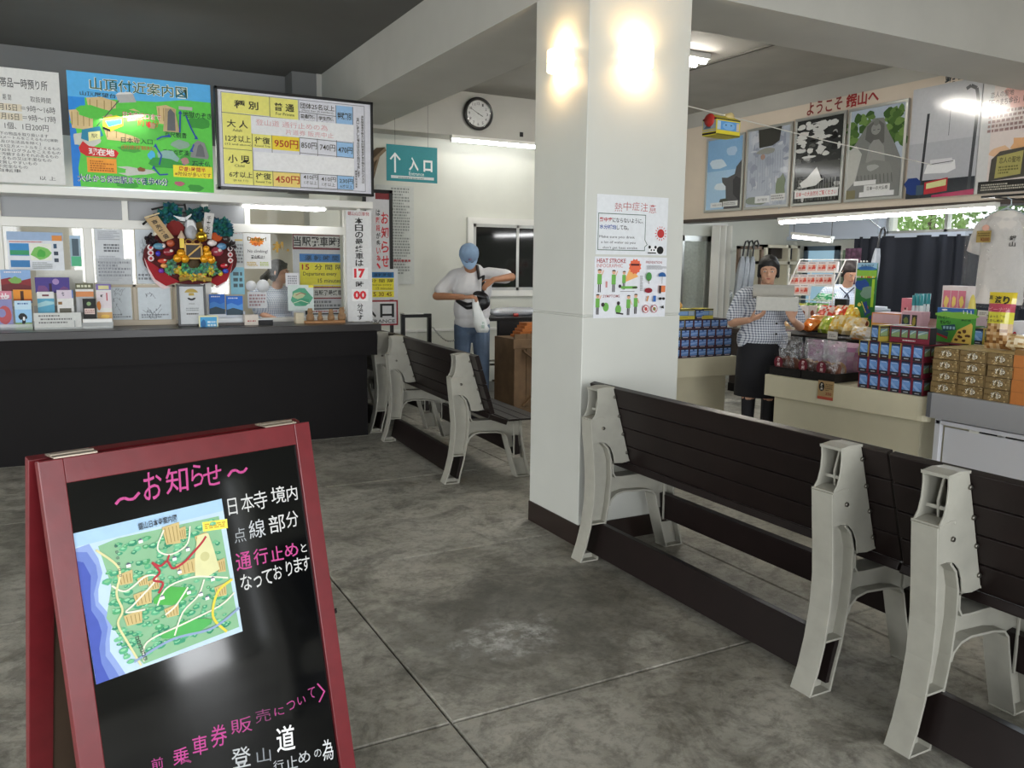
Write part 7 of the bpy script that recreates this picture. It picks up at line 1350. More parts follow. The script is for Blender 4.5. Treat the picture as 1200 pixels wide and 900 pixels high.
# --- brown and orange boxes on the cart
def kraft(kind, loc, label, L_):
    if kind not in _ba:
        h, dp_ = .068, .20; m = MB(); m.box((0, 0, 0), (dp_, L_-.003, h), '#86704a' if kind[0] == 'k' else '#b8743c'); p = m.plane((0, L_-.003, 0), (0, -(L_-.003), 0), (0, 0, h), 100, 100*h/L_); V_ = p.V; R = random.Random(5)
        if kind[0] == 'k':
            for i in range(46): p.blob(R.uniform(4, 96), R.uniform(3, V_-3), R.uniform(2, 6), R.uniform(1.5, 4), R.choice(['#b39b6e', '#8a7248', '#c2aa7c', '#977c50', '#6e5836']), i)
            p.frame(0, 0, 100, V_, 1.3, '#4a3822'); p.text('びわ', 30, V_*.18, 70, V_*.78, '#efe9d6', .09); p.text('びわ', 30, V_*.18, 70, V_*.78, '#2c281e', -.006)
        else: p.rect(0, 0, 100, V_*.96, '#bf783e'); p.line([(58, V_*.5), (66, V_*.7), (74, V_*.4), (86, V_*.72)], 2, '#e0c0a0')
        p = m.plane((0, 0, h), (dp_, 0, 0), (0, L_-.003, 0), 100, 80); p.rect(0, 0, 100, 80, '#c9b27c' if kind[0] == 'k' else '#b97a44')
        if kind[0] == 'k': [p.blob(R.uniform(8, 92), R.uniform(8, 72), R.uniform(4, 10), R.uniform(3, 8), R.choice(['#d8c490', '#b59a60', '#e2d0a0']), i) for i in range(14)]
        _ba[kind] = m.build('kraft_box' if kind[0] == 'k' else 'orange_box', PRINT, loc=loc); return tag(_ba[kind], label, 'box', 'brown boxes on the grey cart')
    return dup(_ba[kind], loc, None, label, 'brown boxes on the grey cart')
ys = [at(px, 467, x=4.63).y for px in (1089, 1120, 1151.5, 1183, 1216)]; ln = ('bottom', 'second', 'third', 'top')
for c_ in range(3):
    L_ = ys[c_]-ys[c_+1]
    for r_ in range(4):
        for dd in range(2):
            kraft('k%d' % c_, (4.63+dd*.21+(.006 if (r_+c_) % 2 else 0), ys[c_+1]-(.01 if (c_ == 2 and r_ == 2) else 0), ZC_+r_*.069), 'brown kraft box, %s column, %s layer, %s row of the grey cart' % (('left', 'middle', 'right')[c_], ln[r_], ('front', 'rear')[dd]), L_)
for r_ in range(4): kraft('o', (4.63, ys[4], ZC_+r_*.069), 'plain orange box in the stack at the right photo edge, %s layer' % ln[r_], ys[3]-ys[4])
tag(MB().box((4.63, ys[4], ZC_+4*.069), (4.82, ys[3]-.004, ZC_+4*.069+.03), '#8d6a3c').build('flat_brown_box', PRINT), 'thin brown box lying on the orange boxes', 'box')
# ------------------------------------------------------------------ goods on the tables
film_c = None
def clear_film(ga=.26, r0=.45, r1=.75):
    m = bpy.data.materials.new('crinkled_clear_film'); m.use_nodes = True; nt = m.node_tree; n = nt.nodes; L = nt.links; out = n['Material Output']; n.remove(n['Principled BSDF'])
    t = n.new('ShaderNodeBsdfTransparent'); t.inputs[0].default_value = (.93, .94, .95, 1); g = n.new('ShaderNodeBsdfGlossy'); g.inputs['Roughness'].default_value = .16; d = n.new('ShaderNodeBsdfDiffuse'); d.inputs[0].default_value = (.93, .93, .95, 1)
    ns = n.new('ShaderNodeTexNoise'); ns.inputs['Scale'].default_value = 28; ns.inputs['Detail'].default_value = 6; ge = n.new('ShaderNodeNewGeometry'); L.new(ge.outputs['Position'], ns.inputs['Vector'])
    bp_ = n.new('ShaderNodeBump'); bp_.inputs['Strength'].default_value = 1; bp_.inputs['Distance'].default_value = .03; L.new(ns.outputs[0], bp_.inputs['Height']); L.new(bp_.outputs[0], g.inputs['Normal'])
    a = n.new('ShaderNodeMixShader'); a.inputs[0].default_value = ga; L.new(t.outputs[0], a.inputs[1]); L.new(g.outputs[0], a.inputs[2])
    r = n.new('ShaderNodeValToRGB'); r.color_ramp.elements[0].position = r0; r.color_ramp.elements[1].position = r1; r.color_ramp.elements[1].color = (.45, .45, .45, 1); L.new(ns.outputs[0], r.inputs[0])
    b = n.new('ShaderNodeMixShader'); L.new(r.outputs[0], b.inputs[0]); L.new(a.outputs[0], b.inputs[1]); L.new(d.outputs[0], b.inputs[2]); L.new(b.outputs[0], out.inputs[0]); return m
film_m = clear_film(.15, .44, .85); film_2 = clear_film(.06, .62, .9)
def pillow_mesh(mb, w, h, d, col, M, paint=None, nu=8, nv=8, seed=0, topcol=None):
    """sealed bag: flat seam at both ends, bulging between"""
    R = random.Random(seed); N = []
    def pt(i, j, s):
        u = i/nu*2-1; v = j/nv; b = max(0, 1-abs(u)**2.6)**.6*max(0, 1-abs(v*2-1)**4)**.7
        return Vector((u*w/2*(1-.05*math.sin(math.pi*v)), s*b*d/2*(1+.12*math.sin(5*u+seed+3*v)), v*h))
    for s in (-1, 1):
        vs = [M @ pt(i, j, s) for j in range(nv+1) for i in range(nu+1)]
        for j in range(nv):
            for i in range(nu):
                c = paint(i/nu, j/nv, s) if paint else col
                q = [j*(nu+1)+i, j*(nu+1)+i+1, (j+1)*(nu+1)+i+1, (j+1)*(nu+1)+i]
                if s > 0: q = q[::-1]
                mb.add([vs[k] for k in q], [(0, 1, 2, 3)], c, True)
def bag_thing(name, label, cat, loc, rz, w, h, d, paint, tilt=0, group=None, seed=0, m=None, lie=False, rx=None, nu=8, nv=8):
    mb = MB(); T = Matrix.Rotation(tilt if rx is None else rx, 4, 'X')
    pillow_mesh(mb, w, h, d, '#ffffff', T, paint, seed=seed, nu=nu, nv=nv); o = mb.build(name, m or GLOSSPRINT, loc=loc, rotz=rz); o['_p'] = 1; del o['_p']; return tag(o, label, cat, group)
def pal(cols, seed, bands=None):
    def f(u, v, s):
        if bands:
            for lo, hi, c in bands:
                if lo <= v < hi: return c
        return random.Random(int(u*97+v*1013+s*7+seed*131)).choice(cols)
    return f
FX = -math.pi/2   # facing -X (towards the benches)
def gx_(px, py, x=None, z=None, d=None): return at(px, py, x=x, z=z, d=d)

# crackers in clear bags on black trays, table B
tr = mat('black_patterned_tray', '#1b1817', .4, noise=.5, scale=60)
for i, (y0_, lb) in enumerate(((.70, 'black patterned tray under the right cracker bags'), (.985, 'black patterned tray under the leftmost cracker bag'))):
    w_ = .275; o = MB().box((0, 0, 0), (.40, w_, .012)).box((0, 0, .012), (.006, w_, .062)).box((.394, 0, .012), (.40, w_, .062)).box((.006, 0, .012), (.394, .006, .062)).box((.006, w_-.006, .012), (.394, w_, .062)).build('tray', tr, loc=TBM @ Vector((.035, y0_, ZT)), rotz=TBR); tag(o, lb, 'tray', 'cracker trays')
crk = mat('rice_cracker', '#b98a5c', .6, noise=.25, scale=30, bump=.3); crd = mat('dark_cracker', '#6e4230', .6, noise=.3, scale=30)
for i, (y0_, lb) in enumerate(((.72, 'clear bag of round crackers nearest the stacked red boxes'), (.875, 'middle clear bag of round crackers with a dark red seal'), (1.09, 'leftmost clear bag of round crackers with a dark red round seal'))):
    P_ = TBM @ Vector((.06, y0_+.075, ZT+.016)); o = thing('cracker_bag', lb, 'bag', P_, TBR+FX, 'clear bags of crackers')
    R = random.Random(20+i)
    for k in range(7):
        x = -.055+.028*k*.65+R.uniform(-.01, .01); z = .062+R.uniform(-.01, .015); y = .05+.03*(k % 3)
        MB().lathe([(.0001, -.008), (.045, -.008), (.052, 0), (.045, .008), (.0001, .008)], (x, y, z), 16, M=Euler((math.pi/2+R.uniform(-.4, .3), R.uniform(-.9, .9), 0)).to_matrix()).build('cracker', crk if k % 3 else crd, o)
    m = MB(); pillow_mesh(m, .19, .27, .15, '#fff', Matrix.Translation((0, .085, 0)), seed=i); m.build('film', film_m, o)
    q = MB(); p = q.plane((-.066, -.014, .035), (.078, 0, 0), (0, 0, .088), 100, 110); p.disc(50, 55, 50, '#6e2430', 55, 20); p.text('房', 36, 14, 66, 48, '#e2d6d2', .02); p.text('州', 36, 56, 66, 92, '#e2d6d2', .02); q.build('seal', PRINT, o)
o = bag_thing('pink_tissue', 'crumpled pink wrapping behind the cracker bags', 'wrapping', TBM @ Vector((.42, .98, ZT)), TBR+FX, .52, .25, .16, pal(['#d3a2c4', '#c78ab6', '#dcb6cf', '#d9c2d4'], 2), seed=4, m=CLOTHPRINT)
# price card on the table edge
a = TBM @ Vector((-.006, .80, ZT-.115)); sheet('price_card', 'brown price card with a black oval clipped to the cream table edge', 'card', a, TBR+FX, .125, .13, lambda p: p.disc(24, 34, 18, '#1c1a1a', 26).text('房', 17, 16, 31, 34, '#e6dfd2', .02).text('州', 17, 38, 31, 54, '#e6dfd2', .02).dashes(48, 14, 94, 56, 4, '#6e5638', 2).text('350', 52, 62, 90, 78, '#8a3a2e', .01).rect(0, p.V-16, 100, p.V, '#b0503e'), base='#a98c62', th=.003)

# long stepped display table D behind
ZD = .93; dt = thing('stepped_display', 'black draped display table behind the first row, heaped with snack bags', 'table', (5.42, 3.1, 0)); DD = 2.28
MB().box((0, 0, 0), (.62, DD, ZD-.0)).build('drape', mat('black_drape', '#17151a', .7), dt); MB().box((-.01, -.01, ZD), (.63, DD+.01, ZD+.012)).build('table_top', black_board, dt)
def card(px0, py0, px1, py1, x, lb, draw=None, base='#d9d5cc', z=None):
    a = at(px0, py0, x=x); b = at(px1, py1, x=x); zz = z if z is not None else b.z; return sheet('price_card', lb, 'card', (x, a.y, zz), FX, a.y-b.y, a.z-b.z, draw or (lambda p: p.dashes(14, p.V*.25, 86, p.V*.75, 2, '#8c8880', 3)), base=base, th=.003)
card(914, 388, 926, 398, 5.405, 'small cream price card on the drape at the left, by the saleswoman\'s elbow'); card(970, 388, 981, 398, 5.405, 'small cream price card on the drape under the yellow bags')
zt = ZD+.013
S = [  # name,label,px,pybottom,x,w,h,d,palette,bands,seed,tilt
 ('orange_bag', 'bright orange snack bag at the left end of the draped table', 944, 5.50, .17, .13, .09, ['#e07a2e', '#d96a24', '#e8924a'], 1, -.9),
 ('orange_bag', 'pale orange snack bag lying behind the bright orange one', 955, 5.66, .20, .15, .10, ['#e8a860', '#eab87a', '#d9904a'], 2, -.8),
 ('cream_bag', 'cream snack bag with orange print at the far left of the heap', 924, 5.52, .16, .14, .08, ['#e6d9c4', '#d9c2a4', '#c9a070'], 3, -.6),
 ('lime_bag', 'lime yellow snack bag in the middle of the draped table', 966, 5.52, .15, .16, .09, ['#cdd45a', '#b9c648', '#e4e2a0', '#9fb53e'], 4, -.5),
 ('yellow_bag', 'golden yellow snack bag right of the lime one', 982, 5.52, .20, .17, .11, ['#e8c25e', '#ead08a', '#e0b040', '#f0dfae'], 5, -.5),
 ('yellow_bag', 'pale golden snack bag below the green standee', 998, 5.50, .18, .16, .11, ['#ecd59a', '#e6c070', '#f0e2c0'], 6, -.5),
 ('popcorn_bag', 'white bag of pale popcorn between the cracker bags and the stacked boxes', 1008, 5.40, .2, .10, .10, ['#e9e2d2', '#e0c690', '#f0ece4'], 7, -.4),
 ('red_bag', 'red and white snack bag at the back of the heap', 962, 5.88, .19, .16, .10, ['#cf4a3a', '#e6d2c8', '#d8604e', '#e8e0dc'], 8, -.6),
 ('red_bag', 'orange red snack bag behind the golden ones', 982, 5.90, .20, .17, .10, ['#d9533a', '#e8a04a', '#e6c8b0'], 9, -.6),
 ('yellow_bag', 'bright yellow snack bag behind, left of the green standee', 997, 5.88, .18, .18, .10, ['#f0cf3e', '#ecd870', '#e6b02e'], 10, -.5)]
for nm, lb, px, x, w, h, d, pl_c, sd, tl in S:
    a = at(px, 380, x=x); zz = zt if x < 5.45 or True else zt
    bag_thing(nm, lb, 'snack bag', (x, a.y, zz+d*.5*abs(math.sin(tl))+.004+(.066 if x > 5.8 else 0)), FX+random.Random(sd).uniform(-.25, .25), w, h, d, pal(pl_c, sd), rx=tl, group='snack bags heaped on the draped table', seed=sd)
MB().box((.40, 1.0, ZD+.012), (.61, DD, ZD+.075)).build('riser', black_board, dt)
# price card with orange rim, pink jelly trays, photo cards (right part of the draped table)
card(1000, 366, 1018, 383, 5.52, 'white price card with an orange rim in front of the green standee', lambda p: p.frame(0, 0, 100, p.V, 7, '#d98a3e').dashes(20, p.V*.3, 80, p.V*.7, 2, '#b0a090', 1), z=zt)
def boxy(name, label, cat, px0, px1, pyt, x, dp_, col, zb=zt, draw=None, group=None, rot=0):
    a = at(px0, pyt, x=x); b = at(px1, pyt, x=x); W_ = a.y-b.y; H_ = max(.02, (a.z+b.z)/2-zb); o = MB().box((0, 0, 0), (W_, dp_, H_), col).build(name, PRINT, loc=(x, a.y, zb), rotz=FX+rot); tag(o, label, cat, group)
    if draw: q = MB(); p = q.plane((0, 0, 0), (W_, 0, 0), (0, 0, H_), 100, 100*H_/W_); draw(p); q.build('print', PRINT, o)
    return o
boxy('jelly_box', 'pink box with orange sweets above the yellow edged bus box', 'box', 1022, 1056, 367, 5.50, .22, '#d9b4b8', draw=lambda p: (p.rect(0, p.V*.35, 100, p.V, '#dda04a'), [p.blob(10+11*k, p.V*.65, 7, p.V*.2, random.Random(k).choice(['#e6a83e', '#d98f34', '#ecc070']), k) for k in range(8)], p.frame(0, 0, 100, p.V, 3, '#d98a4a')))
boxy('photo_card_stand', 'pink stand of small dark photo cards behind the red box', 'stand', 1057, 1080, 365, 5.50, .10, '#d9b0bc', draw=lambda p: (p.rect(4, p.V*.1, 44, p.V*.45, '#34404a'), p.blob(24, p.V*.28, 12, p.V*.1, '#7a8a4a', 1), p.rect(54, p.V*.1, 80, p.V*.6, '#3f3a2e'), p.blob(66, p.V*.3, 8, p.V*.14, '#a89a4a', 1), p.rect(4, p.V*.52, 44, p.V*.9, '#2a3036'), p.rect(50, p.V*.7, 74, p.V*.95, '#5a8fb4')))
bag_thing('fish_pouch', 'pinkish brown rounded pouch with a small blue picture', 'snack bag', (5.60, at(1090, 380, x=5.60).y, zt), FX, .17, .20, .07, lambda u, v, s: '#5f86a8' if (.1 < u < .6 and .15 < v < .4) else ('#c9a8a4' if v < .75 else '#b8968e'), rx=-.1, seed=3)
boxy('pink_tin', 'tall pink tin left of the teal capped bottles', 'tin', 1057, 1069, 349.5, 5.85, .10, '#d9808f', draw=lambda p: p.blob(50, p.V*.4, 30, p.V*.2, '#e6b0b8', 1).disc(40, p.V*.25, 10, '#5a2a34').blob(50, p.V*.75, 34, p.V*.14, '#c8505e', 2))
cap_m = mat('teal_cap', '#2f8c93', .35)
for i, (px, x) in enumerate(((1070.5, 5.82), (1075, 5.82), (1079.5, 5.82), (1073, 5.92), (1078, 5.92), (1083, 5.92), (1087.5, 5.92))):
    a = at(px, 360, x=x); top = at(px, 346 if x < 5.9 else 344, x=x).z; o = thing('small_bottle', 'small teal capped bottle behind the pink tin, %s' % ('front row, first from the left', 'front row, second from the left', 'front row, third from the left', 'back row, first from the left', 'back row, second from the left', 'back row, third from the left', 'back row, fourth from the left')[i], 'bottle', (x, a.y, zt), 0, 'teal capped bottles'); h = top-zt
    MB().lathe([(.0001, 0), (.013, 0), (.013, h*.72), (.009, h*.8), (.0001, h*.8)], (0, 0, 0), 12).build('glass_body', mat('pale_bottle', '#d2dde0', .15), o); MB().lathe([(.014, h*.78), (.014, h), (.0001, h)], (0, 0, 0), 12).build('cap', cap_m, o)
for i, (px, c_, hh) in enumerate(((1092, '#d9c8c4', .12), (1095, '#b5343e', .075), (1098.5, '#2e3f66', .07))):
    a = at(px, 360, x=5.80); o = MB().lathe([(.0001, 0), (.012, 0), (.016, hh*.3), (.010, hh*.6), (.013, hh*.8), (.0001, hh)], (0, 0, 0), 10, c_).build('small_figure', GLOSSPRINT, loc=(5.80, a.y, zt)); tag(o, ('tall pale', 'short red', 'short navy')[i]+' ornament between the teal capped bottles and the card box', 'ornament')
boxy('card_box', 'tilted box of three pink cards over three yellow ones', 'box', 1105, 1134, 335, 5.86, .10, '#e0d6d4', draw=lambda p: ([p.rect(5+31*k, p.V*.08, 34+31*k, p.V*.44, '#d77f93') for k in range(3)], [p.blob(19+31*k, p.V*.27, 9, p.V*.1, '#f0d878', k) for k in range(3)], [p.rect(2+32*k, p.V*.52, 32+32*k, p.V*.97, '#ecd05a') for k in range(3)], [p.blob(17+32*k, p.V*.76, 9, p.V*.12, '#f3e9b4', k) for k in range(3)]))
a = at(1139, 360, x=5.80); o = thing('yellow_egg', 'yellow egg shaped toy right of the card box', 'toy', (5.80, a.y, zt)); h = at(1139, 345, x=5.8).z-zt; MB().sphere((0, 0, h/2), (.03, .03, h/2), 16, 12).build('shell', mat('yellow_toy', '#e0d06a', .35), o); MB().lathe([(.031, h*.20), (.036, h*.12), (.02, .0), (.0001, .0)], (0, 0, 0), 14).build('base', mat('mint_base', '#a8c9b4', .35), o)
# green picture box leaning on the stacks
a = at(1099, 360, x=5.05); b = at(1138, 404, x=5.05); W_ = a.y-b.y; H_ = a.z-b.z
def gbox(p):
    V_ = p.V; p.rect(0, 0, 100, V_, '#4f9a3e'); p.rect(0, 0, 100, V_*.16, '#3a68b0'); p.blob(50, V_*.2, 55, V_*.1, '#7fb84a', 2); p.blob(20, V_*.06, 8, V_*.03, '#e6ecec', 1); [p.line([(x, V_*.05), (x+1, V_*.15)], 2, '#e9eef0') for x in (72, 82, 92)]; p.text('びわゼリー', 3, V_*.24, 36, V_*.33, '#1c3a1c', .03); p.text('せんべい', 10, V_*.36, 40, V_*.47, '#16301a', .04); p.text('南房総', 68, V_*.30, 94, V_*.36, '#1f3c20', .02)
    p.poly([(14, V_*.52), (52, V_*.46), (56, V_*.62), (20, V_*.68)], '#284a5c'); [p.rect(20+9*k, V_*.53, 26+9*k, V_*.61, '#9cc4cf') for k in range(4)]; p.poly([(4, V_*.62), (36, V_*.70), (34, V_*.9), (4, V_*.8)], '#3a5a5c'); p.poly([(4, V_*.74), (35, V_*.84), (34, V_*.9), (4, V_*.8)], '#a8323a')
    p.poly([(44, V_), (60, V_*.62), (96, V_*.40), (100, V_*.46), (100, V_)], '#d9bb5c'); R = random.Random(3); [p.blob(R.uniform(58, 92), R.uniform(V_*.6, V_*.95), 5, V_*.04, '#5a3a22', k) for k in range(9)]
o = MB().box((0, 0, 0), (W_, .03, H_), '#4f9a3e').build('green_snack_box', PRINT, loc=(5.05, a.y, b.z), rotz=FX); tag(o, 'green picture box with golden crackers, propped behind the stacked boxes', 'box'); q = MB(); p = q.plane((0, 0, 0), (W_, 0, 0), (0, 0, H_), 100, 100*H_/W_); gbox(p); q.build('print', PRINT, o)
MB().box((.02, .03, b.z*0+0), (W_-.02, .16, H_*.5), '#3e7d34').build('box_body', PRINT, o)
# supports beneath: an inner shelf between the two tables
zb_g = at(1118, 404, x=5.05).z
sp = MB().box((5.045, 3.255, ZT+3*HB-.104 if False else ZT+.002), (5.3, 3.50, zb_g-.002)).build('carton', PRINT); tag(sp, 'plain brown carton carrying the green picture box', 'box'); 
# boxes to the right of it and pink box
zc = ZC_+4*.069
p_ = at(1137, 403, x=5.08); pdst = MB().box((0, -.16, 0), (.28, .0, p_.z-ZC_-.004), '#7a6a50').build('carton', PRINT, loc=(5.06, min(p_.y, 3.17), ZC_+.002)); tag(pdst, 'brown carton under the yellow edged box right of the green picture box', 'box')
bus('y', (5.08, at(1152, 403, x=5.08).y, p_.z+.001), 0, 'yellow edged box standing alone right of the green picture box', 'cable car shaped boxes on the cream table')
boxy('pink_carton', 'plain pale pink box behind the lone yellow edged box', 'box', 1138, 1161, 371, 5.50, .2, '#cdb6bf')
card(1146, 363, 1160, 371, 5.52, 'white card lying on the pale pink box', z=at(1150, 371, x=5.5).z)
boxy('white_red_box', 'white box with red ribbon print at the right photo edge', 'box', 1182, 1212, 377, 5.42, .2, '#dcd9dc', draw=lambda p: p.line([(4, p.V*.1), (14, p.V*.4), (30, p.V*.3), (44, p.V*.6), (70, p.V*.4)], 6, '#c8343e').rect(10, p.V*.62, 100, p.V*.7, '#3f4f7a').rect(0, p.V*.75, 100, p.V, '#ded2b4'))
zs = ZC_+4*.069
bag_thing('popcorn_bag', 'bag of pale brown puffs on the kraft boxes at the right edge', 'snack bag', (4.86, at(1192, 408, x=4.86).y, zs+.002), FX, .20, .10, .10, pal(['#d2b280', '#e2cfa4', '#b5905c', '#efe3c8'], 12), rx=-.3, seed=12)
# tall yellow bag of dried snack hanging card
a = at(1160, 342, x=4.84); b = at(1186, 408, x=4.84); W_ = .155; H_ = a.z-zs-.003; yc = at(1172, 372, x=4.84).y
def tb_(u, v, s): return '#dcc53e' if v > .76 else ('#b0485a' if v > .60 else ('#cfc840' if v > .40 else random.Random(int(u*50+v*300)).choice(['#8a6238', '#b08a5a', '#6e4a2c', '#c4a880'])))
o = bag_thing('dried_snack_bag', 'tall upright bag with a yellow and crimson label standing on the kraft boxes', 'snack bag', (4.84, yc, zs+.003), FX+.12, W_, H_, .07, tb_, rx=-.05, seed=5, nu=8, nv=20)
q = MB(Matrix.Rotation(-.05, 4, 'X')); p = q.plane((-W_/2+.01, -.040, H_*.40), (W_-.02, 0, 0), (0, 0, H_*.58), 100, 170); p.text('直', 6, 12, 22, 32, '#2b2a1a', .02); p.text('渡', 30, 14, 58, 52, '#2b2a1a', .03); p.text('り', 64, 14, 92, 56, '#2b2a1a', .05); p.text('ピーナツ', 8, 72, 92, 94, '#d98a94', .01); p.text('ちょっとずつ', 4, 112, 80, 126, '#2f2e1c', .02); p.text('たのしめる', 4, 134, 74, 148, '#2f2e1c', .02); q.build('lettering', PRINT, o)
# tall green standee with grey side
a = at(1003, 308, x=5.9); b = at(1025, 385, x=5.9); W_ = at(1003, 340, x=5.9).y-at(1026, 340, x=5.9).y; H_ = a.z-zt
def stand(p):
    V_ = p.V; p.rect(0, 0, 100, V_, '#2f7a3e'); p.rect(0, 0, 100, V_*.08, '#9cc4dc'); p.blob(50, V_*.08, 50, V_*.03, '#3a6fb0', 1); p.rect(0, V_*.10, 100, V_*.19, '#8fc24a'); R = random.Random(2); [p.rect(8*k, V_*.18, 8*k+5, V_*.205, R.choice(['#e6e6d0', '#d9504a', '#f0d23a'])) for k in range(12)]; p.blob(30, V_*.30, 36, V_*.07, '#2b4f9a', 2); p.blob(60, V_*.40, 34, V_*.10, '#7a9a8a', 3); p.rect(80, V_*.22, 94, V_*.6, '#a8cf3e'); [p.blob(R.uniform(10, 90), R.uniform(V_*.5, V_*.95), 10, V_*.03, R.choice(['#1f5a2e', '#4f9a3e', '#c8483a', '#2a4a8a', '#e0d060']), k) for k in range(14)]; p.poly([(40, V_*.55), (60, V_*.52), (74, V_*.68), (56, V_*.74)], '#2c4c8c'); p.line([(34, V_*.53), (60, V_*.68)], 4, '#e6dc50'); p.disc(30, V_*.83, 11, '#d9d7a0', V_*.045); p.disc(30, V_*.83, 6, '#5f9a4a', V_*.03); p.disc(70, V_*.83, 13, '#e6c890', V_*.05); p.disc(70, V_*.83, 8, '#7a3a2c', V_*.035); p.text('おみやげ', 20, V_*.02, 84, V_*.06, '#2a4a6a', .01)
o = sheet('green_standee', 'tall green illustrated standee in front of the clerk at the till', 'sign', (5.9, at(1003, 340, x=5.9).y, zt), FX, W_, H_, stand, base='#2f7a3e', th=.01)
MB().box((-.004, .0, 0), (0, .12, H_*.98)).build('side_panel', mat('grey_side_panel', '#8e9392', .5), o); MB().box((0.0, .01, 0), (W_, .12, .03)).build('foot', mat('grey_side_panel', '#8e9392', .5), o)
for k in range(3): MB().sphere((.03+.03*k, .0, H_+.012), .008, 8, 6).build('clip', white_paint, o)
# wire rack with red and white packets, small bags, till
zk = at(950, 352, x=6.25).z; rk = thing('snack_rack', 'white wire rack with red and white packets behind the saleswoman\'s boxes', 'rack', (6.25, 0, 0)); yA, yB = at(924, 330, x=6.25).y, at(977, 330, x=6.25).y; zr = at(950, 304, x=6.25).z
m = MB()
for y in (yA, yB): m.tube([(0, y, 1.03), (0, y, zr-.08)], .006, 6).tube([(0, y, zr-.25), (.14, y, zr+.0), (.3, y, zr)], .007, 6).tube([(.3, y, 1.03), (.3, y, zr)], .006, 6)
for z in (zr-.38, zr-.25, zr-.12): m.tube([(0+(z-zr+.38)*.4, yA, z), (0+(z-zr+.38)*.4, yB, z)], .005, 6)
m.tube([(.3, yA, zr), (.3, yB, zr)], .006, 6).tube([(0, yA, 1.04), (.3, yA, 1.04)], .006, 6).tube([(0, yB, 1.04), (.3, yB, 1.04)], .006, 6); m.build('frame', white_paint, rk)
def packet(p):
    p.rect(0, 0, 100, p.V, '#e6dedd'); p.rect(8, p.V*.30, 92, p.V*.86, '#e0b0a4'); R = random.Random(6); [p.blob(R.uniform(16, 84), R.uniform(p.V*.36, p.V*.8), 12, p.V*.09, R.choice(['#cf4a3e', '#e07a5a', '#c8605a', '#e8c4b4']), k) for k in range(9)]; p.dashes(16, p.V*.08, 84, p.V*.2, 1, '#7a5a66', 2)
pk0 = None
tiers = [(at(952, 319, x=6.42), 4, 11.5, 933.5), (at(950, 333, x=6.32), 5, 9.5, 925), (at(935, 345, x=6.22), 2, 9.5, 926)]
for t_, (a, n_, st_px, px0) in enumerate(tiers):
    x = (6.42, 6.32, 6.22)[t_]; pyb = (319, 334, 345.5)[t_]
    for k in range(n_):
        y = at(px0+k*st_px, pyb, x=x).y; z = at(px0+k*st_px, pyb, x=x).z; w = y-at(px0+(k+.94)*st_px, pyb, x=x).y; h = .105
        lb = 'red and white packet, %s on the %s tier of the wire rack' % (('leftmost', 'second', 'third', 'fourth', 'fifth')[k], ('top', 'middle', 'lowest')[t_])
        if pk0 is None: pk0 = sheet('snack_packet', lb, 'packet', (x, y, z), FX, w, h, packet, base='#e6dedd', th=.03, tilt=-.15, group='red and white packets in the wire rack')
        else: dup(pk0, (x, y, z), FX, lb, 'red and white packets in the wire rack')
gt = thing('till_counter', 'pink fronted till counter in front of the clerk in the shop', 'counter', (0, 0, 0)); yA, yB = at(925, 356, x=6.2).y, at(1100, 356, x=6.2).y
MB().box((6.15, 2.9, 0), (6.75, at(924, 350, x=6.2).y, 1.0)).build('counter', mat('pink_laminate', '#c9a7ad', .5), gt); MB().box((6.13, 2.88, 1.0), (6.77, at(924, 350, x=6.2).y+.02, 1.03)).build('counter_top', white_paint, gt)
for i, (px, w, h, cl_, lb) in enumerate(((935, .12, .14, ['#c9cf3e', '#d9d860', '#8fa83a'], 'yellow snack bag under the wire rack, left'), (945, .16, .15, ['#5f9a3e', '#8fbf5a', '#3e7a34', '#d9e6b0'], 'green snack bag under the wire rack'), (957, .16, .15, ['#9fc86a', '#6aa84a', '#e6ecd0'], 'pale green snack bag right of the green one'), (967, .12, .13, ['#6a3a9a', '#8a5ab4', '#54307c'], 'purple snack bag at the right of the wire rack'))):
    a = at(px, 354, x=6.17); bag_thing('snack_bag', lb, 'snack bag', (6.19, a.y, 1.035), FX+.1*(i-1), w, h, .06, pal(cl_, 30+i), rx=-.35, seed=30+i)
o = bag_thing('green_pack', 'flat dark green pack lying slanted on top of the wire rack tier', 'snack bag', (6.30, at(962, 342, x=6.3).y, 1.19), FX, .22, .12, .03, pal(['#2f8a5a', '#4fa870', '#bfe0c8'], 40), rx=-.9, seed=40)
for i, (px, c_) in enumerate(((942, '#e4dcd8'), (952, '#d9cfc8'))):
    a = at(px, 372, x=5.95); boxy('photo_leaflet', 'small %s leaflet with brown dog print at the back of the heap' % ('left', 'right')[i], 'leaflet', px-4, px+4, 358, 5.86, .02, c_, zb=ZD+.076, draw=lambda p: p.blob(50, p.V*.45, 26, p.V*.2, '#8a4a34', 1).blob(46, p.V*.72, 18, p.V*.1, '#5a3a30', 2))
a = at(966, 346, x=6.3); till = thing('cash_register', 'grey cash register with a small black display before the till clerk', 'till', (6.42, at(1004, 352, x=6.42).y, 1.03)); MB().box((-.1, -.2, 0), (.22, .2, .11)).build('body', mat('grey_till', '#7d8288', .4), till, bevel=.005); MB().box((-.06, .06, .11), (-.02, .2, .19)).build('display', black_metal, till, bevel=.004); MB().box((0, -.18, .11), (.2, .02, .13)).build('keyboard', mat('pale_keys', '#b9bdc4', .4), till, bevel=.003)
card(1025, 355, 1036, 364, 6.2, 'small blue and white card on the pink till counter', z=1.032, base='#c4d0e0'); card(1038, 355, 1053, 365, 6.2, 'small pink edged card right of the blue one on the till counter', lambda p: p.rect(0, 0, 22, p.V, '#d9606a').dashes(30, p.V*.3, 90, p.V*.8, 2, '#c87a80', 1), z=1.032, base='#e0dcde')

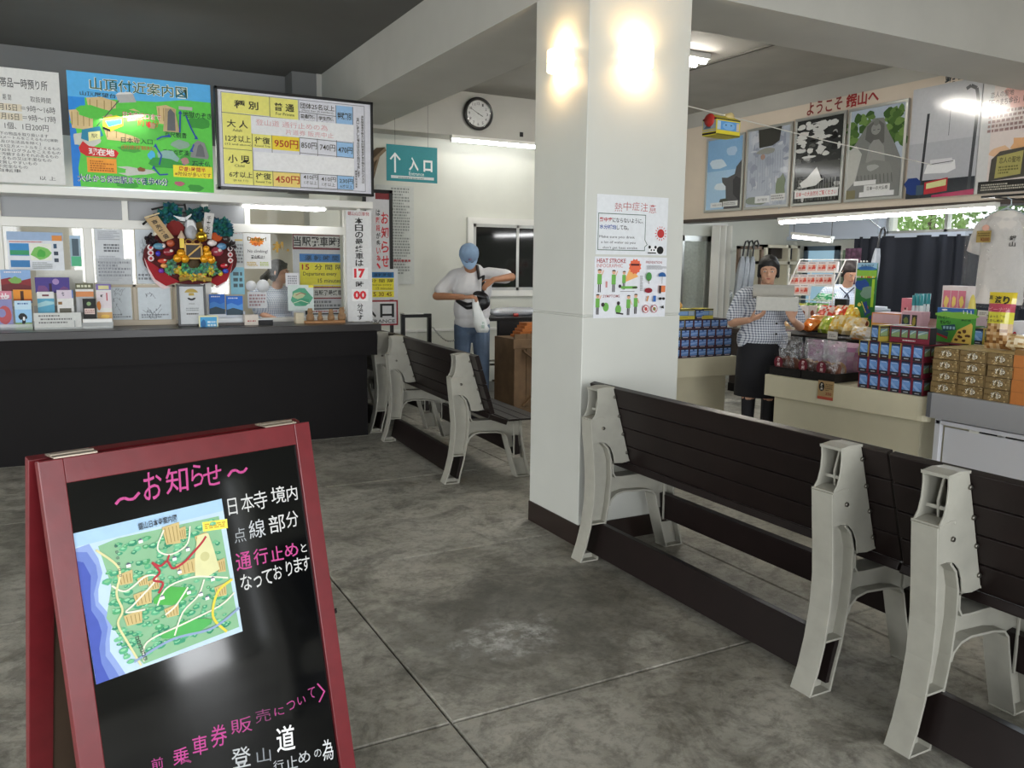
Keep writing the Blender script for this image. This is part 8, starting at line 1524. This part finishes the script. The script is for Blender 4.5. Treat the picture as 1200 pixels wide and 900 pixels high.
# T-shirt in a clear bag on a hanger
tc = at(1180, 243, x=6.15); o = thing('hanging_t_shirt', 'off white T-shirt in a clear bag hanging at the right end of the shop', 't-shirt', (6.15, tc.y, 0), FX)
k_ = (at(1140, 300, x=6.15).y-at(1180, 300, x=6.15).y)/40; Z_ = lambda py: at(1180, py, x=6.15).z
m = MB(); n_ = 28; vs = []; rows_ = [(357, 27), (353, 28), (320, 27), (295, 26), (275, 26), (262, 26), (255, 23), (250, 17), (247, 9)]
for py, w_ in rows_:
    for k in range(n_):
        t_ = 6.283*k/n_; fo = 1+.10*math.sin(7*t_+py*.03)*(357-py < 80)+.05*math.sin(11*t_); vs.append((w_*k_*math.cos(t_), .055*fo*math.sin(t_)*(1 if py > 255 else .7), Z_(py)))
m.add(vs, [(j_*n_+(k+1) % n_, j_*n_+k, (j_+1)*n_+k, (j_+1)*n_+(k+1) % n_) for j_ in range(len(rows_)-1) for k in range(n_)], (1, 1, 1, 1), True)
for s_ in (-1, 1):
    vs = []
    for px_, py, rr in ((19, 257, .055), (27, 266, .062), (31, 280, .064), (34, 296, .066)):
        for k in range(14): t_ = 6.283*k/14; vs.append((s_*(px_*k_+rr*.9*math.cos(t_)*.9), rr*.6*math.sin(t_), Z_(py)-rr*.5*math.cos(t_)*-1*.6))
    m.add(vs, [(j_*14+k, j_*14+(k+1) % 14, (j_+1)*14+(k+1) % 14, (j_+1)*14+k) for j_ in range(3) for k in range(14)]+[tuple(range(42, 56))], (1, 1, 1, 1), True)
m.build('shirt', mat('cream_cotton', '#d9d4ce', .85, noise=.04, scale=12, bump=.3), o)
q = MB(); p = q.plane((11*k_, -.060, Z_(290)), (9*k_, 0, 0), (0, 0, Z_(276)-Z_(290)), 10, 20); p.text('鋸', 1, 1, 9, 9, '#3d3c3c', .02); p.text('山', 1, 11, 9, 19, '#3d3c3c', .02); q.build('lettering', PRINT, o)
q = MB(); p = q.plane((-26*k_, -.066, Z_(284)), (17*k_, 0, 0), (0, 0, Z_(270)-Z_(284)), 100, 60); p.rect(0, 0, 100, 60, '#a08a4e'); p.dashes(8, 8, 92, 30, 2, '#5f4c22', 2); p.text('¥2000', 30, 34, 92, 54, '#7a3a20', .02); p.disc(60, -14, 26, '#d8a896', 16); q.build('price_tag', PRINT, o)
m = MB(); m.tube([(0, 0, 2.05), (.0, 0, Z_(232)), (.03, 0, Z_(234)), (.03, 0, Z_(240)), (0, 0, Z_(244))], .004, 6).tube([(-24*k_, 0, Z_(254)), (0, 0, Z_(244)), (24*k_, 0, Z_(254))], .009, 8); m.build('hanger', mat('clear_hanger', '#b8c2c8', .2), o)
m = MB(); pillow_mesh(m, 92*k_, Z_(243)-Z_(362), .12, '#fff', Matrix.Translation((-2*k_, 0, Z_(362)))); m.build('bag_film', film_2, o)
MB().box((-.2, -.01, 2.04), (.2, .01, 2.055)).build('hanging_bar', black_metal, o); MB().box((-.19, 0, 2.045), (-.17, .7, 2.055)).box((.17, 0, 2.045), (.19, .7, 2.055)).build('bar_arm', black_metal, o)

# wire from the pillar to the fascia with a toy cable car
A_ = Vector((2.986, 3.80, at(795.5, 114, x=2.99).z)); B_2 = at(1092, 193, x=6.765)
tag(MB().tube([A_, A_.lerp(B_2, .5)+Vector((0, 0, -.01)), B_2], .0035, 6).build('stretched_wire', mat('white_wire', '#d9d6cc', .4)), 'thin white wire stretched from the pillar across to the fascia', 'wire')
best = min((i/400 for i in range(400)), key=lambda t: abs(((A_.lerp(B_2, t)-CAM).dot(_r)/(A_.lerp(B_2, t)-CAM).dot(_f))*FPX+600-846)); C_ = A_.lerp(B_2, best)
dW = (B_2-A_).normalized(); ty = thing('toy_cable_car', 'small red and yellow toy cable car hung on the wire right of the pillar', 'toy', C_-Vector((0, 0, .105)), math.atan2(dW.y, dW.x)*.35); D_ = (C_-CAM).dot(_f); s_ = D_/FPX
L_, H_, T_ = .205, 24*s_, .11; m = MB(Matrix.Translation((0, 0, .105-H_-.01)))
m.box((-L_/2, -T_/2, 0), (L_/2, T_/2, H_*.78), '#d9c93e'); [m.add([(-L_/2, -T_/2, H_*.78), (L_/2, -T_/2, H_*.78), (L_/2, 0, H_), (-L_/2, 0, H_)], [(0, 1, 2, 3)], '#d9c93e'), m.add([(-L_/2, T_/2, H_*.78), (L_/2, T_/2, H_*.78), (L_/2, 0, H_), (-L_/2, 0, H_)], [(3, 2, 1, 0)], '#d9c93e'), m.add([(-L_/2, -T_/2, H_*.78), (-L_/2, 0, H_), (-L_/2, T_/2, H_*.78)], [(0, 1, 2)], '#c93c2c'), m.add([(L_/2, -T_/2, H_*.78), (L_/2, 0, H_), (L_/2, T_/2, H_*.78)], [(2, 1, 0)], '#c93c2c')]
p = m.plane((-L_/2, -T_/2, 0), (L_, 0, 0), (0, 0, H_*.78), 100, 70); p.rect(0, 0, 100, 5, '#3a3a2c'); p.rect(4, 10, 96, 48, '#5e97cf'); p.disc(52, 30, 26, '#7fb0dc', 16); p.disc(40, 26, 3, '#23405c'); p.disc(62, 26, 3, '#23405c'); p.rect(4, 12, 18, 46, '#b9cad6'); p.rect(84, 14, 96, 46, '#c9b9a4'); p.rect(0, 54, 100, 70, '#dccb3a'); p.rect(0, 64, 100, 70, '#6a6428')
p = m.plane((-L_/2, T_/2, 0), (0, -T_, 0), (0, 0, H_*.78), 60, 70); p.rect(0, 0, 60, 6, '#2a2424'); p.rect(2, 8, 58, 44, '#9aa4ac'); p.poly([(6, 40), (30, 12), (36, 40)], '#5a6470'); p.rect(0, 48, 60, 54, '#b9b4ac'); p.rect(0, 58, 60, 66, '#2a2424'); p.rect(0, -2, 60, 0, '#c93c2c')
m.build('body', PRINT, ty); MB().lathe([(.0001, -.02), (.03, -.02), (.03, .02), (.0001, .02)], (.06, 0, .088), 12, M=Euler((math.pi/2, 0, 0)).to_matrix()).build('pulley', mat('cream_pulley', '#d9c48a', .4), ty); MB().lathe([(.0001, -.006), (.036, -.006), (.040, .0), (.036, .010), (.0001, .010)], (-L_/2+.002, 0, .105-.045), 16, M=Euler((0, -math.pi/2, 0)).to_matrix()).build('red_roof_end', mat('red_plastic', '#b5302a', .3), ty)
